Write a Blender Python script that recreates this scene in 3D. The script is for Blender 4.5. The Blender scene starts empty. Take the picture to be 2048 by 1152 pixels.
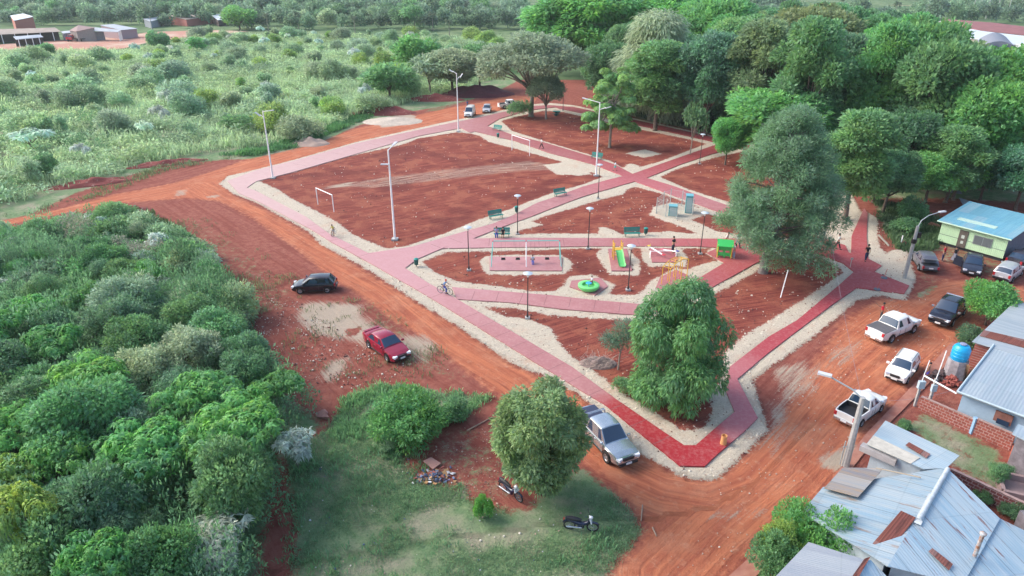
import bpy, bmesh, math, random
import numpy as np
from mathutils import Vector, Matrix, geometry as mgeo
R = math.radians
sc = bpy.context.scene
COL = sc.collection
# ------------------------------------------------------------------ camera, sky, sun, exposure
CAM_H = 27.0; TILT = R(25.05); FPX = 1365.0
cd = bpy.data.cameras.new('camera'); cam = bpy.data.objects.new('camera', cd); COL.objects.link(cam)
cam.location = (0, 0, CAM_H); cam.rotation_euler = (R(90) - TILT, 0, 0)
cd.sensor_width = 36; cd.lens = 36 * FPX / 2048; cd.clip_end = 6000; cd.clip_start = 0.5
sc.camera = cam
w = bpy.data.worlds.new('World'); sc.world = w; w.use_nodes = True
nt = w.node_tree; bg = nt.nodes['Background']
sky = nt.nodes.new('ShaderNodeTexSky'); sky.sky_type = 'NISHITA'; sky.sun_disc = False
SUN_EL = R(38); SUN_AZ = R(-75)
sky.sun_elevation = SUN_EL; sky.sun_rotation = SUN_AZ; sky.air_density = 1.0; sky.dust_density = 2.8; sky.ozone_density = 1.0
nt.links.new(sky.outputs[0], bg.inputs[0]); bg.inputs[1].default_value = 0.15
sl = bpy.data.lights.new('sun', 'SUN'); sl.energy = 1.35; sl.angle = R(35); sl.color = (1, .94, .87)
so = bpy.data.objects.new('sun', sl); COL.objects.link(so)
sdir = Vector((math.sin(SUN_AZ) * math.cos(SUN_EL), math.cos(SUN_AZ) * math.cos(SUN_EL), math.sin(SUN_EL)))
so.rotation_euler = sdir.to_track_quat('Z', 'Y').to_euler(); so.location = (0, 0, 60)
sc.view_settings.view_transform = 'Standard'; sc.view_settings.look = 'None'
sc.view_settings.exposure = 1.15; sc.view_settings.gamma = 1
sc.render.engine = 'CYCLES'

# ------------------------------------------------------------------ helpers
CT, ST = math.cos(TILT), math.sin(TILT)
def G(px, py, z=0.0):
    v = (py - 576) / FPX; u = (px - 1024) / FPX
    t = (CAM_H - z) / (ST + v * CT)
    return Vector((u * t, (CT - v * ST) * t, z))
def HT(px, pyb, pyt):
    b = G(px, pyb); v = (pyt - 576) / FPX
    return CAM_H + b.y * (ST + v * CT) / (v * ST - CT)
def G2(p): q = G(p[0], p[1]); return (q.x, q.y)
def heading(a, b):
    A = G(*a); B = G(*b); return math.atan2(B.y - A.y, B.x - A.x)

_m = {}
def N(nt, t, **k):
    n = nt.nodes.new(t)
    for a, b in k.items(): setattr(n, a, b)
    return n
def L(nt, a, b): nt.links.new(a, b)
def c4(c): return (c[0], c[1], c[2], 1)
def mat(name, col=(.5, .5, .5), rough=.6, metal=0, var=.0, vscale=3.0, bump=0, bscale=20, coat=0, spec=.5, emit=None, col2=None, thr=None, wave=None, alpha=1):
    if name in _m: return _m[name]
    m = bpy.data.materials.new(name); m.use_nodes = True; nt = m.node_tree; b = nt.nodes['Principled BSDF']
    b.inputs['Base Color'].default_value = c4(col); b.inputs['Roughness'].default_value = rough; b.inputs['Metallic'].default_value = metal
    b.inputs['Coat Weight'].default_value = coat; b.inputs['Specular IOR Level'].default_value = spec; b.inputs['Alpha'].default_value = alpha
    tc = N(nt, 'ShaderNodeTexCoord')
    if var or col2:
        n = N(nt, 'ShaderNodeTexNoise'); n.inputs['Scale'].default_value = vscale; n.inputs['Detail'].default_value = 6; n.inputs['Roughness'].default_value = .65
        L(nt, tc.outputs['Object'], n.inputs['Vector'])
        r = N(nt, 'ShaderNodeMapRange')
        t0, t1 = thr or (.35, .65)
        r.inputs[1].default_value = t0; r.inputs[2].default_value = t1
        L(nt, n.outputs[0], r.inputs[0])
        mx = N(nt, 'ShaderNodeMix', data_type='RGBA')
        c2 = col2 or tuple(min(1, c * (1 - var)) for c in col)
        mx.inputs[6].default_value = c4(col); mx.inputs[7].default_value = c4(c2)
        L(nt, r.outputs[0], mx.inputs[0]); L(nt, mx.outputs[2], b.inputs['Base Color'])
    if bump or wave:
        bp = N(nt, 'ShaderNodeBump')
        if wave:
            wv = N(nt, 'ShaderNodeTexWave'); wv.bands_direction = wave[0]; wv.inputs['Scale'].default_value = wave[1]; wv.inputs['Distortion'].default_value = .05
            L(nt, tc.outputs['Object'], wv.inputs['Vector']); L(nt, wv.outputs['Fac'], bp.inputs['Height']); bp.inputs['Distance'].default_value = wave[2]; bp.inputs['Strength'].default_value = .8
        else:
            n2 = N(nt, 'ShaderNodeTexNoise'); n2.inputs['Scale'].default_value = bscale; n2.inputs['Detail'].default_value = 4
            L(nt, tc.outputs['Object'], n2.inputs['Vector']); L(nt, n2.outputs[0], bp.inputs['Height']); bp.inputs['Distance'].default_value = bump; bp.inputs['Strength'].default_value = .7
        L(nt, bp.outputs[0], b.inputs['Normal'])
    if emit: b.inputs['Emission Color'].default_value = c4(emit); b.inputs['Emission Strength'].default_value = 1
    _m[name] = m; return m

class MB:
    def __init__(s): s.v = []; s.f = []; s.mi = []; s.cur = 0
    def add(s, vs, fs):
        o = len(s.v); s.v += [tuple(p) for p in vs]
        for f in fs: s.f.append([i + o for i in f]); s.mi.append(s.cur)
        return s
    def box(s, c, d, rz=0, ry=0, rx=0, taper=1.0):
        M = Matrix.Rotation(rz, 3, 'Z') @ Matrix.Rotation(ry, 3, 'Y') @ Matrix.Rotation(rx, 3, 'X')
        vs = []
        for z in (-.5, .5):
            k = taper if z > 0 else 1
            for x, y in ((-.5, -.5), (.5, -.5), (.5, .5), (-.5, .5)):
                vs.append(Vector(c) + M @ Vector((x * d[0] * k, y * d[1] * k, z * d[2])))
        return s.add(vs, [(3, 2, 1, 0), (4, 5, 6, 7), (0, 1, 5, 4), (1, 2, 6, 5), (2, 3, 7, 6), (3, 0, 4, 7)])
    def tube(s, pts, rs, n=8, cap=True):
        pts = [Vector(p) for p in pts]
        if not hasattr(rs, '__len__'): rs = [rs] * len(pts)
        vs = []; fs = []
        for i, p in enumerate(pts):
            d = (pts[min(i + 1, len(pts) - 1)] - pts[max(i - 1, 0)]).normalized()
            a = d.orthogonal().normalized() if i == 0 else (a - d * a.dot(d)).normalized()
            b = d.cross(a)
            for k in range(n):
                t = 2 * math.pi * k / n; vs.append(p + (a * math.cos(t) + b * math.sin(t)) * rs[i])
        for i in range(len(pts) - 1):
            for k in range(n):
                k2 = (k + 1) % n; fs.append((i * n + k, i * n + k2, (i + 1) * n + k2, (i + 1) * n + k))
        if cap: fs.append(tuple(range(n - 1, -1, -1))); fs.append(tuple(range((len(pts) - 1) * n, len(pts) * n)))
        return s.add(vs, fs)
    def cyl(s, p0, p1, r0, r1=None, n=10): return s.tube([p0, p1], [r0, r0 if r1 is None else r1], n)
    def lathe(s, prof, c=(0, 0, 0), n=16):
        vs = []; fs = []
        for r, z in prof:
            for k in range(n):
                t = 2 * math.pi * k / n; vs.append((c[0] + r * math.cos(t), c[1] + r * math.sin(t), c[2] + z))
        for i in range(len(prof) - 1):
            for k in range(n):
                k2 = (k + 1) % n; fs.append((i * n + k, i * n + k2, (i + 1) * n + k2, (i + 1) * n + k))
        return s.add(vs, fs)
    def ball(s, c, r, n=10, sc=(1, 1, 1)):
        vs = []; m = n // 2
        for i in range(m + 1):
            a = math.pi * i / m
            for k in range(n):
                t = 2 * math.pi * k / n
                vs.append((c[0] + r * sc[0] * math.sin(a) * math.cos(t), c[1] + r * sc[1] * math.sin(a) * math.sin(t), c[2] + r * sc[2] * math.cos(a)))
        fs = []
        for i in range(m):
            for k in range(n):
                k2 = (k + 1) % n; fs.append((i * n + k, (i + 1) * n + k, (i + 1) * n + k2, i * n + k2))
        return s.add(vs, fs)
    def prism(s, poly, z0, z1):
        n = len(poly); A = sum(poly[i][0] * poly[(i + 1) % n][1] - poly[(i + 1) % n][0] * poly[i][1] for i in range(n))
        if A < 0: poly = poly[::-1]
        vs = [(p[0], p[1], z0) for p in poly] + [(p[0], p[1], z1) for p in poly]
        return s.add(vs, [tuple(range(n - 1, -1, -1)), tuple(range(n, 2 * n))] + [(i, (i + 1) % n, (i + 1) % n + n, i + n) for i in range(n)])
    def slab(s, q, th):   # a thick sheet on any polygon of 3D points (top faces up)
        q = [Vector(p) for p in q]; nn = (q[1] - q[0]).cross(q[2] - q[1])
        if nn.z < 0: q = q[::-1]
        n = len(q); vs = q + [p - Vector((0, 0, th)) for p in q]
        return s.add(vs, [tuple(range(n)), tuple(range(2 * n - 1, n - 1, -1))] + [((i + 1) % n, i, i + n, (i + 1) % n + n) for i in range(n)])
    def build(s, name, m, parent=None, loc=None, smooth=None, rz=0):
        me = bpy.data.meshes.new(name); me.from_pydata(s.v, [], s.f)
        for x in (m if isinstance(m, (list, tuple)) else [m]): me.materials.append(x)
        if any(s.mi): me.polygons.foreach_set('material_index', s.mi)
        me.update()
        if smooth is not None:
            me.polygons.foreach_set('use_smooth', [True] * len(me.polygons)); me.set_sharp_from_angle(angle=R(smooth))
        o = bpy.data.objects.new(name, me); COL.objects.link(o)
        if parent: o.parent = parent
        if loc is not None: o.location = loc
        o.rotation_euler.z = rz
        return o
def tag(o, label=None, cat=None, group=None, kind=None):
    if label: o['label'] = label
    if cat: o['category'] = cat
    if group: o['group'] = group
    if kind: o['kind'] = kind
    return o
def thing(name, label, cat, loc=(0, 0, 0), rz=0, group=None):
    o = bpy.data.objects.new(name, None); COL.objects.link(o); o.location = loc; o.rotation_euler = (0, 0, rz); o.empty_display_size = .3
    return tag(o, label, cat, group)
def kids(o): return [c for c in bpy.data.objects if c.parent == o]
def copy_tree(o, parent=None, ch=None):
    c = o.copy(); COL.objects.link(c)
    c.parent = parent
    for k in (ch[o.name] if ch else kids(o)): copy_tree(k, c, None)
    return c
def qmesh(name, V, mats, attrs=None, F=None):
    """V: (nq,4,3) array of quads -> mesh ; attrs: dict name->(nq,) floats per face (written per point)"""
    me = bpy.data.meshes.new(name)
    if F is None:
        nq = V.shape[0]; vs = V.reshape(-1, 3); idx = np.arange(nq * 4, dtype=np.int32)
    else:
        vs = V; idx = F.reshape(-1).astype(np.int32); nq = F.shape[0]
    me.vertices.add(len(vs)); me.vertices.foreach_set('co', vs.astype(np.float32).ravel())
    me.loops.add(nq * 4); me.loops.foreach_set('vertex_index', idx)
    me.polygons.add(nq); me.polygons.foreach_set('loop_start', np.arange(0, nq * 4, 4, dtype=np.int32))
    me.polygons.foreach_set('loop_total', np.full(nq, 4, dtype=np.int32))
    for m in mats: me.materials.append(m)
    for k, a in (attrs or {}).items():
        at = me.attributes.new(k, 'FLOAT', 'POINT')
        d = np.repeat(a, 4) if F is None else a
        at.data.foreach_set('value', d.astype(np.float32))
    me.update(calc_edges=True); return me

# ------------------------------------------------------------------ outlines traced on the ground (photo pixels -> metres)
def W2(pts): return [G2(p) for p in pts]
PATHS = dict(
 lower_left=[(455,363),(512,383),(612,435),(660,470),(737,508),(770,530),(857,568),(914,600),(1024,665),(1144,736),(1231,800),(1324,864),(1368,893),(1360,934),(1274,864),(1211,812),(1169,787),(1024,698),(887,613),(827,577),(802,563),(750,533),(662,485),(622,460),(512,402),(478,388)],
 upper_left=[(455,363),(512,342),(587,323),(712,288),(887,250),(952,237),(1024,221),(1062,213),(1100,211),(1112,215),(1060,221),(1000,238),(960,262),(940,266),(922,257),(837,273),(667,322),(587,345),(512,364),(478,388)],
 middle=[(737,508),(825,495),(920,467),(985,449),(1024,433),(1074,407),(1111,395),(1164,375),(1219,360),(1265,349),(1324,328),(1421,294),(1445,287),(1450,302),(1424,309),(1361,330),(1293,357),(1214,380),(1164,395),(1111,415),(1061,435),(1024,448),(957,474),(938,482),(887,497),(834,520),(810,538),(857,568),(780,540)],
 cross=[(922,257),(952,245),(1024,270),(1096,288),(1179,313),(1229,330),(1265,349),(1293,357),(1349,374),(1414,398),(1449,410),(1520,436),(1600,464),(1690,492),(1698,508),(1640,498),(1560,470),(1434,424),(1349,393),(1270,364),(1249,354),(1184,329),(1099,307),(1031,283)],
 upper_right=[(1100,211),(1149,215),(1199,226),(1294,246),(1424,275),(1500,292),(1500,302),(1424,284),(1349,267),(1274,251),(1194,233),(1119,218)],
 play=[(936,479),(1024,477),(1249,478),(1436,479),(1520,478),(1600,484),(1653,498),(1702,508),(1703,473),(1721,433),(1728,418),(1735,428),(1733,473),(1736,519),(1763,533),(1748,545),(1818,573),(1808,589),(1713,577),(1661,613),(1536,708),(1474,760),(1515,838),(1489,864),(1434,911),(1409,935),(1360,934),(1366,893),(1391,893),(1424,864),(1469,826),(1449,778),(1459,736),(1536,676),(1593,643),(1673,576),(1708,545),(1686,528),(1636,509),(1586,507),(1550,510),(1511,528),(1421,578),(1294,633),(1249,630),(1124,620),(1024,607),(914,600),(904,576),(1024,586),(1099,592),(1199,603),(1291,611),(1386,565),(1449,527),(1414,507),(1436,497),(1394,494),(1174,494),(1024,496),(887,498)],
)
PADS = dict(swing=[(979,515),(1124,515),(1124,543),(979,542)], slide=[(1216,499),(1254,499),(1264,543),(1223,543)],
 seesaw=[(1299,498),(1346,498),(1356,518),(1351,526),(1304,526)], merry=[(1143,563),(1200,557),(1216,574),(1190,592),(1139,575)],
 bars=[(1320,556),(1352,541),(1376,552),(1372,562),(1330,584),(1312,576)])
PARK = [(438,368),(455,352),(512,339),(587,320),(712,284),(880,246),(952,232),(1024,216),(1062,209),(1100,206),(1150,211),(1200,222),(1294,242),(1424,271),(1560,300),(1700,380),(1722,425),(1736,425),(1756,438),(1757,463),(1762,493),(1771,508),(1786,500),(1813,500),(1831,553),(1826,574),(1811,601),(1756,591),(1711,603),(1686,626),(1603,693),(1536,738),(1506,761),(1514,788),(1524,821),(1537,863),(1511,886),(1474,924),(1449,946),(1424,961),(1374,958),(1336,939),(1274,904),(1244,864),(1199,826),(1149,783),(1084,751),(1024,728),(974,693),(912,651),(837,606),(787,573),(749,548),(687,513),(642,490),(617,463),(560,432),(512,405),(470,390)]
BEDS = [
 [(520,363),(517,358),(544,348),(612,333),(712,310),(807,289),(837,277),(912,265),(940,267),(960,272),(977,284),(1024,296),(1086,313),(1124,324),(1104,333),(1114,348),(1164,352),(1184,344),(1206,354),(1164,370),(1111,384),(1061,402),(1024,417),(962,438),(887,468),(812,493),(774,497),(749,488),(707,470),(672,443),(634,423),(584,398),(557,380)],
 [(1002,242),(1031,234),(1086,222),(1124,224),(1199,241),(1274,258),(1374,278),(1414,288),(1396,294),(1324,322),(1279,335),(1244,335),(1220,322),(1174,308),(1106,288),(1024,262)],
 [(1321,355),(1349,340),(1424,317),(1500,300),(1640,380),(1640,470),(1520,425),(1421,393),(1374,378)],
 [(1270,374),(1324,388),(1399,415),(1360,420),(1306,415),(1299,430),(1336,443),(1399,469),(1336,463),(1244,469),(1221,458),(1199,453),(1196,468),(1086,467),(1029,470),(1034,463),(1089,450),(1061,443),(1094,432),(1174,408),(1209,398),(1249,388),(1254,380)],
 [(1384,440),(1414,428),(1520,455),(1600,475),(1500,474),(1434,463)],
 [(844,524),(894,505),(1000,503),(1190,497),(1420,497),(1410,508),(1437,520),(1416,526),(1340,548),(1300,562),(1290,578),(1272,590),(1226,590),(1130,570),(1110,583),(1060,583),(1000,573),(912,563),(870,545)],
 [(967,615),(1024,616),(1099,631),(1249,641),(1320,640),(1436,585),(1511,545),(1530,520),(1586,511),(1631,513),(1676,533),(1686,546),(1643,576),(1561,628),(1494,668),(1451,703),(1440,760),(1420,800),(1424,826),(1414,851),(1386,861),(1359,858),(1299,818),(1249,788),(1186,741),(1144,716),(1116,683),(1106,658),(1054,638),(1010,634)],
 [(1755,452),(1770,455),(1786,480),(1784,498),(1772,506),(1760,496),(1756,478)],
]
RINGS = [[(958,525),(969,513),(1024,510),(1124,511),(1144,523),(1144,538),(1124,550),(1024,551),(974,549)],
 [(1191,508),(1209,495),(1256,495),(1279,523),(1281,545),(1274,552),(1219,549),(1199,520)],
 [(1281,495),(1361,495),(1376,518),(1374,532),(1299,534),(1286,523)],
 [(1124,580),(1136,553),(1186,549),(1231,570),(1214,595),(1150,600)],
 [(1300,590),(1300,565),(1350,535),(1390,545),(1390,565),(1330,600)],
 [(1299,430),(1306,414),(1345,405),(1394,415),(1396,430),(1370,445),(1336,445)],
 [(1250,307),(1289,299),(1323,308),(1289,316)], [(1086,330),(1130,325),(1175,340),(1184,350),(1114,350)],
 [(1250,330),(1262,327),(1280,332),(1275,338),(1255,338)]]
ROADS = [
 [(-150,472),(0,443),(100,423),(225,390),(350,366),(425,343),(512,312),(612,293),(712,257),(837,230),(902,215),(962,205),(1020,190),(1075,195),(1060,214),(1024,217),(880,247),(712,285),(512,341),(440,368),(470,393),(560,436),(617,470),(687,517),(787,578),(912,653),(1024,730),(1149,785),(1244,866),(1336,942),(1400,962),(1449,950),(1511,890),(1560,840),(1600,760),(1690,640),(1760,600),(1830,600),(1880,560),(1950,560),(2048,575),(2060,600),(1990,610),(1950,650),(1911,680),(1811,785),(1733,865),(1698,910),(1656,965),(1606,1020),(1536,1075),(1449,1156),(1400,1220),(1180,1220),(1236,1130),(1274,1092),(1291,1060),(1274,1026),(1231,981),(1174,931),(1080,850),(999,791),(937,746),(862,683),(787,641),(737,600),(662,555),(595,498),(512,440),(440,402),(370,396),(225,408),(75,437),(-150,490)],
]
PALE = [([(592,612),(607,603),(640,600),(730,607),(735,640),(745,665),(735,692),(690,684),(625,672),(597,655),(588,635)],.98,1.3),([(735,640),(800,650),(880,690),(850,720),(740,690)],.42,1.0),
 ([(628,748),(650,722),(710,702),(700,738),(665,770),(640,768)],.85,.9), ([(750,228),(800,224),(835,232),(820,250),(760,256)],.9,.5),
 ([(640,372),(760,352),(900,335),(1060,318),(1180,340),(1050,345),(900,362),(740,380)],.62,1.4), ([(600,395),(640,385),(620,380),(700,365),(690,372)],.5,.8),
 ([(350,380),(380,378),(375,392),(345,393)],.75,.5),([(408,392),(445,388),(440,396),(410,397)],.75,.4),
 ([(770,690),(860,650),(900,700),(860,745),(780,740)],.42,1.0),([(1530,730),(1620,715),(1650,780),(1560,830)],.72,.9),
 ([(1390,1025),(1480,1010),(1540,1010),(1560,1030),(1480,1055),(1400,1045)],.6,.6),([(1630,915),(1710,880),(1720,920),(1680,945),(1640,940)],.95,.5),
 ([(1530,800),(1600,850),(1580,930),(1500,920)],.6,.9),([(1750,560),(1850,580),(1800,610),(1720,600)],.5,.8),([(690,660),(720,655),(715,668),(700,672)],-.9,.2),
 ([(1650,690),(1740,670),(1720,730),(1640,750)],.62,.8),([(560,300),(640,285),(640,296),(580,305)],.5,.5),
 ([(-80,300),(120,300),(120,318),(-80,318)],.35,1),([(1880,440),(1880,440),(1885,446),(1870,450)],.6,.6)]
GRASS = [
 ([(-700,96),(1180,96),(1060,150),(980,190),(900,210),(830,222),(720,250),(640,285),(560,305),(500,318),(440,320),(330,332),(250,354),(150,387),(60,430),(-400,520)],1,1.0),
 ([(-600,540),(60,452),(200,420),(290,425),(350,450),(420,520),(460,600),(480,680),(530,760),(590,800),(650,850),(600,880),(560,900),(540,1010),(520,1100),(500,1250),(-900,1300)],.95,1.0),
 ([(560,900),(650,860),(690,800),(800,765),(900,785),(990,792),(930,830),(830,850),(800,900),(830,960),(930,975),(960,1010),(1030,1020),(1060,1010),(1150,935),(1174,937),(1231,987),(1272,1032),(1287,1060),(1268,1093),(1234,1128),(1190,1220),(560,1300),(590,1100),(580,1000)],.86,.7),
 ([(1745,400),(1830,420),(1880,440),(1880,500),(1830,510),(1790,496),(1762,450)],.85,.7),
 ([(1805,850),(1845,822),(1940,868),(2010,905),(2000,960),(2048,1010),(1900,935)],.7,.5),
 ([(1150,100),(2300,100),(2300,420),(1900,400),(1740,400),(1560,300),(1420,268),(1270,238),(1200,200)],.75,1.5),
 ([(860,205),(900,188),(960,190),(985,180),(960,195),(880,222),(845,226)],.55,1.0),
 ([(790,870),(960,840),(1010,900),(1060,1010),(960,1040),(880,980)],.42,1.2),
 ([(300,440),(400,440),(480,480),(600,580),(590,620),(520,640),(420,520)],.40,1.2),
 ([(660,580),(760,600),(860,680),(960,760),(900,770),(800,740),(730,700),(740,640)],.43,1.2),
 ([(770,500),(860,475),(960,440),(990,430),(900,470),(800,495)],.55,.3),
 ([(1820,590),(1880,560),(1880,575),(1850,600)],.6,.4),([(1836,528),(1860,545),(1900,560),(1830,575)],.4,.4),
 ([(1870,480),(2010,520),(1990,560),(1870,520)],.5,.5),([(1260,330),(1330,300),(1330,310),(1270,340)],.35,.6),
]
CENTER = [[(-150,478),(0,449),(100,428),(225,398),(350,372),(512,328),(712,268),(900,225),(1020,200)],
 [(390,370),(560,465),(760,580),(900,690),(1024,765),(1130,850),(1230,930),(1330,975),(1420,990),(1500,960),(1600,850),(1700,730),(1800,650),(1900,590),(2048,560)],
 [(1330,1152),(1420,1060),(1560,940),(1700,800),(1860,670)]]

def sdf(poly, P, pad=3.0):
    """signed distance, positive inside, only worked out near the outline"""
    A = np.array(poly); out = np.full(len(P), -9.0)
    lo = A.min(0) - pad; hi = A.max(0) + pad
    sel = np.where((P[:, 0] > lo[0]) & (P[:, 0] < hi[0]) & (P[:, 1] > lo[1]) & (P[:, 1] < hi[1]))[0]
    if not len(sel): return out
    Q = P[sel]; d2 = np.full(len(Q), 1e9); ins = np.zeros(len(Q), bool)
    for i in range(len(A)):
        a = A[i]; b = A[(i + 1) % len(A)]; e = b - a; l2 = e @ e
        if l2 < 1e-9: continue
        t = np.clip(((Q - a) @ e) / l2, 0, 1); dd = Q - a - t[:, None] * e
        d2 = np.minimum(d2, (dd ** 2).sum(1))
        c = ((a[1] > Q[:, 1]) != (b[1] > Q[:, 1]))
        with np.errstate(divide='ignore', invalid='ignore'):
            xx = (b[0] - a[0]) * (Q[:, 1] - a[1]) / (b[1] - a[1]) + a[0]
        ins ^= c & (Q[:, 0] < xx)
    d = np.sqrt(d2); out[sel] = np.where(ins, d, -d); return out
def linec(lines, P):
    best = np.full(len(P), 1e9); u = np.zeros(len(P)); s = np.zeros(len(P)); base = 0
    for ln in lines:
        A = np.array(W2(ln)); acc = base
        for i in range(len(A) - 1):
            a, b = A[i], A[i + 1]; e = b - a; l = math.hypot(*e)
            t = np.clip(((P - a) @ e) / (l * l), 0, 1); dd = P - a - t[:, None] * e; d = (dd ** 2).sum(1)
            k = d < best; best = np.where(k, d, best)
            cr = (e[0] * dd[:, 1] - e[1] * dd[:, 0]) / l
            u = np.where(k, np.sign(cr) * np.sqrt(d), u); s = np.where(k, acc + t * l, s); acc += l
        base += 500
    return u, s
def soft(sd, w): return np.clip(.5 + sd / (2 * w), 0, 1)
rng = np.random.default_rng(7)
def lumps(P, scale, seed):
    r = np.random.default_rng(seed); z = np.zeros(len(P))
    for k in range(10):
        a = r.uniform(0, 2 * math.pi); f = scale * r.uniform(.5, 2.2); z += np.sin((P[:, 0] * math.cos(a) + P[:, 1] * math.sin(a)) * f + r.uniform(0, 6.3)) / 10
    return z
DX = .4; X0, X1, Y0, Y1 = -116, 116, 12, 190
nx = int((X1 - X0) / DX) + 1; ny = int((Y1 - Y0) / DX) + 1
gx, gy = np.meshgrid(np.linspace(X0, X1, nx), np.linspace(Y0, Y1, ny)); P = np.stack([gx.ravel(), gy.ravel()], 1)
park = sdf(W2(PARK), P); bed = np.max([sdf(W2(b), P) for b in BEDS], 0); ring = np.max([sdf(W2(b), P) for b in RINGS], 0)
bed = np.minimum(bed, -ring)
pathd = np.max([sdf(W2(p), P) for p in list(PATHS.values()) + list(PADS.values())], 0)
gravel = np.minimum(park, -bed); gravel = np.maximum(gravel, pathd)
road = np.max([sdf(W2(r), P) for r in ROADS], 0)
pale = np.zeros(len(P))
for pl, amt, ww in PALE:
    pale = pale + amt * soft(sdf(W2(pl), P), ww) * (1 if amt > 0 else 1)
grass = np.zeros(len(P))
for pl, amt, ww in GRASS: grass = np.maximum(grass, amt * soft(sdf(W2(pl), P), ww))
su, ss = linec(CENTER, P)
su2, ss2 = linec([[(380,430),(700,388),(950,345),(1300,318),(1600,300)]], P)
su = np.where(park > 0, su2, su); ss = np.where(park > 0, ss2, ss)
far = np.zeros(len(P))
z = lumps(P, 2.2, 1) * .03 + lumps(P, .5, 2) * .04
z = np.where(gravel > 0, .05 + lumps(P, 6, 3) * .02, z)
z = np.where((road > 0), lumps(P, 1, 5) * .03 + np.sin(su * 4) * .012, z)
z = np.where(pathd > -.15, .0, z)
gmask = np.where(gravel > -3, gravel, -3); bedin = (park > 0)
attrs = dict(gravel=soft(gravel, .5), road=soft(road, 1.1), pale=np.clip(pale, 0, 1), grass=np.where(park > 0, grass * .5 * (bed > 0), grass), bed=soft(np.where(park > 0, bed, -9), .8), su=su, ss=ss, far=far)
fi = (np.arange(ny - 1)[:, None] * nx + np.arange(nx - 1)[None, :]).ravel()
F = np.stack([fi, fi + 1, fi + nx + 1, fi + nx], 1)
gc = gravel[F].mean(1); rc = road[F].mean(1); gg = attrs['grass'][F].mean(1)
cls = np.where(gc > 0, 1, np.where((rc > 0) & (park[F].mean(1) < 0), 2, np.where(gg > .5, 3, 0)))

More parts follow.
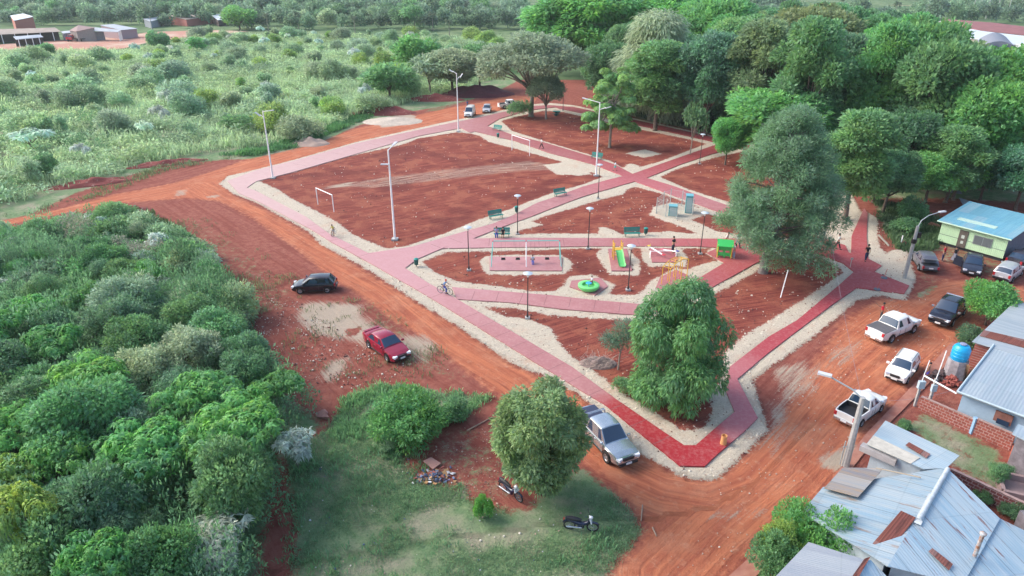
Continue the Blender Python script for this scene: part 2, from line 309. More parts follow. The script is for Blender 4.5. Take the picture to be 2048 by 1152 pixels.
def ground_material():
    m = bpy.data.materials.new('ground'); m.use_nodes = True; nt = m.node_tree; b = nt.nodes['Principled BSDF']
    def at(n): a = N(nt, 'ShaderNodeAttribute'); a.attribute_name = n; return a.outputs['Fac']
    def noise(scale, det=5, ro=.6, vec=None, dist=0):
        n = N(nt, 'ShaderNodeTexNoise'); n.inputs['Scale'].default_value = scale; n.inputs['Detail'].default_value = det; n.inputs['Roughness'].default_value = ro; n.inputs['Distortion'].default_value = dist
        L(nt, vec or geo.outputs['Position'], n.inputs['Vector']); return n.outputs[0]
    def M(op, a, c, clamp=False):
        n = N(nt, 'ShaderNodeMath', operation=op); n.use_clamp = clamp
        for i, x in enumerate((a, c)):
            if isinstance(x, (int, float)): n.inputs[i].default_value = x
            else: L(nt, x, n.inputs[i])
        return n.outputs[0]
    def ramp(x, a, c):
        r = N(nt, 'ShaderNodeMapRange'); r.inputs[1].default_value = a; r.inputs[2].default_value = c; L(nt, x, r.inputs[0]); return r.outputs[0]
    def mix(f, a, c):
        n = N(nt, 'ShaderNodeMix', data_type='RGBA')
        if isinstance(f, float): n.inputs[0].default_value = f
        else: L(nt, f, n.inputs[0])
        for i, x in ((6, a), (7, c)):
            if isinstance(x, tuple): n.inputs[i].default_value = c4(x)
            else: L(nt, x, n.inputs[i])
        return n.outputs[2]
    geo = N(nt, 'ShaderNodeNewGeometry')
    n1 = noise(.35, 5); n2 = noise(1.6, 6, .7); n3 = noise(7, 5, .75); n4 = noise(28, 3, .7); nb = noise(.09, 4)
    cx = N(nt, 'ShaderNodeCombineXYZ'); L(nt, M('MULTIPLY', at('su'), 1.6), cx.inputs[0]); L(nt, M('MULTIPLY', at('ss'), .09), cx.inputs[1])
    st = noise(1.0, 6, .7, cx.outputs[0], .3)
    cx2 = N(nt, 'ShaderNodeCombineXYZ'); L(nt, M('MULTIPLY', at('su'), 5.0), cx2.inputs[0]); L(nt, M('MULTIPLY', at('ss'), .22), cx2.inputs[1])
    st2 = noise(1.0, 4, .6, cx2.outputs[0], .2)
    specks = ramp(M('ADD', n4, M('MULTIPLY', n2, .5)), .97, 1.02)
    # soils
    soil = mix(ramp(n2, .35, .68), (.26, .074, .056), (.37, .145, .105))
    soil = mix(M('MULTIPLY', ramp(st, .45, .62), .7), soil, (.22, .058, .043))
    bedc = mix(ramp(st2, .42, .60), (.185, .044, .037), (.33, .095, .064))
    bedc = mix(M('MULTIPLY', ramp(n1, .48, .6), .8), bedc, (.37, .125, .078))
    bedc = mix(M('MULTIPLY', ramp(n3, .5, .7), .7), bedc, (.11, .024, .023))
    bedc = mix(M('MULTIPLY', ramp(nb, .54, .6), .45), bedc, (.12, .028, .028))
    soil = mix(at('bed'), soil, bedc)
    roadc = mix(ramp(st, .4, .62), (.56, .195, .100), (.40, .12, .07))
    roadc = mix(M('MULTIPLY', ramp(st2, .5, .66), .6), roadc, (.27, .075, .048))
    roadc = mix(M('MULTIPLY', ramp(n1, .50, .66), .45), roadc, (.58, .27, .16))
    roadc = mix(M('MULTIPLY', ramp(n2, .54, .7), .5), roadc, (.60, .33, .21))
    rm = ramp(M('ADD', at('road'), M('MULTIPLY', M('SUBTRACT', n2, .5), 1.0)), .35, .65)
    col = mix(rm, soil, roadc)
    # pale dust
    pm = ramp(M('ADD', at('pale'), M('ADD', M('MULTIPLY', M('SUBTRACT', st2, .5), 1.0), M('MULTIPLY', M('SUBTRACT', n3, .5), .9))), .5, .82)
    col = mix(pm, col, mix(n3, (.50, .43, .34), (.42, .32, .24)))
    col = mix(M('MULTIPLY', specks, .65), col, (.62, .5, .42))
    # grass
    gcol = mix(ramp(n2, .35, .66), (.13, .235, .11), (.25, .33, .17))
    gcol = mix(ramp(n1, .46, .64), gcol, (.36, .34, .24))
    gcol = mix(M('MULTIPLY', ramp(n3, .5, .72), .6), gcol, (.05, .105, .045))
    gcol = mix(M('MULTIPLY', ramp(nb, .5, .62), .5), gcol, (.12, .21, .10))
    gm = ramp(M('ADD', at('grass'), M('ADD', M('MULTIPLY', M('SUBTRACT', n2, .5), 1.1), M('MULTIPLY', M('SUBTRACT', n3, .5), .9))), .42, .66)
    col = mix(gm, col, gcol)
    # gravel
    vo = N(nt, 'ShaderNodeTexVoronoi'); vo.inputs['Scale'].default_value = 5.5; L(nt, geo.outputs['Position'], vo.inputs['Vector'])
    vo2 = N(nt, 'ShaderNodeTexVoronoi'); vo2.inputs['Scale'].default_value = 14; L(nt, geo.outputs['Position'], vo2.inputs['Vector'])
    gr = mix(ramp(n3, .35, .7), (.66, .60, .48), (.56, .49, .39))
    gr = mix(M('MULTIPLY', ramp(vo2.outputs['Distance'], .25, .6), .5), gr, (.50, .43, .34))
    gr = mix(M('MULTIPLY', ramp(M('ADD', n4, M('MULTIPLY', n3, .8)), 1.0, 1.1), .75), gr, (.27, .16, .12))
    gr = mix(M('MULTIPLY', ramp(n1, .56, .72), .5), gr, (.55, .33, .23))
    gm2 = ramp(M('ADD', at('gravel'), M('ADD', M('MULTIPLY', M('SUBTRACT', n2, .5), 1.1), M('MULTIPLY', M('SUBTRACT', n3, .5), 1.3))), .45, .55)
    col = mix(gm2, col, gr)
    L(nt, col, b.inputs['Base Color']); b.inputs['Roughness'].default_value = .93; b.inputs['Specular IOR Level'].default_value = .15
    bp = N(nt, 'ShaderNodeBump'); bp.inputs['Distance'].default_value = .14; bp.inputs['Strength'].default_value = .9
    h = M('ADD', M('MULTIPLY', n3, .8), M('ADD', M('MULTIPLY', n2, 1.2), M('ADD', M('MULTIPLY', n4, .3), M('MULTIPLY', st2, .9))))
    L(nt, h, bp.inputs['Height']); L(nt, bp.outputs[0], b.inputs['Normal'])
    return m
GM = ground_material()
V = np.stack([P[:, 0], P[:, 1], z], 1)
for ci, (nm, lab) in enumerate((('ground', 'bare dark red soil of the park beds and verges'), ('gravel', 'cream crushed stone spread beside the red paths'), ('dirt_road', 'orange red dirt road curving round the park'), ('grass_ground', 'rough green grassy ground'))):
    fs = F[cls == ci]; used = np.unique(fs); rm = np.full(len(P), -1); rm[used] = np.arange(len(used))
    me = qmesh(nm, V[used], [GM], {k: a[used] for k, a in attrs.items()}, rm[fs])
    me.polygons.foreach_set('use_smooth', [True] * len(me.polygons))
    o = bpy.data.objects.new(nm, me); COL.objects.link(o); tag(o, lab, kind='structure')
# far land out to the horizon
def far_land():
    m = bpy.data.materials.new('far_land'); m.use_nodes = True; nt = m.node_tree; b = nt.nodes['Principled BSDF']
    geo = N(nt, 'ShaderNodeNewGeometry'); prev = None
    cols = [((.10, .17, .075), (.17, .23, .11), .02, .42, .6), (None, (.30, .24, .17), .008, .6, .68), (None, (.06, .12, .05), .12, .5, .62)]
    for a, c, s, t0, t1 in cols:
        n = N(nt, 'ShaderNodeTexNoise'); n.inputs['Scale'].default_value = s; n.inputs['Detail'].default_value = 8; L(nt, geo.outputs['Position'], n.inputs['Vector'])
        r = N(nt, 'ShaderNodeMapRange'); r.inputs[1].default_value = t0; r.inputs[2].default_value = t1; L(nt, n.outputs[0], r.inputs[0])
        x = N(nt, 'ShaderNodeMix', data_type='RGBA'); L(nt, r.outputs[0], x.inputs[0]); x.inputs[7].default_value = c4(c)
        if a: x.inputs[6].default_value = c4(a)
        else: L(nt, prev, x.inputs[6])
        prev = x.outputs[2]
    L(nt, prev, b.inputs['Base Color']); b.inputs['Roughness'].default_value = .95; b.inputs['Specular IOR Level'].default_value = .1
    fb = MB(); Z = 0.0; BX = 3000
    for x0, x1, y0, y1 in ((-BX, X0, -300, 3500), (X1, BX, -300, 3500), (X0, X1, -300, Y0), (X0, X1, Y1, 3500)):
        fb.add([(x0, y0, Z), (x1, y0, Z), (x1, y1, Z), (x0, y1, Z)], [(0, 1, 2, 3)])
    tag(fb.build('terrain', m), 'far green land reaching the horizon', kind='structure')
far_land()
yard = mat('yard_clay', (.42, .20, .14), .95, col2=(.50, .38, .28), thr=(.5, .65), vscale=.05)
tag(MB().slab([G(*p, .06) for p in ((-40, 92), (60, 84), (130, 80), (250, 72), (300, 64), (420, 60), (500, 62), (440, 70), (370, 76), (300, 84), (250, 96), (180, 108), (90, 108), (20, 104), (-40, 106))], .05).build('dirt_yard', yard), 'bare reddish clay yard in front of the far sheds', kind='stuff' and 'structure')
tag(MB().slab([G(*p, .11) for p in ((1905, 682), (1830, 766), (1733, 866), (1656, 969), (1606, 1024), (1536, 1081), (1440, 1168), (1490, 1172), (1560, 1108), (1610, 1044), (1660, 990), (1705, 935), (1762, 862), (1803, 822), (1852, 772), (1925, 694))], .2).build('sidewalk', mat('walk_clay', (.40, .19, .135), .95, col2=(.30, .11, .08), vscale=1.2, bump=.02)), 'low dusty orange footpath along the house fronts', kind='structure')
# ------------------------------------------------------------------ red paths, one union of all the traced strips
def union(polys, name, z0, z1, m):
    vs = []; fs = []
    for p in polys:
        o = len(vs); vs += [Vector(q) for q in p]; fs.append(list(range(o, o + len(p))))
    r = mgeo.delaunay_2d_cdt(vs, [], fs, 0, 1e-3)
    ov, of = r[0], r[2]; of = [list(f) for f in of]
    cen = np.array([[sum(ov[i].x for i in f) / 3, sum(ov[i].y for i in f) / 3] for f in of])
    keep = np.max([sdf(p, cen) for p in polys], 0) > 0; of = [f for f, k in zip(of, keep) if k]
    ec = {}
    for f in of:
        for i in range(3):
            a, c = f[i], f[(i + 1) % 3]; ec[(a, c)] = 1
    b = MB(); n = len(ov)
    V3 = [(v.x, v.y, z1) for v in ov] + [(v.x, v.y, z0) for v in ov]
    F3 = []
    for f in of:
        a, c, d = (ov[i] for i in f[:3]); F3.append(f if (c - a).cross(d - a) > 0 else f[::-1])
    es = set()
    for f in F3:
        for i in range(3): es.add((f[i], f[(i + 1) % 3]))
    for (a, c) in list(es):
        if (c, a) not in es: F3.append([a, a + n, c + n, c])
    b.add(V3, F3); return b.build(name, m)
def path_material():
    m = bpy.data.materials.new('path_red'); m.use_nodes = True; nt = m.node_tree; b = nt.nodes['Principled BSDF']
    geo = N(nt, 'ShaderNodeNewGeometry'); col = None
    def noise(s, d=5):
        n = N(nt, 'ShaderNodeTexNoise'); n.inputs['Scale'].default_value = s; n.inputs['Detail'].default_value = d; n.inputs['Roughness'].default_value = .65; L(nt, geo.outputs['Position'], n.inputs['Vector']); return n.outputs[0]
    def mr(x, a, c, d=0., e=1.):
        r = N(nt, 'ShaderNodeMapRange'); r.inputs[1].default_value = a; r.inputs[2].default_value = c; r.inputs[3].default_value = d; r.inputs[4].default_value = e; L(nt, x, r.inputs[0]); return r.outputs[0]
    def mix(f, a, c):
        n = N(nt, 'ShaderNodeMix', data_type='RGBA'); L(nt, f, n.inputs[0])
        for i, x in ((6, a), (7, c)):
            if isinstance(x, tuple): n.inputs[i].default_value = c4(x)
            else: L(nt, x, n.inputs[i])
        return n.outputs[2]
    base = mix(mr(noise(.3), .3, .7), (.40, .185, .185), (.335, .135, .14))
    dist = []
    def spot(px, py, r0, r1, c, amt):
        nonlocal base
        g = G(px, py); v = N(nt, 'ShaderNodeVectorMath', operation='DISTANCE'); L(nt, geo.outputs['Position'], v.inputs[0]); v.inputs[1].default_value = g
        nn = N(nt, 'ShaderNodeMath', operation='ADD'); L(nt, v.outputs['Value'], nn.inputs[0]); L(nt, mr(noise(.8), 0, 1, -1.2, 1.2), nn.inputs[1])
        base = mix(mr(nn.outputs[0], r0, r1, amt, 0), base, c); return v
    # dusty far-left walks, fresher paint towards the right and the near corner
    spot(560, 350, 22, 34, (.50, .34, .32), .9); spot(760, 520, 8, 20, (.48, .26, .27), .8); spot(950, 250, 14, 40, (.43, .23, .225), .7)
    spot(1290, 352, 5, 16, (.40, .105, .12), .9); spot(1420, 295, 8, 25, (.33, .06, .065), .9); spot(1300, 250, 22, 40, (.27, .035, .04), .9)
    spot(1480, 500, 6, 16, (.37, .09, .095), .9); spot(1725, 520, 10, 20, (.34, .06, .065), .95)
    spot(1600, 650, 6, 13, (.34, .045, .06), .95); spot(1470, 800, 3, 7, (.42, .13, .15), .9); spot(1300, 860, 3.2, 5.2, (.30, .016, .022), .97); spot(1385, 915, 2.0, 3.6, (.32, .02, .028), .96)
    base = mix(mr(noise(5, 6), .45, .8, 0, .30), base, (.60, .42, .38))
    L(nt, base, b.inputs['Base Color']); L(nt, mr(noise(1.2), .3, .7, .5, .75), b.inputs['Roughness']); b.inputs['Specular IOR Level'].default_value = .3
    bp = N(nt, 'ShaderNodeBump'); bp.inputs['Distance'].default_value = .01; L(nt, noise(9), bp.inputs['Height']); L(nt, bp.outputs[0], b.inputs['Normal'])
    return m
PM = path_material()
pth = union([W2(p) for p in PATHS.values()], 'path', -.1, .11, PM); tag(pth, 'red painted concrete footpath with slab joints', kind='structure')
PADNAMES = dict(swing='pink rectangular pad under the swings', slide='pink pad under the yellow and green slide', seesaw='pink pad under the seesaws', merry='pink pad under the green merry-go-round', bars='pink pad under the yellow climbing bars')
for k, p in PADS.items():
    b = MB().prism(W2(p), -.1, .105); tag(b.build('pad', PM), PADNAMES[k], kind='structure')
# slab joints: dark thin strips across the walks
JM = mat('joint', (.20, .10, .10), .9)
jb = MB()
def joints(line, width, step=3.0):
    A = [Vector(q) for q in W2(line)]; d = 1.0
    for a, c in zip(A[:-1], A[1:]):
        l = (c - a).length; t = (c - a) / l; nrm = Vector((-t.y, t.x))
        while d < l:
            p = a + t * d; w2 = width / 2 - .03
            q = [p + nrm * w2 - t * .02, p + nrm * w2 + t * .02, p - nrm * w2 + t * .02, p - nrm * w2 - t * .02]
            jb.add([(x.x, x.y, .1145) for x in q], [(3, 2, 1, 0)]); d += step
        d -= l
joints([(620,447),(745,520)], 1.9); joints([(830,572),(900,606)], 1.9, 2.2); joints([(930,624),(1024,682),(1156,762),(1221,806),(1345,899)], 1.75, 2.15)
joints([(925,592),(1024,597),(1199,612),(1290,621)], 2.0, 2.2); joints([(960,486),(1100,486),(1240,486),(1420,487)], 2.3, 2.7)
joints([(860,500),(1000,453),(1095,411),(1235,368)], 2.2, 2.6); joints([(1060,290),(1200,333)], 2.4, 2.8); joints([(1330,376),(1420,408)], 2.3, 2.8)
joints([(590,334),(720,296),(880,258)], 3.0, 4.0)
jo = jb.build('joint_lines', JM, pth)
# ------------------------------------------------------------------ foliage
def leaf_material(name, trans=.48, rough=.55):
    m = bpy.data.materials.new(name); m.use_nodes = True; nt = m.node_tree; b = nt.nodes['Principled BSDF']; out = nt.nodes['Material Output']
    oi = N(nt, 'ShaderNodeObjectInfo'); at = N(nt, 'ShaderNodeAttribute'); at.attribute_name = 'var'; a2 = N(nt, 'ShaderNodeAttribute'); a2.attribute_name = 'hue'
    hs = N(nt, 'ShaderNodeHueSaturation'); L(nt, oi.outputs['Color'], hs.inputs['Color'])
    r = N(nt, 'ShaderNodeMapRange'); r.inputs[3].default_value = .465; r.inputs[4].default_value = .53; L(nt, a2.outputs['Fac'], r.inputs[0]); L(nt, r.outputs[0], hs.inputs['Hue'])
    r2 = N(nt, 'ShaderNodeMapRange'); r2.inputs[3].default_value = .55; r2.inputs[4].default_value = 1.6; L(nt, at.outputs['Fac'], r2.inputs[0]); L(nt, r2.outputs[0], hs.inputs['Value'])
    r3 = N(nt, 'ShaderNodeMapRange'); r3.inputs[3].default_value = 1.1; r3.inputs[4].default_value = .75; L(nt, a2.outputs['Fac'], r3.inputs[0]); L(nt, r3.outputs[0], hs.inputs['Saturation'])
    L(nt, hs.outputs[0], b.inputs['Base Color']); b.inputs['Roughness'].default_value = rough; b.inputs['Specular IOR Level'].default_value = .3
    tr = N(nt, 'ShaderNodeBsdfTranslucent'); L(nt, hs.outputs[0], tr.inputs[0]); mx = N(nt, 'ShaderNodeMixShader'); mx.inputs[0].default_value = trans
    L(nt, b.outputs[0], mx.inputs[1]); L(nt, tr.outputs[0], mx.inputs[2]); L(nt, mx.outputs[0], out.inputs[0]); return m
LEAF = leaf_material('leaves')
BARK = mat('bark', (.17, .125, .10), .9, var=.5, vscale=3, bump=.03, bscale=8)
BARKL = mat('bark_pale', (.34, .30, .25), .9, var=.4, vscale=3)
BARKD = mat('bark_dark', (.07, .055, .05), .9, var=.4)
def nrm(a): return a / np.maximum(np.linalg.norm(a, axis=1, keepdims=True), 1e-9)
def leaves(seed, blobs, cpa, k, Ln, Wd, up=.35, out=1.0, spread=.9, droop=0., fill=.25, lowcut=-.75, rr=(.82, 1.06), star=False):
    """blobs: (cx,cy,cz,rx,ry,rz). Clumps of k leaves on each blob. returns quads, var, hue"""
    r = np.random.default_rng(seed); B = np.array(blobs, float); QV = []; VA = []; HU = []
    for bi, b in enumerate(B):
        area = 4 * math.pi * ((b[3] * b[4]) ** .8 + 2 * (b[3] * b[5]) ** .8) / 3
        n = max(4, int(area * cpa)); d = nrm(r.normal(size=(n, 3)))
        d = d[d[:, 2] > lowcut]; n = len(d)
        f = r.uniform(rr[0], rr[1], n); ins = r.random(n) < fill; f[ins] = r.uniform(.35, .85, ins.sum())
        p = b[:3] + d * b[3:] * f[:, None]
        dd = np.ones(n, bool)
        for bj, c in enumerate(B):
            if bj != bi: dd &= (((p - c[:3]) / c[3:]) ** 2).sum(1) > .55
        p = p[dd]; d = d[dd]; n = len(p)
        if not n: continue
        bv = r.uniform(-.14, .14); bh = r.uniform(-.25, .25)
        cv = r.normal(0, .13, n); ch = r.normal(0, .2, n)
        base = np.repeat(p, k, 0); o = np.repeat(nrm(d * out + np.array([0, 0, up])), k, 0)
        j = nrm(r.normal(size=(n * k, 3)))
        if star: j = nrm(j - o * (j * o).sum(1, keepdims=True)); dr = nrm(j + o * .25 + np.array([0, 0, -droop]))
        else: dr = nrm(o * (1 - spread * .5) + j * spread + np.array([0, 0, -droop]))
        if not star: base = base + j * Ln * .6
        ln = Ln * r.uniform(.65, 1.25, n * k); wd = Wd * r.uniform(.75, 1.25, n * k)
        side = nrm(np.cross(dr, o + r.normal(0, .35, (n * k, 3))))
        mid = base + dr * (ln * .5)[:, None] + np.array([0, 0, 1]) * (ln * .05)[:, None]
        tip = base + dr * ln[:, None] - np.array([0, 0, 1]) * (ln * (.1 + droop * .3))[:, None]
        q = np.stack([base, mid + side * (wd / 2)[:, None], tip, mid - side * (wd / 2)[:, None]], 1)
        QV.append(q); VA.append(np.clip(.45 + bv + np.repeat(cv, k) + r.normal(0, .12, n * k), 0, 1)); HU.append(np.clip(.5 + bh + np.repeat(ch, k) + r.normal(0, .1, n * k), 0, 1))
    return np.concatenate(QV), np.concatenate(VA), np.concatenate(HU)
def limbs(seed, blobs, h0, r0, base=(0, 0), fork=.45, nmax=12, lean=0, n=6):
    r = random.Random(seed); b = MB(); top = (base[0] + r.uniform(-.2, .2) + lean, base[1] + r.uniform(-.2, .2), h0)
    b.tube([(base[0], base[1], -.15), (base[0], base[1], .25), (base[0] * .5 + top[0] * .5 + r.uniform(-.1, .1), base[1] * .5 + top[1] * .5, h0 * .55), top], [r0 * 1.5, r0 * 1.1, r0 * .85, r0 * .7], n + 2)
    bl = list(blobs); r.shuffle(bl)
    for c in bl[:nmax]:
        s = Vector(top) * (1 - 0) + Vector((0, 0, -r.uniform(0, h0 * .25))); e = Vector(c[:3]); m = s.lerp(e, .5) + Vector((r.uniform(-.2, .2), r.uniform(-.2, .2), r.uniform(0, .35)))
        b.tube([s, m, e], [r0 * .55, r0 * .34, r0 * .12], n)
    return b
def blobset(seed, shape, nb, rx, rz, zc, br=(.28, .42), flat=.8):
    r = random.Random(seed); out = []
    for i in range(nb):
        t = r.uniform(0, 2 * math.pi); u = r.uniform(-.85, 1)
        if shape == 'round': s = math.sqrt(max(0, 1 - u * u)) * r.uniform(.55, .85); x, y, zz = s * math.cos(t), s * math.sin(t), u * .72
        elif shape == 'umb': s = math.sqrt(r.random()) * .85; x, y, zz = s * math.cos(t), s * math.sin(t), (1 - s * s) * .7 + r.uniform(-.35, .1)
        elif shape == 'cone': h = r.random(); s = (1 - h) * .75 * r.uniform(.3, 1); x, y, zz = s * math.cos(t), s * math.sin(t), h * 1.8 - .9
        elif shape == 'tall': s = math.sqrt(max(0, 1 - u * u)) * r.uniform(.4, .8); x, y, zz = s * math.cos(t), s * math.sin(t), u * .8
        k = r.uniform(*br) * rx
        out.append((x * rx, y * rx, zc + zz * rz, k, k, k * flat * r.uniform(.8, 1.1)))
    return out
PROTO = {}
def proto(key, seed, blobs, trunk, cpa, k, Ln, Wd, bark=None, **kw):
    q, va, hu = leaves(seed, blobs, cpa, k, Ln, Wd, **kw)
    me = qmesh('crown', q, [LEAF], {'var': va, 'hue': hu})
    tm = None
    if trunk is not None:
        tm = bpy.data.meshes.new('trunk'); tm.from_pydata(trunk.v, [], trunk.f); tm.materials.append(bark or BARK); tm.polygons.foreach_set('use_smooth', [True] * len(tm.polygons)); tm.update()
    PROTO[key] = (me, tm); return PROTO[key]
nq_tot = 0
def mk(key, seed, shape, nb, rx, rz, zc, cpa, k, Ln, Wd, h0=None, r0=.18, br=(.28, .42), flat=.8, bark=None, nmax=10, **kw):
    bl = blobset(seed, shape, nb, rx, rz, zc, br, flat)
    return proto(key, seed, bl, limbs(seed, bl, h0, r0, nmax=nmax) if h0 else None, cpa, k, Ln, Wd, bark, **kw)
# detailed kinds for the near thicket (real size, crown radius given)
mk('round_a', 11, 'round', 34, 3.0, 2.3, 4.3, 7, 9, .34, .15, h0=2.4, r0=.16)
mk('round_b', 12, 'round', 30, 2.8, 2.0, 3.6, 7, 9, .34, .15, h0=2.0, r0=.14, br=(.3, .5))
mk('feather_a', 13, 'umb', 46, 3.2, 2.0, 4.6, 7, 9, .36, .12, h0=2.8, r0=.13, br=(.12, .30), flat=.6, droop=.3, star=True, fill=.3, rr=(.6, 1.25), bark=BARKL)
mk('feather_b', 14, 'umb', 36, 2.6, 1.9, 3.8, 7, 9, .36, .12, h0=2.2, r0=.11, br=(.12, .32), flat=.6, droop=.3, star=True, fill=.3, rr=(.6, 1.25), bark=BARKL)
mk('round_c', 62, 'round', 40, 2.4, 1.7, 1.7, 9, 8, .26, .11, br=(.18, .40), rr=(.7, 1.2))
mk('bush_a', 15, 'round', 16, 1.7, 1.1, 1.2, 9, 8, .30, .12, br=(.3, .5))
mk('bush_b', 16, 'umb', 12, 1.5, 1.1, 1.0, 9, 8, .30, .10, br=(.3, .45), droop=.2)
mk('silver_a', 17, 'umb', 16, 1.7, 1.4, 2.7, 5, 9, .55, .13, h0=1.5, r0=.07, br=(.22, .36), flat=.55, star=True, droop=.5, fill=0, bark=BARKL)
mk('silver_b', 18, 'umb', 9, 1.3, 1.0, 2.2, 4, 9, .50, .13, h0=1.2, r0=.06, br=(.25, .4), flat=.55, star=True, droop=.5, fill=0, bark=BARKL)
mk('willow', 19, 'tall', 26, 2.4, 2.4, 3.4, 11, 8, .28, .06, h0=2.0, r0=.12, droop=.8, br=(.3, .42))
mk('olive', 20, 'round', 26, 2.9, 1.9, 3.6, 9, 8, .26, .12, h0=2.0, r0=.15, br=(.22, .36), up=.6)
mk('dry', 21, 'round', 14, 1.5, 1.2, 1.4, 5, 7, .28, .05, h0=.8, r0=.05, br=(.3, .5))
mk('hedge', 61, 'round', 22, 1.4, .9, .95, 26, 8, .15, .07, br=(.22, .42), up=.6)
# taller forest kinds
mk('forest_a', 31, 'round', 60, 5.2, 5.6, 9.5, 4.5, 9, .55, .28, h0=5.0, r0=.3, br=(.20, .34))
mk('forest_b', 32, 'tall', 60, 4.6, 7.0, 10, 4.5, 9, .55, .26, h0=5.5, r0=.28, br=(.22, .36))
mk('forest_c', 33, 'round', 46, 5.5, 5.0, 8.5, 4.0, 9, .60, .28, h0=4.5, r0=.3, br=(.24, .40), up=.6)
mk('mango', 34, 'round', 80, 6.0, 5.6, 8.0, 4.5, 9, .60, .26, h0=4.0, r0=.4, br=(.17, .26), up=.5, droop=.3)
mk('grey_a', 35, 'umb', 34, 6.0, 3.6, 10.0, 4.0, 8, .5, .22, h0=6.0, r0=.3, br=(.20, .32), flat=.6, bark=BARKL, nmax=24)
mk('grey_b', 37, 'umb', 62, 6.0, 5.0, 7.6, 4.0, 8, .5, .22, h0=4.5, r0=.3, br=(.18, .30), flat=.7, bark=BARKL, nmax=24, fill=.2)
mk('bamboo', 36, 'cone', 60, 6.5, 6.5, 8.0, 4.5, 8, .75, .12, h0=4.0, r0=.25, br=(.20, .32), flat=1.1, droop=.9, bark=BARKL)
mk('far_a', 41, 'round', 22, 4.2, 3.2, 5.0, 1.3, 7, 1.0, .5, h0=2.5, r0=.25, br=(.26, .42))
mk('far_b', 42, 'tall', 22, 3.6, 4.0, 6.0, 1.3, 7, 1.0, .5, h0=3, r0=.25, br=(.28, .42))
mk('far_c', 43, 'umb', 14, 3.8, 2.4, 5.4, 1.3, 7, .9, .4, h0=3, r0=.2, br=(.26, .40), flat=.6, bark=BARKL)
def plant(key, pos, s=1.0, rz=0, col=(.06, .12, .05), label='', cat='tree', group=None, sz=None, name=None, parts=True):
    me, tm = PROTO[key]
    nm = name or ('tree' if tm else 'bush')
    if tm is None or not parts:
        o = bpy.data.objects.new(nm, me); COL.objects.link(o); o.location = pos; o.rotation_euler.z = rz; o.scale = (s, s, sz or s); o.color = c4(col); return tag(o, label, cat, group)
    t = thing(nm, label, cat, pos, rz, group); t.scale = (s, s, sz or s)
    a = bpy.data.objects.new('crown', me); b = bpy.data.objects.new('trunk', tm)
    for x in (a, b): COL.objects.link(x); x.parent = t; x.color = c4(col)
    return t
GREENS = dict(dark=(.14, .30, .145), mid=(.175, .39, .155), bright=(.17, .47, .13), lime=(.31, .50, .12), grey=(.36, .50, .31), silver=(.62, .74, .63), olive=(.23, .34, .15), teal=(.15, .35, .19), dry=(.38, .39, .28), pale=(.34, .52, .28))
rnd = random.Random(3)
def jit(c, a=.15): k = 1 + rnd.uniform(-a, a); return (c[0] * k * (1 + rnd.uniform(-.12, .12)), c[1] * k, c[2] * k * (1 + rnd.uniform(-.1, .1)))
def inpoly(p, poly):
    c = False
    for i in range(len(poly)):
        (x1, y1), (x2, y2) = poly[i], poly[i - 1]
        if (y1 > p[1]) != (y2 > p[1]) and p[0] < (x2 - x1) * (p[1] - y1) / (y2 - y1) + x1: c = not c
    return c
taken = []
def scatter(poly_px, n, dmin, fn, tries=30, seed=0, keep=None):
    poly = W2(poly_px); xs = [p[0] for p in poly]; ys = [p[1] for p in poly]; r = random.Random(seed); k = 0
    for _ in range(n * tries):
        if k >= n: break
        p = (r.uniform(min(xs), max(xs)), r.uniform(min(ys), max(ys)))
        if not inpoly(p, poly): continue
        if any((p[0] - q[0]) ** 2 + (p[1] - q[1]) ** 2 < (dmin * .5 + q[2] * .5) ** 2 for q in taken): continue
        taken.append((p[0], p[1], dmin)); fn(p, r, k); k += 1
    return k
# ---- single trees in and round the park -------------------------------------------------
def hero(key, px, py, ptop, H, w=None, Rx=None, **kw):
    """stand a tree of prototype height H at pixel base, scaled so its top reaches the photo's height"""
    g = G(px, py); h = HT(px, py, ptop); sz = h / H
    if w: s = w * (g.y * CT + 27 * ST) / FPX / 2 / Rx
    else: s = sz
    taken.append((g.x, g.y, 2.5)); return plant(key, g, s, kw.pop('rz', rnd.uniform(0, 6)), sz=sz, **kw)
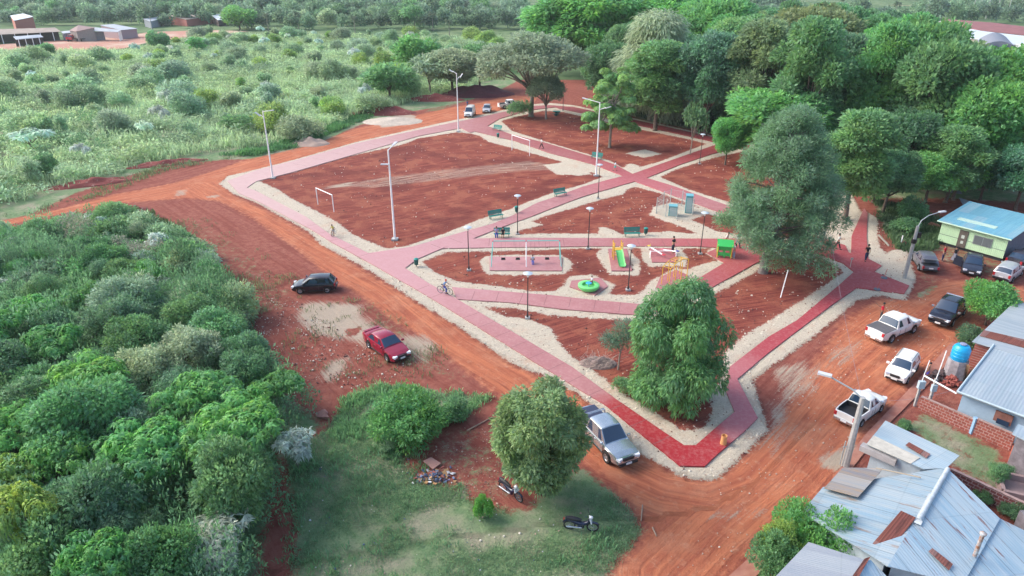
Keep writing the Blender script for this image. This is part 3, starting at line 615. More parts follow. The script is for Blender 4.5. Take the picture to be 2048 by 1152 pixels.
# pine by the play court: tufts of needles along drooping limbs
def pine():
    r = random.Random(5); tr = MB(); h = HT(1525, 545, 208)
    tr.tube([(0, 0, -.1), (0, 0, .5), (.1, 0, 3), (.25, .1, 7), (.35, .1, h - 1.5)], [.55, .38, .33, .24, .05], 12)
    tr.tube([(.05, 0, 2.6), (.6, -.2, 4.4), (1.3, -.3, 7.5), (1.6, -.2, 10)], [.2, .19, .12, .04], 8)
    bl = []
    for i in range(300):
        t = r.random() ** .8; z = 3.0 + t * (h - 3.6); prof = 6.9 * (1 - t) ** .62 * (.8 + .2 * min(1, t * 4)) + .5
        az = r.uniform(0, 6.283); rad = prof * math.sqrt(r.uniform(.12, 1)); x, y = rad * math.cos(az) + .9, rad * math.sin(az)
        if x < -1.2 and z < 5.2: continue
        if x > 0: x *= .92
        zz = z - rad * .14; k = r.uniform(.7, 1.2) * (1 - .3 * t)
        bl.append((x, y, zz, k, k, k * .62)); 
        if i % 2 == 0: tr.tube([(.2 + .02 * z, 0, max(2.2, zz - .2 * rad)), (x * .6 + .1, y * .6, zz - .05 * rad), (x, y, zz)], [.10 * (1 - t) + .03, .06, .02], 5)
    q, va, hu = leaves(5, bl, 5.5, 11, .36, .07, up=.8, spread=1.0, fill=.35, lowcut=-1)
    t = thing('pine_tree', 'tall dark blue-green pine with tufted needles standing beside the green playhouse', 'tree', G(1525, 545))
    me = qmesh('crown', q, [LEAF], {'var': va, 'hue': hu}); o = bpy.data.objects.new('crown', me); COL.objects.link(o); o.parent = t; o.color = (.19, .37, .19, 1)
    tr.build('trunk', mat('bark_pine', (.22, .19, .18), .9, var=.4, vscale=4, bump=.05, bscale=6), t, smooth=60); taken.append((*G2((1525, 545)), 3))
pine()
# big weeping tree in the near bed
def weeper():
    h = HT(1330, 800, 552); r = random.Random(9); bl = []
    for i in range(70):
        t = r.random(); z = .9 + t * (h - 1.6); pr = 2.75 * math.sin(math.pi * min(1, .22 + t * .78)) ** .6 + .15
        if t > .8: pr *= .75
        a = r.uniform(0, 6.283); s = pr * math.sqrt(r.uniform(.25, 1)); k = r.uniform(.55, 1.0)
        bl.append((s * math.cos(a) + .15 * (t - .5), s * math.sin(a), z, k, k, k * 1.15))
    q, va, hu = leaves(9, bl, 13, 8, .26, .085, up=0, out=.8, droop=.75, spread=.8, fill=.2)
    t = thing('tree', 'dense round green tree with drooping fine leaves in the near corner bed', 'tree', G(1340, 800))
    me = qmesh('crown', q, [LEAF], {'var': va, 'hue': hu}); o = bpy.data.objects.new('crown', me); COL.objects.link(o); o.parent = t; o.color = (.15, .37, .13, 1)
    limbs(9, bl, 2.0, .2, nmax=14).build('trunk', BARK, t); taken.append((*G2((1340, 800)), 3))
weeper()
# mango-like tree by the motorcycles
def roundtree():
    g = G(1078, 985); h = HT(1078, 985, 762); r = random.Random(21); bl = []
    for i in range(64):
        u = r.uniform(-.9, 1); a = r.uniform(0, 6.283); s = math.sqrt(1 - u * u) * r.uniform(.7, .9) * 2.25
        k = r.uniform(.42, .72); bl.append((s * math.cos(a), s * math.sin(a), h * .54 + u * h * .40, k, k, k * .95))
    q, va, hu = leaves(21, bl, 17, 9, .24, .095, up=.3, droop=.25, fill=.2)
    t = thing('tree', 'compact round tree with small green and russet leaves beside the silver pickup', 'tree', g)
    me = qmesh('crown', q, [LEAF], {'var': va, 'hue': hu}); o = bpy.data.objects.new('crown', me); COL.objects.link(o); o.parent = t; o.color = (.27, .42, .17, 1)
    limbs(21, bl, 1.2, .15, nmax=12).build('trunk', BARK, t); taken.append((g.x, g.y, 5))
roundtree()

def sapling():
    r = random.Random(4); b = MB(); h = HT(1236, 740, 648); b.tube([(0, 0, 0), (.05, 0, h * .35), (.3, .1, h * .62), (.05, .1, h * .9)], [.07, .055, .04, .02], 6); b.tube([(.05, 0, h * .4), (-.35, 0, h * .6), (-.6, .1, h * .8)], [.045, .035, .02], 6)
    bl = [(r.uniform(-1.1, .75), r.uniform(-.7, .7), h * r.uniform(.55, .98), .42, .42, .34) for _ in range(20)]
    q, va, hu = leaves(4, bl, 9, 10, .3, .04, up=.6, fill=.3); t = thing('small_tree', 'small bluish pine sapling on a bent pale stem over the brush heap', 'tree', G(1236, 740))
    me = qmesh('crown', q, [LEAF], {'var': va, 'hue': hu}); o = bpy.data.objects.new('crown', me); COL.objects.link(o); o.parent = t; o.color = (.13, .26, .17, 1); b.build('trunk', BARKL, t); taken.append((*G2((1236, 740)), 2))
sapling()
plant('bush_b', G(1243, 785), .5, 1, GREENS['mid'], 'leafy green shrub at the foot of the drooping tree', 'shrub', name='shrub')
plant('bush_a', G(1300, 775), .55, 2, GREENS['dark'], 'dark shrub tucked under the left side of the drooping tree', 'shrub', name='shrub')
# open pale green tree in the upper bed
def opentree():
    h = HT(1219, 295, 137); r = random.Random(12); bl = []
    for i in range(60):
        t = r.random(); z = h * .22 + t * h * .76; pr = (4.4 * (1 - t) + 2.2 * t) * math.sqrt(r.uniform(.15, 1)); a = r.uniform(0, 6.283)
        k = r.uniform(.7, 1.3); bl.append((pr * math.cos(a), pr * math.sin(a), z, k, k, k * .4))
    q, va, hu = leaves(12, bl, 8, 9, .40, .16, up=.7, fill=.1, star=True, droop=.2)
    t = thing('tree', 'open bright green tree with spreading tiers standing alone in the upper bed', 'tree', G(1219, 295))
    me = qmesh('crown', q, [LEAF], {'var': va, 'hue': hu}); o = bpy.data.objects.new('crown', me); COL.objects.link(o); o.parent = t; o.color = (.24, .48, .14, 1)
    limbs(12, bl, h * .62, .22, nmax=26).build('trunk', BARKL, t); taken.append((*G2((1219, 295)), 3))
opentree()
hero('grey_b', 1062, 233, 55, 13.2, label='large grey-green spreading tree behind the white vehicles at the far corner', col=(.32, .42, .27), w=210, Rx=6.6)
hero('grey_b', 1092, 238, 142, 13.2, label='smaller grey-green tree joined to the large spreading one by the picnic table', col=(.30, .40, .25), w=85, Rx=6.3)
hero('bush_b', 1040, 236, 195, 2.6, label='ivy green shrub wrapped round the trunk beside the white pickup', col=GREENS['mid'], cat='shrub', name='shrub')
# forest along the upper right
FOR = [ # base px, base py, top py, width, kind, colour, label
 (1170,150,-40,270,'mango','bright','broad bright green tree rising behind the grey-green tree'),
 (1330,150,-30,200,'mango','bright','rounded bright green tree at the top edge behind the bamboo'),
 (1300,240,28,260,'bamboo','grey','tall feathery bamboo clump with drooping grey-green sprays'),
 (1425,200,-20,190,'mango','bright','bright green tree at the top edge right of the bamboo'),
 (1310,262,78,165,'forest_b','mid','mid green tree directly behind the open tree in the bed'),
 (1215,215,80,130,'forest_c','dark','dark green tree between the grey-green tree and the bamboo'),
 (1410,272,55,150,'forest_a','teal','dark teal tree with hanging foliage behind the black lamp'),
 (1505,285,35,170,'forest_b','olive','tall olive green tree left of the big pine top'),
 (1470,225,25,170,'forest_a','mid','green tree rising behind the olive one'),
 (1600,235,5,230,'forest_c','olive','broad olive tree at the top of the wood'),
 (1590,330,30,180,'forest_b','mid','tall green tree just behind the pine'),
 (1540,330,172,240,'forest_c','bright','light green spreading crown left of the pine top'),
 (1650,300,55,150,'forest_a','dark','dark narrow tree in the middle of the wood'),
 (1725,330,38,150,'forest_b','bright','tall bright green tree in the middle of the wood'),
 (1690,440,215,180,'forest_b','mid','leafy green tree directly right of the pine'),
 (1800,310,30,200,'forest_c','mid','broad green tree right of the tall bright one'),
 (1870,290,68,160,'forest_a','olive','olive tree in front of the white sheds'),
 (1790,380,215,150,'forest_c','dark','low dark tree in the gap of the wood'),
 (1975,350,80,235,'mango','bright','huge bright green round tree right of the wood'),
 (1850,405,300,130,'forest_c','bright','bright low crown beside the dark gap'),
 (1905,400,280,120,'mango','bright','bright low crown left of the green hut'),
 (1820,440,395,60,'bush_a','mid','small green bush beside the narrow gravel walk'),
 (2030,420,290,140,'forest_c','teal','dark bluish tree behind the green hut'),
 (2095,300,200,150,'forest_c','dark','dark tree at the right edge beyond the hut'),
 (1745,405,330,100,'forest_c','dark','dark understorey tree at the end of the gravel walk'),
 (1640,200,20,150,'forest_a','mid','green tree far back in the wood below the palms'),
 (1740,190,30,150,'forest_a','mid','green tree far back in the wood by the feathery palm'),
 (1380,310,215,60,'far_c','dark','low dark shrubby tree behind the upper black lamps'),
 (1450,330,232,80,'forest_c','bright','lime green low tree left of the pine beside the lamp'),
 (1835,350,70,210,'forest_c','mid','wide tall green tree above the gap left of the green hut'),
 (1930,375,150,190,'forest_c','bright','wide bright green tree above the green hut roof'),
 (1765,425,290,130,'forest_a','mid','green tree rising at the end of the narrow gravel walk'),
 (1890,405,250,150,'forest_b','mid','tall green tree between the bright crowns behind the green hut'),
 (1960,400,300,110,'forest_c','dark','dark low tree right behind the blue tin roof'),
 (2150,430,150,200,'mango','bright','bright tree leaning in at the right edge'),
]
RX = dict(mango=6.6, bamboo=6.5, forest_a=6, forest_b=5.6, forest_c=6.4, far_c=4.4, grey_a=6.3, bush_a=2)
HH = dict(mango=14, bamboo=15.2, forest_a=15.2, forest_b=17, forest_c=14, far_c=7.8, bush_a=2.5)
for px, py, pt, wd, kind, c, lab in FOR:
    hero(kind, px, py, pt, HH[kind], w=wd, Rx=RX[kind], col=jit(GREENS[c], .1), label=lab, cat='bush' if kind == 'bush_a' else 'tree', group='trees of the wood along the upper right side')
def tall(p, r, k):
    key = r.choice(['forest_b', 'forest_a', 'forest_c', 'forest_b']); c = r.choice(['mid', 'mid', 'olive', 'mid', 'bright', 'dark']); t = plant(key, (p[0], p[1], 0), r.uniform(.85, 1.15), r.uniform(0, 6), jit(GREENS[c]), 'tall %s tree filling the wood behind the front row' % c.replace('mid', 'green').replace('teal', 'bluish'), 'tree', 'tall trees filling the wood', sz=r.uniform(.95, 1.2))
scatter([(1220,190),(1300,150),(1500,130),(1760,150),(1800,250),(1880,330),(1850,345),(1740,340),(1640,290),(1440,235),(1280,212)], 60, 5.2, tall, seed=6)
# understorey filling the wood's foot
def und(p, r, k):
    key = r.choice(['forest_c', 'forest_a', 'far_b', 'round_a']); s = {'forest_c': .5, 'forest_a': .5, 'far_b': .75, 'round_a': 1.3}[key] * r.uniform(.85, 1.25)
    plant(key, (p[0], p[1], 0), s, r.uniform(0, 6), jit(GREENS[r.choice(['dark', 'mid', 'teal', 'dark', 'olive'])]), 'dark understorey tree inside the wood on the upper right', 'tree', 'understorey trees of the wood')
scatter([(1150,165),(1300,120),(1500,110),(1900,160),(2300,160),(2300,330),(2050,380),(1950,372),(1850,385),(1740,370),(1640,320),(1440,262),(1280,232),(1190,200)], 50, 6.0, und, seed=5)
# ---- left thicket --------------------------------------------------------------------------
NEAR = [
 (35,1060,930,150,'feather_a','lime','yellow-green feathery tree at the left edge near the bottom'),
 (90,1180,985,150,'feather_a','lime','lime green feathery tree in the bottom left corner'),
 (150,1010,880,160,'feather_b','bright','bright feathery tree above the lime one'),
 (445,1146,1048,155,'silver_a','silver','silvery star-leaved tree at the bottom beside the lawn'),
 (597,935,868,92,'silver_a','silver','silvery shrubby tree at the top left corner of the lawn'),
 (70,305,258,95,'silver_b','silver','pale silvery tree alone in the scrub above the dirt road'),
 (40,520,478,90,'silver_b','silver','silvery shrub at the left edge below the dirt road'),
 (160,615,582,40,'silver_b','silver','little silvery shrub in the middle of the left thicket'),
 (420,600,570,60,'silver_b','silver','little silvery shrub at the thicket edge near the dirt track'),
 (30,660,618,70,'silver_b','silver','silvery shrub at the left edge of the thicket'),
 (300,830,705,150,'olive','grey','large domed grey-green tree in the middle of the thicket'),
 (505,760,672,90,'round_b','teal','soft blue-green round tree near the red car side of the thicket'),
 (350,660,600,110,'willow','teal','dark drooping tree above the domed grey-green one'),
 (400,690,598,100,'round_b','mid','round green tree beside the drooping one'),
 (200,950,770,190,'round_a','mid','big round green tree left of the lawn'),
 (90,900,770,180,'round_a','dark','big dark round tree at the left edge'),
 (60,760,712,110,'feather_b','bright','bright green bushy tree at the left edge of the thicket'),
 (420,900,760,170,'feather_a','bright','bright layered feathery tree left of the silvery corner shrub'),
 (560,830,752,120,'feather_b','bright','bright feathery tree overhanging the bare red soil'),
 (500,900,790,140,'feather_b','bright','bright green feathery tree at the lawn corner'),
 (320,1010,860,200,'feather_a','bright','spreading bright layered tree near the lawn'),
 (480,1060,900,150,'round_b','mid','round dense tree at the left edge of the lawn'),
 (285,1175,1035,150,'willow','dark','dark long-leaved tree at the bottom of the thicket'),
 (130,1215,1060,160,'round_b','mid','round green tree cut by the bottom edge beside the lime one'),
 (335,1205,1075,150,'round_b','mid','round green tree cut by the bottom edge left of the silvery one'),
 (230,1240,1085,170,'feather_a','bright','bright feathery tree at the very bottom edge'),
 (230,1130,960,160,'round_b','dark','dark round tree in the lower thicket'),
 (480,620,580,60,'feather_b','mid','small feathery tree leaning over the red track'),
 (240,470,410,90,'round_b','mid','green bush by the heap of red soil on the dirt road'),
]
HN = dict(feather_a=6.3, feather_b=5.4, silver_a=4.1, silver_b=3.1, olive=5.7, round_a=6.9, round_b=5.7, willow=6.0)
RN = dict(feather_a=3.4, feather_b=2.9, silver_a=1.9, silver_b=1.5, olive=3.1, round_a=3.2, round_b=3.1, willow=2.7)
for px, py, pt, wd, kind, c, lab in NEAR:
    hero(kind, px, py, pt, HN[kind], w=wd, Rx=RN[kind], col=jit(GREENS[c], .08), label=lab, group='trees of the thicket left of the lawn')
KL = {'round_a': 'round leafy', 'round_b': 'round leafy', 'feather_a': 'feathery', 'feather_b': 'feathery', 'willow': 'drooping', 'olive': 'small-leaved', 'silver_b': 'silvery', 'dry': 'thin dry', 'bush_a': 'low round', 'bush_b': 'low spreading'}
def thick(p, r, k):
    key = r.choice(['round_a', 'round_b', 'round_b', 'feather_a', 'feather_b', 'willow', 'olive', 'olive']); c = {'feather_a': 'bright', 'feather_b': 'bright'}.get(key, r.choice(['mid', 'dark', 'mid', 'teal', 'grey', 'dark']))
    plant(key, (p[0], p[1], 0), r.uniform(.62, .9), r.uniform(0, 6), jit(GREENS[c]), '%s %s tree in the dense lower left thicket' % (KL[key], c.replace('mid', 'green').replace('teal', 'bluish green')), 'tree', 'trees of the lower left thicket')
scatter([(-120,660),(60,640),(330,660),(470,700),(560,790),(620,850),(560,890),(530,1000),(500,1070),(380,1085),(250,1200),(-420,1250)], 92, 3.1, thick, seed=8)
def shrubs(p, r, k):
    key = r.choice(['bush_a', 'bush_b', 'bush_a', 'dry', 'silver_b', 'round_b', 'willow']); c = {'dry': 'dry', 'silver_b': 'silver'}.get(key, r.choice(['mid', 'grey', 'pale', 'dark', 'mid', 'bright']))
    s = r.uniform(.8, 1.35) * {'round_b': .5, 'willow': .5, 'silver_b': .75}.get(key, 1)
    plant(key, (p[0], p[1], 0), s, r.uniform(0, 6), jit(GREENS[c]), '%s %s shrub in the scrub between dirt road and thicket' % (KL[key], c), 'shrub', 'shrubs below the left dirt road', name='shrub')
scatter([(-200,525),(60,490),(200,462),(280,465),(330,490),(400,530),(450,600),(480,650),(470,720),(330,670),(60,640),(-200,680)], 150, 1.7, shrubs, seed=9)
# ---- bushes on the lawn's edge --------------------------------------------------------------
hero('round_c', 815, 878, 785, 3.6, w=150, Rx=2.6, label='bright leafy bush at the head of the lawn below the red car', col=(.15, .40, .11), cat='bush', name='bush')
hero('hedge', 968, 1035, 992, 2.0, w=44, Rx=1.6, label='small bright round bush beside the broken bricks on the lawn', col=(.15, .45, .08), cat='bush', name='bush')
for i, (px, py, s, c, l) in enumerate([(905,838,.6,'mid','green bush on the bank right of the bright leafy bush'),(770,900,.45,'pale','pale green weedy bush at the left foot of the bright leafy bush'),(865,850,.5,'bright','small bright bush touching the bright leafy bush')]):
    plant('bush_b' if i % 2 else 'bush_a', G(px, py), s, i, GREENS[c], l, 'bush', name='bush')
# ---- upper left scrub ----------------------------------------------------------------------
def scrub(p, r, k):
    key = r.choice(['bush_a', 'bush_b', 'far_a', 'far_c', 'far_b', 'silver_b', 'bush_a']); c = {'silver_b': 'silver'}.get(key, r.choice(['pale', 'pale', 'grey', 'pale', 'lime', 'grey']))
    s = {'bush_a': 1.7, 'bush_b': 2.0, 'far_a': .42, 'far_b': .30, 'far_c': .42, 'silver_b': 1.3}[key] * r.uniform(.7, 1.25)
    plant(key, (p[0], p[1], 0), s, r.uniform(0, 6), jit(GREENS[c]), '%s bush in the tall grass field above the dirt road' % {'mid': 'green', 'pale': 'pale green', 'grey': 'grey-green', 'bright': 'bright green', 'lime': 'yellow-green', 'silver': 'silvery'}[c], 'bush', 'bushes in the upper left grass field', name='bush', parts=False)
scatter([(-250,110),(0,118),(240,118),(400,70),(900,75),(1040,90),(960,150),(870,190),(700,225),(560,290),(400,300),(250,330),(100,390),(-200,430)], 215, 3.9, scrub, seed=10)
MID = [(835,150,75,95,'far_a','bright','tall leafy bright tree in the field behind the white lamp poles'),(905,188,95,130,'forest_c','grey','grey-green tree above the rubble beside the parked van'),(860,190,115,110,'far_c','grey','pale limbed tree over the rubble heap'),(780,200,130,110,'far_a','mid','green bush at the edge of the wild grass by the rubble'),(960,180,85,95,'forest_c','mid','green tree left of the big grey-green tree'),(745,225,190,80,'bush_a','pale','pale bush beside the heap of red rubble'),(600,280,235,90,'bush_a','grey','grey flowering shrub at the grass edge near the lamp pole'),(480,260,225,100,'bush_b','mid','green shrub near the far left lamp pole'),(90,355,310,60,'bush_a','mid','small bush beside the upper dirt bank at the left'),(320,102,64,45,'far_a','mid','round tree on the far dirt yard'),(95,115,88,40,'far_a','mid','single tree in front of the far sheds'),(395,105,76,40,'far_b','bright','bright small tree at the edge of the far dirt yard'),(480,60,15,70,'far_a','bright','bright tree beside the far grey shed')]
HH.update(far_a=8.2, far_b=10, bush_b=2.6); RX.update(far_a=5, far_b=4.6, bush_b=1.9)
for px, py, pt, wd, kind, c, lab in MID: hero(kind, px, py, pt, HH[kind], w=wd, Rx=RX[kind], col=jit(GREENS[c], .08), label=lab, cat='tree' if kind[0] == 'f' else 'bush', name='tree' if kind[0] == 'f' else 'bush')
# ---- distant trees round the village ---------------------------------------------------------
def inpx(p, x0, x1, y0, y1):
    a, b = G(x0, y1), G(x1, y0); return y0 < 0
def mass(name, label, rows, seed):
    r = random.Random(seed); VV = []; va = []; hu = []
    for x0, x1, py, step, s0, s1 in rows:
        px = x0
        while px < x1:
            p = G(px, py + r.uniform(-2.5, 2.5)); px += step * r.uniform(.7, 1.3)
            if any((p[0] - q[0]) ** 2 + (p[1] - q[1]) ** 2 < (q[2] * .7) ** 2 for q in taken): continue
            q, a, h = FARQ[r.randrange(len(FARQ))]; s = r.uniform(s0, s1); t = r.uniform(0, 6.283); ct, st = math.cos(t), math.sin(t)
            x = q[..., 0] * ct - q[..., 1] * st; y = q[..., 0] * st + q[..., 1] * ct
            VV.append(np.stack([x * s + p[0], y * s + p[1], q[..., 2] * s * r.uniform(.85, 1.25)], -1)); va.append(np.clip(a + r.uniform(-.3, .25), 0, 1)); hu.append(np.clip(h + r.uniform(-.4, .4), 0, 1))
    me = qmesh(name, np.concatenate(VV), [LEAF], {'var': np.concatenate(va), 'hue': np.concatenate(hu)})
    o = bpy.data.objects.new(name, me); COL.objects.link(o); o.color = (.20, .34, .20, 1); tag(o, label, kind='stuff')
FARQ = [leaves(50 + i, blobset(50 + i, sh, 14, 4.2, 3.2, 4.2, (.3, .45)), .55, 7, 1.5, .75) for i, sh in enumerate(('round', 'tall', 'round', 'umb'))]
def dist(p, r, k):
    key = r.choice(['far_a', 'far_b', 'far_a', 'far_c']); c = r.choice(['mid', 'dark', 'mid', 'grey', 'pale', 'dark'])
    plant(key, (p[0], p[1], 0), r.uniform(.8, 1.45), r.uniform(0, 6), jit(GREENS[c]), '%s tree in the distant wood beyond the grass field' % {'mid': 'green', 'dark': 'dark green', 'grey': 'grey-green', 'pale': 'pale green'}[c], 'tree', 'trees of the distant wood', parts=False)
scatter([(-60,60),(30,52),(240,42),(420,50),(500,52),(620,58),(760,62),(940,68),(1060,40),(1060,30),(600,28),(100,28),(-60,40)], 55, 7.5, dist, seed=11)
mass('distant_wood', 'distant wood closing the view behind the grass field and the village',
  [(470, 1080, 58, 30, .6, 1.0), (-120, 1070, 50, 40, .7, 1.2), (-120, 1070, 43, 30, .8, 1.3), (-120, 1060, 36, 32, .9, 1.4), (-120, 1040, 29, 26, .9, 1.4), (-120, 960, 22, 26, 1.0, 1.5), (-120, 960, 14, 24, 1.0, 1.7), (-120, 960, 6, 24, 1.2, 1.9), (-150, 2200, -3, 26, 1.4, 2.2), (-200, 2200, -16, 26, 1.6, 2.6),
   (1420, 1600, 18, 30, .8, 1.4), (1640, 2150, 46, 36, .7, 1.2), (1500, 2150, 38, 34, .7, 1.3), (1880, 2150, 28, 30, .8, 1.3)], 77)
def scrubmass(name, label, poly_px, n, rr_, hh_, col, seed, lf=.34, cpa=2.2, thresh=-.3, flat=.8, hue=.35):
    r = np.random.default_rng(seed); poly = W2(poly_px); A = np.array(poly); p = r.uniform(A.min(0), A.max(0), (n, 2)); d = sdf(poly, p, 2); lm = lumps(p, .5, seed) + lumps(p, .12, seed + 1); p = p[(d > 0) & (lm + r.normal(0, .2, n) > thresh)]
    B = []; VV = []; va = []; hu = []
    T = [leaves(seed + i, [(0, 0, .55, 1, 1, 1), (.7, .3, .4, .6, .6, .6), (-.5, .5, .45, .7, .7, .6)], cpa, 7, lf, lf * .36, up=.7, fill=.1, lowcut=-.2) for i in range(5)]
    lv = lumps(p, .16, seed + 3); lh = lumps(p, .10, seed + 4)
    for i, (x, y) in enumerate(p):
        q, a, h = T[i % 5]; s = r.uniform(*rr_); sz = s * flat * r.uniform(.7, 1.3) * (hh_ / rr_[1]); t = r.uniform(0, 6.28); ct, st = math.cos(t), math.sin(t)
        VV.append(np.stack([(q[..., 0] * ct - q[..., 1] * st) * s + x, (q[..., 0] * st + q[..., 1] * ct) * s + y, q[..., 2] * sz], -1)); va.append(np.clip(a + .5 * lv[i] + r.normal(0, .1), 0, 1)); hu.append(np.clip(h * .6 + .2 + hue * lh[i] * 2 + r.normal(0, .12), 0, 1))
    me = qmesh(name, np.concatenate(VV), [LEAF], {'var': np.concatenate(va), 'hue': np.concatenate(hu)}); o = bpy.data.objects.new(name, me); COL.objects.link(o); o.color = c4(col); tag(o, label, kind='stuff')
scrubmass('field_scrub', 'low merged pale scrub growing through the upper left field', [(-260,106),(240,108),(420,72),(1000,84),(1060,120),(980,158),(860,198),(740,218),(640,258),(500,296),(420,300),(330,318),(240,338),(130,376),(-100,436),(-300,456)], 8500, (.9, 2.1), 1.6, (.40, .57, .30), 201, lf=.42, cpa=1.3, thresh=-.25)
scrubmass('field_scrub', 'darker green scrub at the left side of the upper field', [(-260,200),(60,190),(220,210),(300,270),(260,330),(130,372),(-100,430),(-300,440)], 900, (.7, 1.5), 1.6, (.17, .36, .16), 202, lf=.32, cpa=2.2, thresh=-.05)
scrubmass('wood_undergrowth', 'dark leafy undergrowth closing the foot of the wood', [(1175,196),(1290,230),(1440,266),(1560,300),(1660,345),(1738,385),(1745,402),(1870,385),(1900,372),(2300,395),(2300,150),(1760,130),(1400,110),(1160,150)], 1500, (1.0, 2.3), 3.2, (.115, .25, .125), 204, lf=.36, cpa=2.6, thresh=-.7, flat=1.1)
scrubmass('thicket_mass', 'tangled low growth closing the floor of the left thicket', [(-160,560),(60,505),(200,475),(300,480),(400,545),(470,640),(520,740),(600,840),(555,890),(525,1040),(480,1330),(-420,1330)], 1500, (.7, 1.5), 2.3, (.15, .33, .14), 203, lf=.16, cpa=8, thresh=-.6, flat=1.1)
# ---- palms -----------------------------------------------------------------------------------
def palm_mesh(seed, h, n=22, ln=3.0, pale=False):
    r = np.random.default_rng(seed); tr = MB(); tr.tube([(0, 0, 0), (.1, 0, h * .5), (.0, 0, h)], [.26, .19, .16], 8)
    Q = []
    for i in range(n):
        a = r.uniform(0, 6.283); el = r.uniform(-.2, 1.25); p = np.array([0, 0, h]); d = np.array([math.cos(a) * math.cos(el), math.sin(a) * math.cos(el), math.sin(el)])
        sd = np.array([-math.sin(a), math.cos(a), 0]); S = 9; st = ln / S
        for k in range(S):
            p2 = p + d * st; lw = .55 * math.sin(math.pi * (k + 1) / (S + 1.5)) + .1
            for sg in (-1, 1):
                for j in (0, .5):
                    b = p + d * st * j; e = b + sd * sg * lw + d * st * .9 - np.array([0, 0, lw * .8]); Q.append([b, b + d * st * .35, e + d * .06, e])
            p = p2; d = d + np.array([0, 0, -.26]); d = d / np.linalg.norm(d)
    Q = np.array(Q); return qmesh('crown', Q, [LEAF], {'var': r.uniform(.2, .8, len(Q)), 'hue': r.uniform(.3, .9, len(Q))}), tr
for k, hh in (('palm', 9.), ('royal', 15.)):
    cm, tr = palm_mesh(3, hh, n=26 if k == 'palm' else 18); tm = bpy.data.meshes.new('trunk'); tm.from_pydata(tr.v, [], tr.f); tm.materials.append(BARKL if k == 'palm' else mat('white_trunk', (.5, .5, .48), .8, var=.2)); tm.update(); PROTO[k] = (cm, tm)
for px, py, s, lab in [(537,62,.8,'first palm from the left in the distant row'),(597,58,.8,'second palm from the left in the distant row'),(711,70,.8,'palm standing apart in the grass field'),(830,58,.9,'tall palm at the left of the distant trio'),(866,62,.85,'middle palm of the distant trio'),(899,76,.75,'nearest palm of the distant trio'),(1788,40,1.0,'feathery palm behind the wood right of centre'),(395,45,.8,'palm above the far sheds'),(425,42,.8,'palm right of the far sheds'),(1680,25,1.0,'palm at the top edge behind the wood'),(1720,22,1.0,'palm at the top edge next to another palm')]:
    g = G(px, py); plant('palm', g, s, rnd.uniform(0, 6), (.12, .18, .10), lab, 'palm', 'palms in the distance', name='palm_tree')
for i, (px, py) in enumerate([(1941,38),(1957,31),(1971,38),(1992,31),(2014,32),(2034,36)]):
    plant('royal', G(px, py), 1.0, i, (.07, .13, .06), '%s of the six tall white-trunked palms behind the red shed roof' % ['first from the left', 'second from the left', 'third from the left', 'fourth from the left', 'fifth from the left', 'rightmost'][i], 'palm', 'white-trunked palms at the top right', name='palm_tree')
# ---- ground plants nobody could count ---------------------------------------------------------
def blades(name, label, poly_px, n, h, wd, cols, seed, k=7, spreadr=.35, soften=0, avoid=None, lean=.45):
    r = np.random.default_rng(seed); poly = W2(poly_px); A = np.array(poly); lo, hi = A.min(0), A.max(0)
    p = r.uniform(lo, hi, (n, 2)); d = sdf(poly, p, 2); keep = d > 0
    if avoid is not None: keep &= np.max([sdf(W2(a), p, 1) for a in avoid], 0) < 0
    lm = lumps(p, 1.1, seed + 1) + lumps(p, .35, seed + 2); keep &= (lm + r.normal(0, .18, n)) > soften
    p = p[keep]; lm = lm[keep]; n = len(p)
    hh = r.uniform(h[0], h[1], n) * (1 + .8 * np.clip(lm, -.5, .8)); ci = r.choice(len(cols), n, p=None)
    b = np.repeat(p, k, 0) + r.normal(0, spreadr, (n * k, 2)); H = np.repeat(hh, k) * r.uniform(.6, 1.1, n * k); a = r.uniform(0, 6.283, n * k)
    base = np.stack([b[:, 0], b[:, 1], np.zeros(n * k)], 1); ld = np.stack([np.cos(a), np.sin(a), np.zeros(n * k)], 1) * (H * lean * r.uniform(.2, 1.2, n * k))[:, None]
    sd = np.stack([-np.sin(a), np.cos(a), np.zeros(n * k)], 1) * (wd * r.uniform(.6, 1.3, n * k))[:, None]
    up = np.array([0, 0, 1.]); mid = base + up * (H * .6)[:, None] + ld * .4; tip = base + up * H[:, None] + ld
    q = np.stack([base, mid - sd, tip, mid + sd], 1)
    me = qmesh(name, q, [LEAF], {'var': np.clip(np.repeat(.5 + .35 * lm + r.normal(0, .1, n), k) + r.normal(0, .1, n * k), 0, 1), 'hue': np.clip(np.repeat(.5 + .5 * lumps(p, .25, seed + 7) + r.normal(0, .12, n), k), 0, 1)})
    o = bpy.data.objects.new(name, me); COL.objects.link(o); o.color = c4(cols[0]); tag(o, label, kind='stuff'); return o
blades('tall_grass', 'tall pale green wild grass filling the upper left field', [(-260,102),(240,104),(420,70),(1000,80),(1060,120),(980,160),(860,200),(740,222),(640,262),(500,300),(420,305),(330,322),(240,342),(130,380),(-100,440),(-300,460)], 60000, (.6, 1.7), .085, [(.40, .56, .29)], 21, k=7, spreadr=.6, soften=-.25, lean=.6)
blades('weeds', 'mixed green weeds between the shrubs of the left scrub', [(-200,492),(60,458),(200,425),(290,428),(370,470),(430,540),(480,620),(520,720),(300,700),(-260,760)], 16000, (.4, 1.2), .10, [(.12, .19, .085)], 22, k=7, spreadr=.3, soften=-.25)
blades('undergrowth', 'dark undergrowth on the floor of the left thicket', [(-120,660),(330,660),(500,720),(600,840),(560,900),(530,1040),(500,1330),(-420,1330)], 7000, (.15, .45), .03, [(.15, .33, .14)], 23, k=7, soften=-.6)
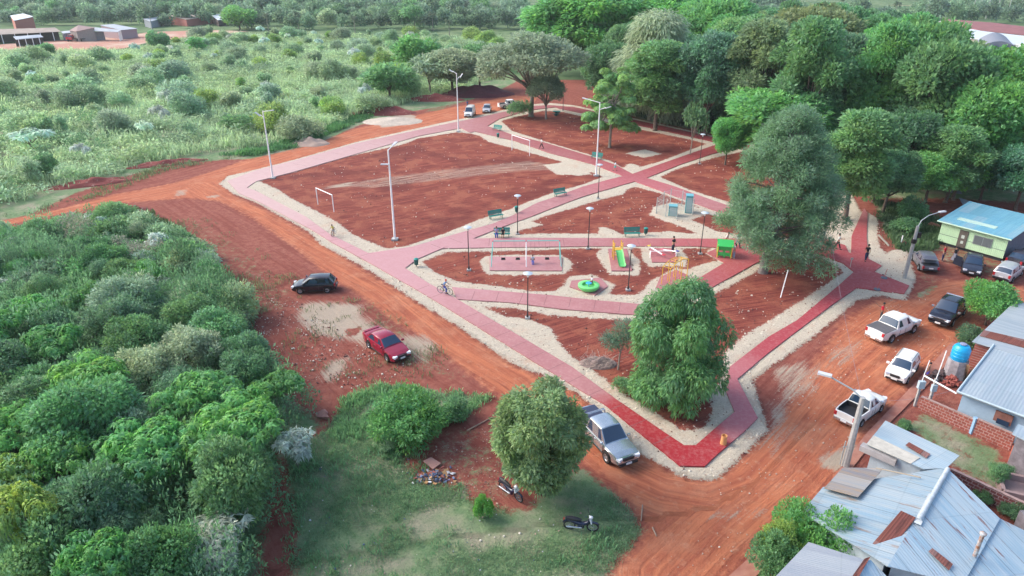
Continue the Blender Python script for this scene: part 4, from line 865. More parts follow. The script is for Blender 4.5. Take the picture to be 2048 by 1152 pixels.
blades('bright_grass', 'low bright green grass strip between the field and the dirt road', [(512,312),(600,292),(700,252),(745,234),(740,222),(640,262),(520,300),(440,312)], 7000, (.3, .8), .08, [(.10, .27, .09)], 24, k=7, soften=-.6)
blades('lawn_grass', 'short patchy grass on the lawn at the bottom', [(575,920),(650,860),(700,800),(800,770),(900,790),(985,795),(930,830),(830,850),(800,900),(830,960),(930,975),(960,1010),(1030,1020),(1060,1010),(1150,940),(1172,939),(1228,989),(1268,1032),(1283,1060),(1264,1093),(1232,1128),(1190,1200),(560,1200),(590,1100)], 34000, (.05, .15), .018, [(.19, .34, .17)], 25, k=6, spreadr=.12, soften=-.15, lean=.8)
blades('weeds', 'taller grass tufts dotted over the lawn', [(575,920),(650,870),(700,820),(800,800),(830,900),(900,960),(1030,1020),(1150,960),(1228,1010),(1230,1128),(1190,1200),(560,1200)], 2600, (.12, .34), .028, [(.15, .33, .14)], 33, k=9, spreadr=.14, soften=.05, lean=.7)
blades('weeds', 'green weed tufts on the bank above the lawn', [(650,870),(690,800),(760,770),(900,785),(985,793),(930,835),(840,860),(790,910),(700,890)], 3800, (.1, .45), .04, [(.20, .40, .16)], 26, k=7, spreadr=.2, soften=.08)
blades('weeds', 'sparse weeds on the red soil beside the parked black hatchback', [(310,440),(420,440),(500,490),(600,560),(600,640),(560,700),(640,760),(740,780),(900,770),(960,760),(880,700),(760,610),(690,590),(640,620),(590,600),(500,640),(420,520)], 5200, (.08, .4), .035, [(.17, .21, .10)], 27, k=6, spreadr=.2, soften=.12)
blades('weeds', 'weeds beside the narrow gravel walk and the green hut', [(1745,400),(1830,420),(1880,440),(1878,480),(1868,500),(1830,510),(1790,498),(1775,470),(1755,445)], 2600, (.2, .7), .06, [(.09, .17, .075)], 28, k=7, spreadr=.25, soften=-.25)
blades('weeds', 'weeds along the left dirt road verge', [(-100,440),(60,425),(150,388),(240,350),(330,330),(440,318),(500,312),(440,322),(330,345),(200,395),(60,432)], 3200, (.1, .5), .05, [(.15, .22, .10)], 29, k=6, spreadr=.25, soften=0)
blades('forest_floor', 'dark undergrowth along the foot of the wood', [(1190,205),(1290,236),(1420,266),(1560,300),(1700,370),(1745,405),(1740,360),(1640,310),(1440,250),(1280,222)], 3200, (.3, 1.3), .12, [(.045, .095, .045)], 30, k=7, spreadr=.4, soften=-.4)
# ------------------------------------------------------------------ vehicles
GLASS = mat('car_glass', (.022, .045, .085), .06, spec=.8, coat=.3)
TYRE = mat('tyre', (.02, .02, .02), .85); RIM = mat('rim', (.45, .46, .48), .35, metal=.7); BLACK = mat('black_plastic', (.022, .022, .025), .55)
LAMP = mat('headlamp', (.75, .8, .85), .15, spec=.8); RED = mat('tail_lamp', (.45, .02, .03), .3); PLATE = mat('plate', (.75, .75, .75), .5); CHROME = mat('chrome', (.6, .62, .65), .25, metal=.8)
def paint(n, c, rough=.3, metal=.0): return mat('paint_' + n, c, rough, metal=metal, coat=.5, var=.12, vscale=2.5)
def lerpl(pts, x):
    if x <= pts[0][0]: return pts[0][1]
    for (a, b), (c, d) in zip(pts, pts[1:]):
        if x <= c: return b + (d - b) * (x - a) / (c - a + 1e-9)
    return pts[-1][1]
def car(name, label, px, py, hd, col, Ld, Wd, deck, cab, H, axles, kind='car', cat='car', group=None, R_=.33, bed=None, glass_s=((.08, .47), (.53, .93)), off=(0, 0), rimm=None, rear_dark=True, door_open=False, trunk_open=False, rails=False, zg=.0, low=.24, grill=True, tips=True):
    g = G(px, py); t = thing(name, label, cat, (g.x, g.y, zg), hd, group); hw = Wd / 2; bz = low
    def W(x): return hw * (1 - .16 * abs(2 * x / Ld) ** 5)
    xs = sorted(set([round(-Ld / 2 + i * Ld / 48, 3) for i in range(49)] + [a + s * R_ * k for a in axles for s in (-1, 1) for k in (1.17, 1.1, .9)] + [p[0] for p in deck] + ([bed[0], bed[0] + .001, bed[1], bed[1] + .001] if bed else [])))
    xs = [x for x in xs if -Ld / 2 <= x <= Ld / 2]
    b = MB(); prev = None; vs = []; fs = []; NP = 8
    for x in xs:
        w_ = W(x); zt = lerpl(deck, x); zb = bz + (.10 * max(0, abs(2 * x / Ld) - .85) / .15)
        for a in axles:
            d = abs(x - a); ra = R_ * 1.18
            if d < ra: zb = max(zb, R_ + math.sqrt(ra * ra - d * d))
        zb = min(zb, zt - .12)
        if bed and bed[0] < x <= bed[1]:
            zr = bed[2]; sec = [(0, bz), (w_ * .8, bz), (w_, max(zb, zb + (zr - zb) * .5)), (w_ * .99, zr - .08), (w_ * .965, zr), (w_ * .89, zr), (w_ * .88, bed[3]), (0, bed[3])]
            sec[1] = (w_ * .96, zb); sec[0] = (0, min(zb, bed[3] - .05))
        else:
            if bed and x <= bed[0]: zt = bed[2]
            sec = [(0, zb), (w_ * .96, zb), (w_, zb + (zt - zb) * .5), (w_ * .985, zt - .10), (w_ * .93, zt - .02), (w_ * .72, zt + .012), (w_ * .4, zt + .03), (0, zt + .035)]
        row = [(x, -y, zz) for y, zz in sec] + [(x, y, zz) for y, zz in reversed(sec[1:-1])]
        vs += row
    m = 2 * NP - 2; n = len(xs)
    for i in range(n - 1):
        for k in range(m):
            k2 = (k + 1) % m; fs.append((i * m + k, (i + 1) * m + k, (i + 1) * m + k2, i * m + k2))
    fs.append(tuple(range(m))); fs.append(tuple(range((n - 1) * m + m - 1, (n - 1) * m - 1, -1)))
    b.add(vs, fs); PT = col
    b.build('body', PT, t, smooth=38)
    # cabin
    xf0, xf1, xr1, xr0, zb0 = cab; wb = hw * .93; wr = hw * .76
    S = [(xf0, wb * .97, zb0, zb0), (xf1, wr * .97, zb0, H - .02), ((xf1 + xr1) / 2, wr, zb0, H), (xr1, wr * .97, zb0, H - .03), (xr0, wb * .95, zb0, zb0 + (0 if kind != 'van' else .0))]
    def secp(j):
        x, wt, z0, z1 = S[j]; base = wb * (.97 if j in (0, 4) else 1)
        return [Vector((x, -base, zb0 - .06)), Vector((x, -(base + (wt - base) * (1 if z1 > z0 else 0)), z1 - (.05 if z1 > z0 else .02))), Vector((x, -wt * .88, z1)), Vector((x, -wt * .45, z1 + .03)), Vector((x, 0, z1 + .04)), Vector((x, wt * .45, z1 + .03)), Vector((x, wt * .88, z1)), Vector((x, base + (wt - base) * (1 if z1 > z0 else 0), z1 - (.05 if z1 > z0 else .02))), Vector((x, base, zb0 - .06))]
    SS = [secp(j) for j in range(5)]; c = MB(); vs = [p for s_ in SS for p in s_]; fs = []
    for i in range(4):
        for k in range(8): fs.append((i * 9 + k, i * 9 + k + 1, (i + 1) * 9 + k + 1, (i + 1) * 9 + k))
    c.add(vs, fs); c.build('cabin', PT, t, smooth=35)
    def topglass(nm, A, B, t0, t1, m_=GLASS, s0=.1):
        gb = MB(); rows = []
        for tt in (t0, (t0 + t1) / 2, t1):
            row = [A[k].lerp(B[k], tt) for k in range(1, 8)]; row[0] = row[0].lerp(row[1], .55); row[-1] = row[-1].lerp(row[-2], .55); rows.append(row)
        nn = (rows[2][3] - rows[0][3]).cross(rows[0][4] - rows[0][2]).normalized(); 
        if nn.z < 0: nn = -nn
        vs = [p + nn * .014 for r_ in rows for p in r_]; gb.add(vs, [(i * 7 + k, i * 7 + k + 1, (i + 1) * 7 + k + 1, (i + 1) * 7 + k) for i in range(2) for k in range(6)]); return gb.build(nm, m_, t, smooth=60)
    topglass('windshield', SS[0], SS[1], .07, .93)
    if not trunk_open: topglass('rear_window', SS[4], SS[3], .12, .9)
    lo = [SS[0][0] + Vector((0, 0, .06)), SS[4][0] + Vector((0, 0, .06))]; hi = [SS[1][1], SS[3][1]]
    for sgn in (-1, 1):
        for (u0, u1) in glass_s:
            def sp(u, v):
                a = lo[0].lerp(lo[1], u); d = hi[0].lerp(hi[1], u); p = a.lerp(d, v); p.y = -sgn * abs(p.y) * -1 if sgn < 0 else -abs(p.y); return Vector((p.x, (-1 if sgn > 0 else 1) * (abs(p.y) + .012), p.z))
            ub0 = max(u0, .16); q = [sp(ub0, .10), sp(u1 if u1 < .9 else .88, .10), sp(u1, .9), sp(u0, .9)]
            MB().add(q, [(0, 1, 2, 3) if sgn > 0 else (3, 2, 1, 0)]).build('side_window', GLASS, t)
        # mirrors, door seams, handles
        mx = xf0 - .25 * (xf0 - xf1)
        MB().box((mx, sgn * (hw + .07), zb0 + .10), (.12, .2, .14)).build('side_mirror', PT if name != 'pickup_truck' else CHROME, t, smooth=30)
        sm = MB()
        for xx in ((xf0 - .12), (xf0 + xr0) / 2 - .05, xr0 + .35): sm.box((xx, sgn * (W(xx) + .002), zb0 - .30), (.018, .012, .46))
        sm.box(((xf0 + xr0) / 2, sgn * (hw + .003), bz + .06), (abs(axles[0] - axles[1]) - 2.4 * R_, .03, .07)); sm.build('side_trim', BLACK, t)
        for xx in ((xf0 + xr0) / 2 + .12, xr0 + .45): MB().box((xx, sgn * (hw + .008), zb0 - .13), (.16, .03, .035)).build('door_handle', PT, t)
    # wheels
    wh = None
    for a in axles:
        for sgn in (-1, 1):
            y = sgn * (hw - .10)
            wb_ = MB().lathe([(R_ * .62, -.10), (R_ * .95, -.10), (R_, -.06), (R_, .06), (R_ * .95, .10), (R_ * .62, .10), (R_ * .62, -.10)], n=20); wb_.v = [(x, z, y_) for x, y_, z in wb_.v]
            wo = wb_.build('wheel', TYRE, t, loc=(a, y, R_), smooth=50)
            rb = MB(); 
            disc = [(0, .0), (R_ * .60, .0)]
            rb.lathe([(.01, .075), (.05, .085), (.06, .06), (R_ * .5, .045), (R_ * .56, .085), (R_ * .63, .09), (R_ * .63, -.05)], n=20); rb.v = [(x, z * sgn, y_) for x, y_, z in rb.v]
            rb.build('rim', rimm or RIM, wo, smooth=40)
            db = MB()
            for k in range(5):
                th = k * 2 * math.pi / 5 + .3; db.box((math.cos(th) * R_ * .36, sgn * .066, math.sin(th) * R_ * .36), (R_ * .22, .012, R_ * .12), ry=-th)
            db.build('rim_gap', BLACK, wo)
        ub = MB().box((a, 0, R_ + .06), (R_ * 1.9, Wd * .80, R_ * 1.2)); ub.build('wheel_well', BLACK, t)
    # lamps, bumpers, plates
    xe = Ld / 2; zf = lerpl(deck, xe - .12)
    for sgn in (-1, 1):
        MB().box((xe - .10, sgn * W(xe) * .80, zf - .06), (.26, hw * .34, .15), rz=-sgn * .35).build('headlight', LAMP, t, smooth=30)
        MB().box((-xe + .05, sgn * W(xe) * .90, (bed[2] if bed else lerpl(deck, -xe + .1)) - .18), (.15, .17, .30), rz=sgn * .15).build('taillight', RED, t, smooth=30)
    if grill: MB().box((xe - .005, 0, zf - .12), (.06, hw * .8, .17)).box((xe + .0, 0, zf - .04), (.05, hw * .7, .03)).build('grille', BLACK, t)
    MB().box((xe - .02, 0, .40), (.10, hw * 1.45, .14)).build('front_bumper', BLACK if rear_dark else PT, t)
    MB().box((-xe + .0, 0, .44), (.14, hw * 1.6, .15)).build('rear_bumper', CHROME if bed else BLACK, t)
    MB().box((xe + .045, 0, .47), (.02, .40, .14)).build('license_plate', PLATE, t); MB().box((-xe - .075, 0, .62 if not bed else .46), (.02, .38, .14)).build('license_plate', PLATE, t)
    return t, W
SEDAN = dict(Ld=4.6, Wd=1.78, H=1.46, axles=(1.38, -1.30), R_=.33)
def sdeck(L_, hood, cowl, belt, trunk): return [(-L_ / 2, .62), (-L_ / 2 + .06, trunk), (-L_ / 2 + .5, trunk + .03), (-.9, belt), (.75, cowl), (L_ / 2 - .45, hood + .02), (L_ / 2 - .12, hood - .08), (L_ / 2, .50)]
def hd(a, b): return heading(a, b)
# red sedan
t, _ = car('car', 'shiny dark red sedan parked beside the pale gravel heap', 774, 702, hd((742, 680), (800, 722)), paint('red', (.28, .010, .035), .25), deck=sdeck(4.6, .78, .98, .96, 1.02), cab=(1.05, .30, -1.0, -1.75, .95), **SEDAN, cat='car')
MB().box((-2.18, 0, 1.09), (.22, 1.35, .035)).build('spoiler', paint('red', (.28, .010, .035)), t)
# black hatchback
car('car', 'black hatchback parked broadside next to the gravel heap', 631, 580, hd((672, 579), (590, 582)), paint('black', (.012, .014, .022), .2), Ld=3.9, Wd=1.68, deck=[(-1.95, .6), (-1.9, .95), (-.9, .98), (.75, .96), (1.5, .82), (1.83, .70), (1.95, .5)], cab=(1.0, .30, -1.45, -1.85, .94), H=1.48, axles=(1.22, -1.22), R_=.31)
# silver pickup near
PK = dict(kind='pickup', H=1.80, axles=(1.55, -1.50), R_=.39, low=.42)
def pdeck(L_): return [(-L_ / 2, 1.05), (-.55, 1.08), (.95, 1.10), (L_ / 2 - .5, 1.02), (L_ / 2 - .14, .92), (L_ / 2, .62)]
def pickup(label, px, py, h, m, cover=None, open_=None, Ld=5.25, Wd=1.84, cab=(1.30, .55, -.72, -.98, 1.07), bx=-1.02, roll=None, cargo=None, sc_=1, **kw):
    a = dict(PK); a.update(kw); a['H'] = kw.get('H', 1.80)
    t, W = car('pickup_truck', label, px, py, h, m, Ld=Ld, Wd=Wd, deck=kw.pop('deck', None) or pdeck(Ld), cab=cab, bed=(-Ld / 2 + .09, bx, 1.12 * sc_, .72 * sc_), cat='pickup truck', **{k: v for k, v in a.items() if k not in ('deck',)})
    z = 1.12 * sc_; hw = Wd / 2
    if cover: MB().box(((-Ld / 2 + .05 + bx) / 2, 0, z + .012), (bx + Ld / 2 - .08, hw * 1.80, .03)).build('bed_cover', cover, t)
    if open_:
        q = MB(); x0, x1 = -Ld / 2 + .12, bx - .02; w_ = hw * .86; zz = .74 * sc_
        q.box(((x0 + x1) / 2, 0, zz), (x1 - x0, 2 * w_, .02)); 
        for s in (-1, 1): q.box(((x0 + x1) / 2, s * w_, (zz + z) / 2), (x1 - x0, .02, z - zz - .01))
        q.box((x0, 0, (zz + z) / 2), (.02, 2 * w_, z - zz - .01)); q.box((x1, 0, (zz + z) / 2), (.02, 2 * w_, z - zz)); q.build('bed_liner', open_, t)
    if roll:
        r = MB()
        for xo in (0, .12): r.tube([(bx - .12 - xo, -hw * .88, z), (bx - .16 - xo, -hw * .78, 1.66), (bx - .16 - xo, hw * .78, 1.66), (bx - .12 - xo, hw * .88, z)], .035, 8)
        r.build('roll_bar', roll, t, smooth=50)
    return t
SILV = paint('silver', (.50, .56, .60), .25, .75)
pickup('silver-grey double cab pickup with dark bed cover at the corner by the round tree', 1208, 888, hd((1168, 838), (1243, 915)), SILV, cover=mat('cover_blue', (.035, .045, .09), .5), roll=CHROME)
pickup('white double cab pickup with grey bed cover on the right-hand dirt street', 1783, 668, hd((1748, 682), (1818, 652)), paint('white', (.80, .80, .77), .3), cover=mat('cover_grey', (.10, .10, .115), .6, wave=('X', 12, .02)))
t = pickup('black double cab pickup with a chrome roll bar under the street shrub', 1893, 635, hd((1915, 612), (1872, 654)), paint('midnight', (.012, .011, .022), .22), open_=BLACK, roll=CHROME)
MB().box((1.75, 0, 1.09), (.42, .52, .07), taper=.8).build('hood_scoop', paint('midnight', (.012, .011, .022)), t)
MB().box((2.60, 0, .86), (.08, 1.2, .10)).build('chrome_bar', CHROME, t)
pickup('small white open-bed pickup behind the street light pole', 1718, 828, hd((1688, 848), (1742, 808)), paint('white', (.80, .80, .77), .3), open_=BLACK, Ld=4.4, Wd=1.66, cab=(1.05, .35, -.30, -.50, .94), bx=-.50, H=1.55, axles=(1.32, -1.30), R_=.29, low=.24, sc_=.86, deck=[(-2.2, .9), (-.5, .95), (.95, .96), (1.75, .84), (2.08, .74), (2.2, .5)], glass_s=((.08, .85),))
t, _ = car('car', 'white boxy hatchback with black front bumper in the middle of the right-hand street', 1801, 748, hd((1820, 724), (1786, 768)), paint('white', (.80, .80, .77), .3), Ld=3.7, Wd=1.58, deck=[(-1.85, .6), (-1.8, .9), (.7, .9), (1.45, .84), (1.78, .78), (1.85, .5)], cab=(.85, .35, -1.45, -1.78, .88), H=1.44, axles=(1.12, -1.15), R_=.28)
for s in (-1, 1): MB().box((-.5, s * .52, 1.475), (1.7, .03, .03)).build('roof_rail', BLACK, t)
# cars by the green hut
t, W = car('car', 'grey hatchback with its trunk open beside the concrete light pole', 1847, 532, hd((1862, 548), (1836, 512)), paint('greysteel', (.20, .20, .23), .3, .3), Ld=4.2, Wd=1.74, deck=sdeck(4.2, .78, .98, .95, .80), cab=(1.1, .42, -.95, -1.55, .95), H=1.48, axles=(1.28, -1.28), R_=.32, trunk_open=True)
MB().box((-1.66, 0, .86), (.78, 1.32, .06)).build('trunk_floor', BLACK, t)
MB().box((-1.55, 0, 1.32), (.55, 1.3, .05), ry=R(12)).build('trunk_lid', paint('greysteel', (.20, .20, .23)), t)
t, W = car('car', 'dark blue-black sedan with its left door open in front of the green hut', 1942, 540, hd((1946, 512), (1940, 558)), paint('navy', (.03, .035, .055), .25), Ld=4.2, Wd=1.72, deck=sdeck(4.2, .78, .97, .95, .98), cab=(1.0, .30, -1.05, -1.70, .94), H=1.46, axles=(1.25, -1.25), R_=.31)
MB().box((.25, -1.25, .62), (.95, .06, .62), rz=R(52)).box((.25, -1.25, 1.1), (.75, .03, .34), rz=R(52)).build('open_door', paint('navy', (.03, .035, .055)), t)
car('car', 'silver station wagon seen from behind at the right edge', 2014, 553, hd((2000, 566), (2034, 540)), paint('silverb', (.55, .57, .60), .3, .2), Ld=4.3, Wd=1.70, deck=[(-2.15, .6), (-2.1, .92), (.7, .95), (1.6, .82), (2.0, .70), (2.15, .5)], cab=(1.0, .35, -1.75, -2.05, .92), H=1.46, axles=(1.28, -1.28), R_=.30, glass_s=((.07, .36), (.40, .66), (.70, .93)))
car('car', 'dark car half hidden between the silver wagon and the green hut', 2040, 528, hd((2012, 536), (2070, 505)), paint('navy2', (.04, .035, .045), .3), Ld=4.2, Wd=1.7, deck=sdeck(4.2, .78, .97, .95, .98), cab=(1.0, .30, -1.05, -1.70, .94), H=1.45, axles=(1.25, -1.25), R_=.31)
# far corner
t, _ = car('van', 'white panel van parked nose-on at the far corner of the park', 940, 232, R(-97), paint('white', (.80, .80, .77), .3), Ld=4.4, Wd=1.8, deck=[(-2.2, .7), (-2.15, 1.0), (.9, 1.05), (1.7, .98), (2.05, .85), (2.2, .5)], cab=(1.45, .85, -1.95, -2.15, 1.02), H=1.95, axles=(1.35, -1.35), R_=.32, cat='van', glass_s=((.1, .38),))
car('car', 'silver compact car parked between the white van and the white pickup', 974, 224, R(-92), paint('silverb', (.55, .57, .60), .3, .2), Ld=4.0, Wd=1.7, deck=sdeck(4.0, .8, 1.0, .98, .98), cab=(1.05, .35, -1.2, -1.75, .97), H=1.52, axles=(1.22, -1.22), R_=.31)
pickup('white pickup partly behind the grey-green tree at the far corner', 1020, 216, R(20), paint('white', (.80, .80, .77), .3), open_=BLACK)
# far red flatbed truck
g = G(152, 83); t = thing('truck', 'red-cab flatbed truck before the far sheds', 'truck', g, R(183))
redp = paint('truckred', (.55, .03, .05)); 
b = MB(); b.box((2.6, 0, 1.3), (1.4, 2.0, 1.0)).box((1.5, 0, 1.7), (1.4, 2.0, 1.9), taper=.88); b.build('cab', redp, t)
MB().box((1.55, 0, 2.15), (1.42, 1.98, .55), taper=.92).build('cab_window', GLASS, t); MB().box((-1.6, 0, 1.15), (5.0, 2.3, .18)).build('flatbed', BLACK, t)
for x in (2.5, -1.3, -2.5):
    for s in (-1, 1):
        w_ = MB().lathe([(.1, -.13), (.48, -.13), (.5, 0), (.48, .13), (.1, .13)], n=14); w_.v = [(x_, z, y_) for x_, y_, z in w_.v]; w_.build('wheel', TYRE, t, loc=(x, s * .95, .5), smooth=50)
# ------------------------------------------------------------------ two-wheelers
def wheel2(r, w_, m, parent, loc, yaw=0, spoke=True):
    b = MB(); n = 22; pts = [(r * math.cos(2 * math.pi * k / n), 0, r * math.sin(2 * math.pi * k / n)) for k in range(n + 1)]; b.tube(pts, w_, 6, cap=False)
    o = b.build('wheel', m, parent, loc=loc, smooth=60, rz=yaw)
    if spoke:
        s = MB().cyl((0, -.04, 0), (0, .04, 0), .035, n=8)
        for k in range(10): a = k * math.pi / 5; s.cyl((0, 0, 0), (r * .95 * math.cos(a), 0, r * .95 * math.sin(a)), .006, n=4)
        pts = [((r - w_) * math.cos(2 * math.pi * k / n), 0, (r - w_) * math.sin(2 * math.pi * k / n)) for k in range(n + 1)]; s.tube(pts, .014, 5, cap=False); s.build('spokes', RIM, o)
    return o
def motorbike(label, px, py, h, lean=0):
    g = G(px, py); t = thing('motorcycle', label, 'motorcycle', (g.x, g.y, .02), h, 'motorcycles standing on the lawn'); t.rotation_euler.x = lean
    wheel2(.29, .045, TYRE, t, (.63, 0, .31), R(0)); wheel2(.29, .045, TYRE, t, (-.60, 0, .31))
    blu = mat('moto_paint', (.012, .018, .05), .25, coat=.5); wh = mat('moto_white', (.7, .72, .75), .35)
    b = MB(); b.tube([(.50, 0, .95), (.38, 0, .62), (.10, 0, .48), (-.25, 0, .58), (-.80, 0, .78)], [.05, .11, .13, .13, .06], 10); b.box((.0, 0, .36), (.36, .22, .22)); b.build('body', blu, t, smooth=45)
    MB().tube([(.02, 0, .74), (-.25, 0, .80), (-.55, 0, .84), (-.82, 0, .88)], [.07, .12, .12, .06], 8).build('seat', BLACK, t, smooth=50)
    MB().box((.49, 0, .88), (.06, .34, .40), ry=R(-18), taper=.6).ball((.52, 0, 1.02), .10, 10).build('front_shield', wh, t, smooth=50)
    MB().cyl((.46, 0, .95), (.63, 0, .31), .035, n=8).build('fork', CHROME, t); MB().tube([(.36, -.34, 1.06), (.44, -.1, 1.04), (.44, .1, 1.04), (.36, .34, 1.06)], .016, 6).build('handlebar', BLACK, t)
    MB().tube([(.93, 0, .52), (.84, 0, .62), (.63, 0, .66), (.40, 0, .55)], [.05, .06, .06, .04], 6).build('front_mudguard', blu, t, smooth=50); MB().tube([(-.95, 0, .45), (-.88, 0, .6), (-.6, 0, .66)], [.04, .05, .05], 6).build('rear_mudguard', blu, t, smooth=50)
    MB().cyl((.05, -.13, .30), (-.75, -.16, .36), .04, .055, n=10).build('exhaust', CHROME, t, smooth=50)
    for s in (-1, 1): MB().cyl((.38, s * .25, 1.06), (.36, s * .30, 1.22), .008, n=5).box((.36, s * .31, 1.25), (.02, .12, .08)).build('mirror', BLACK, t)
    MB().box((-.90, 0, .74), (.05, .14, .09)).build('taillight', RED, t)
    return t
motorbike('dark blue motorcycle with white front standing alone on the lower lawn', 1161, 1060, hd((1142, 1058), (1182, 1062)), lean=R(6))
motorbike('black motorcycle half under the round tree', 1022, 992, hd((1004, 978), (1040, 1003)), lean=R(6))
def bicycle(label, px, py, h, col=(.05, .05, .06), s=1.0):
    g = G(px, py, .11); t = thing('bicycle', label, 'bicycle', (g.x, g.y, .11), h); t.scale = (s, s, s)
    wheel2(.33, .022, TYRE, t, (.53, 0, .35)); wheel2(.33, .022, TYRE, t, (-.50, 0, .35)); fm = mat('bike_%d' % int(col[0] * 99), col, .4)
    b = MB(); A = (-.50, 0, .35); B = (-.08, 0, .30); Cc = (-.22, 0, .78); D = (.38, 0, .80); E = (.53, 0, .35)
    for p, q in ((A, B), (B, Cc), (Cc, A), (Cc, D), (B, D), (D, E), (Cc, (-.25, 0, .90)), (D, (.36, 0, .95))): b.cyl(p, q, .018, n=6)
    b.build('frame', fm, t, smooth=50); MB().box((-.26, 0, .92), (.25, .14, .05), taper=.7).build('saddle', BLACK, t); MB().tube([(.25, -.28, 1.0), (.36, -.08, .97), (.36, .08, .97), (.25, .28, 1.0)], .014, 6).build('handlebar', CHROME, t)
    MB().cyl((-.08, -.09, .30), (.02, -.09, .17), .012, n=5).box((.02, -.14, .17), (.09, .08, .02)).cyl((-.08, .09, .30), (-.18, .09, .43), .012, n=5).box((-.18, .14, .43), (.09, .08, .02)).build('pedals', CHROME, t); return t
# ------------------------------------------------------------------ people
DG = bpy.context.evaluated_depsgraph_get
SKIN = [mat('skin_a', (.42, .22, .14), .6), mat('skin_b', (.25, .12, .075), .6)]
HAIR = mat('hair', (.015, .011, .010), .6); SHOE = mat('shoe', (.03, .03, .035), .6); SHOEW = mat('shoe_white', (.6, .6, .6), .6)
def cloth(c): return mat('cloth_%02d%02d%02d' % tuple(int(x * 99) for x in c), c, .85)
def skin_mesh(name, chains, m, parent):
    """chains: list of [(point, radius)...]; the first chain starts at the root, others start at a named earlier point"""
    vs = []; es = []; rs = []; ix = {}
    def vid(p, r):
        k = tuple(round(x, 4) for x in p)
        if k not in ix: ix[k] = len(vs); vs.append(k); rs.append(r)
        return ix[k]
    for c in chains:
        pr = None
        for p, r in c:
            i = vid(p, r)
            if pr is not None and pr != i: es.append((pr, i))
            pr = i
    me = bpy.data.meshes.new(name); me.from_pydata(vs, es, []); o = bpy.data.objects.new(name, me); COL.objects.link(o)
    md = o.modifiers.new('s', 'SKIN'); md.use_smooth_shade = True
    for i, sv in enumerate(me.skin_vertices[0].data): sv.radius = (rs[i], rs[i]); sv.use_root = (i == 0)
    sb = o.modifiers.new('u', 'SUBSURF'); sb.levels = 1; sb.render_levels = 1
    TOBAKE.append((o, m)); o.parent = parent; return o
TOBAKE = []
def person(label, pos, h, pose='stand', height=1.7, shirt=(.5, .5, .5), pants=(.05, .05, .09), skin=0, hair='short', arms=None, shorts=False, dress=None, cap=None, group=None, legs=None, torso=0, shoew=False, sleeve=True):
    t = thing('person', label, 'person', pos, h, group); k = height / 1.7; t.scale = (k, k, k)
    hip = .90; st = {'sit': .52, 'bike': .95, 'swing': .52}.get(pose, hip)
    lg = legs or {'stand': [(4, 2), (-4, 2)], 'walk': [(22, 4), (-18, 14)], 'sit': [(84, 84), (80, 86)], 'bike': [(62, 60), (35, 45)], 'swing': [(80, 50), (80, 55)]}[pose]
    ar = arms or {'stand': [(5, 12, 8), (-3, 12, 8)], 'walk': [(-20, 20, 8), (25, 25, 8)], 'sit': [(30, 60, 6), (30, 55, 6)], 'bike': [(55, 20, 10), (55, 20, 10)], 'swing': [(40, 90, 14), (40, 90, 14)]}[pose]
    tl = R(torso or {'bike': 28, 'sit': 4}.get(pose, 0)); T = lambda d, z0=st: (math.sin(tl) * d, 0, z0 + math.cos(tl) * d)
    pel = Vector((0, 0, st)); sp = Vector(T(.22)); ch = Vector(T(.42)); nk = Vector(T(.56)); hb = Vector(T(.66)); ht = hb + Vector((.01, 0, .13))
    BC = [[(pel, .125), (sp, .115), (ch, .135), (nk, .05), (hb, .085), (ht, .085)]]; TC = [[(pel, .145), (sp, .135), (ch, .155), (nk, .06)]]; PC = [[(pel + Vector((0, 0, .10)), .14), (pel, .15)]]
    for i, s in enumerate((-1, 1)):
        a, kn = lg[i]; a = R(a); hj = pel + Vector((0, s * .09, -.02)); kn_ = hj + Vector((math.sin(a), s * .03, -math.cos(a))) * .43; c_ = a - R(kn); an = kn_ + Vector((math.sin(c_), 0, -math.cos(c_))) * .42; toe = an + Vector((.15, 0, -.035))
        BC.append([(pel, .125), (hj, .09), (kn_, .06), (an, .042), (toe, .035)]); e = kn_.lerp(hj, .1) if shorts else an.lerp(kn_, .06)
        PC.append([(pel, .15), (hj, .105), (kn_ if not shorts else e, .082 if not shorts else .10)] + ([(e, .065)] if not shorts else []))
        MB().box(an + Vector((.07, 0, -.05)), (.27, .095, .09), taper=.7).build('shoe', SHOEW if shoew else SHOE, t, smooth=50)
        ua, fa, sprd = ar[i]; ua = R(ua); sh = ch + Vector((0, s * .17, .06)); el = sh + Vector((math.sin(ua), s * math.sin(R(sprd)), -math.cos(ua))) * .28; f2 = ua + R(fa); wr = el + Vector((math.sin(f2), 0, -math.cos(f2))) * .25; dv = (wr - el).normalized(); pm = wr + dv * .07
        BC.append([(ch, .135), (sh, .055), (el, .038), (wr, .027), (pm, .03)])
        sd = Vector((0, 1, 0)); pp = dv.cross(sd).normalized()
        for f in range(4):
            r0 = pm + pp * (.027 - .018 * f) + dv * .012; ln = (.035, .042, .038, .03)[f]; BC.append([(pm, .03), (r0, .009), (r0 + dv * ln + sd * (-s) * .01, .008), (r0 + dv * ln * 1.7 + sd * (-s) * .03, .007)])
        th = wr + dv * .03 + pp * .035; BC.append([(wr, .027), (th, .011), (th + dv * .035 + pp * .012, .009)])
        TC.append([(ch, .155), (sh, .07), (sh.lerp(el, .55 if sleeve else .12), .062)])
    skin_mesh('body', BC, SKIN[skin], t); skin_mesh('shirt', TC, cloth(shirt), t)
    if dress: MB().lathe([(.15, st + .12), (.17, st), (.24, st - .35), (.30, st - .62)], n=16).build('skirt', cloth(dress), t, smooth=60)
    else: skin_mesh('trousers', PC, cloth(pants), t)
    hc = (hb + ht) / 2 + Vector((0, 0, .03)); 
    hm = cloth(cap) if cap else HAIR
    b = MB().ball((hc.x - .02, 0, hc.z + .03), .112, 12, (1, .9, .95)); b.build('cap' if cap else 'hair', hm, t, smooth=60)
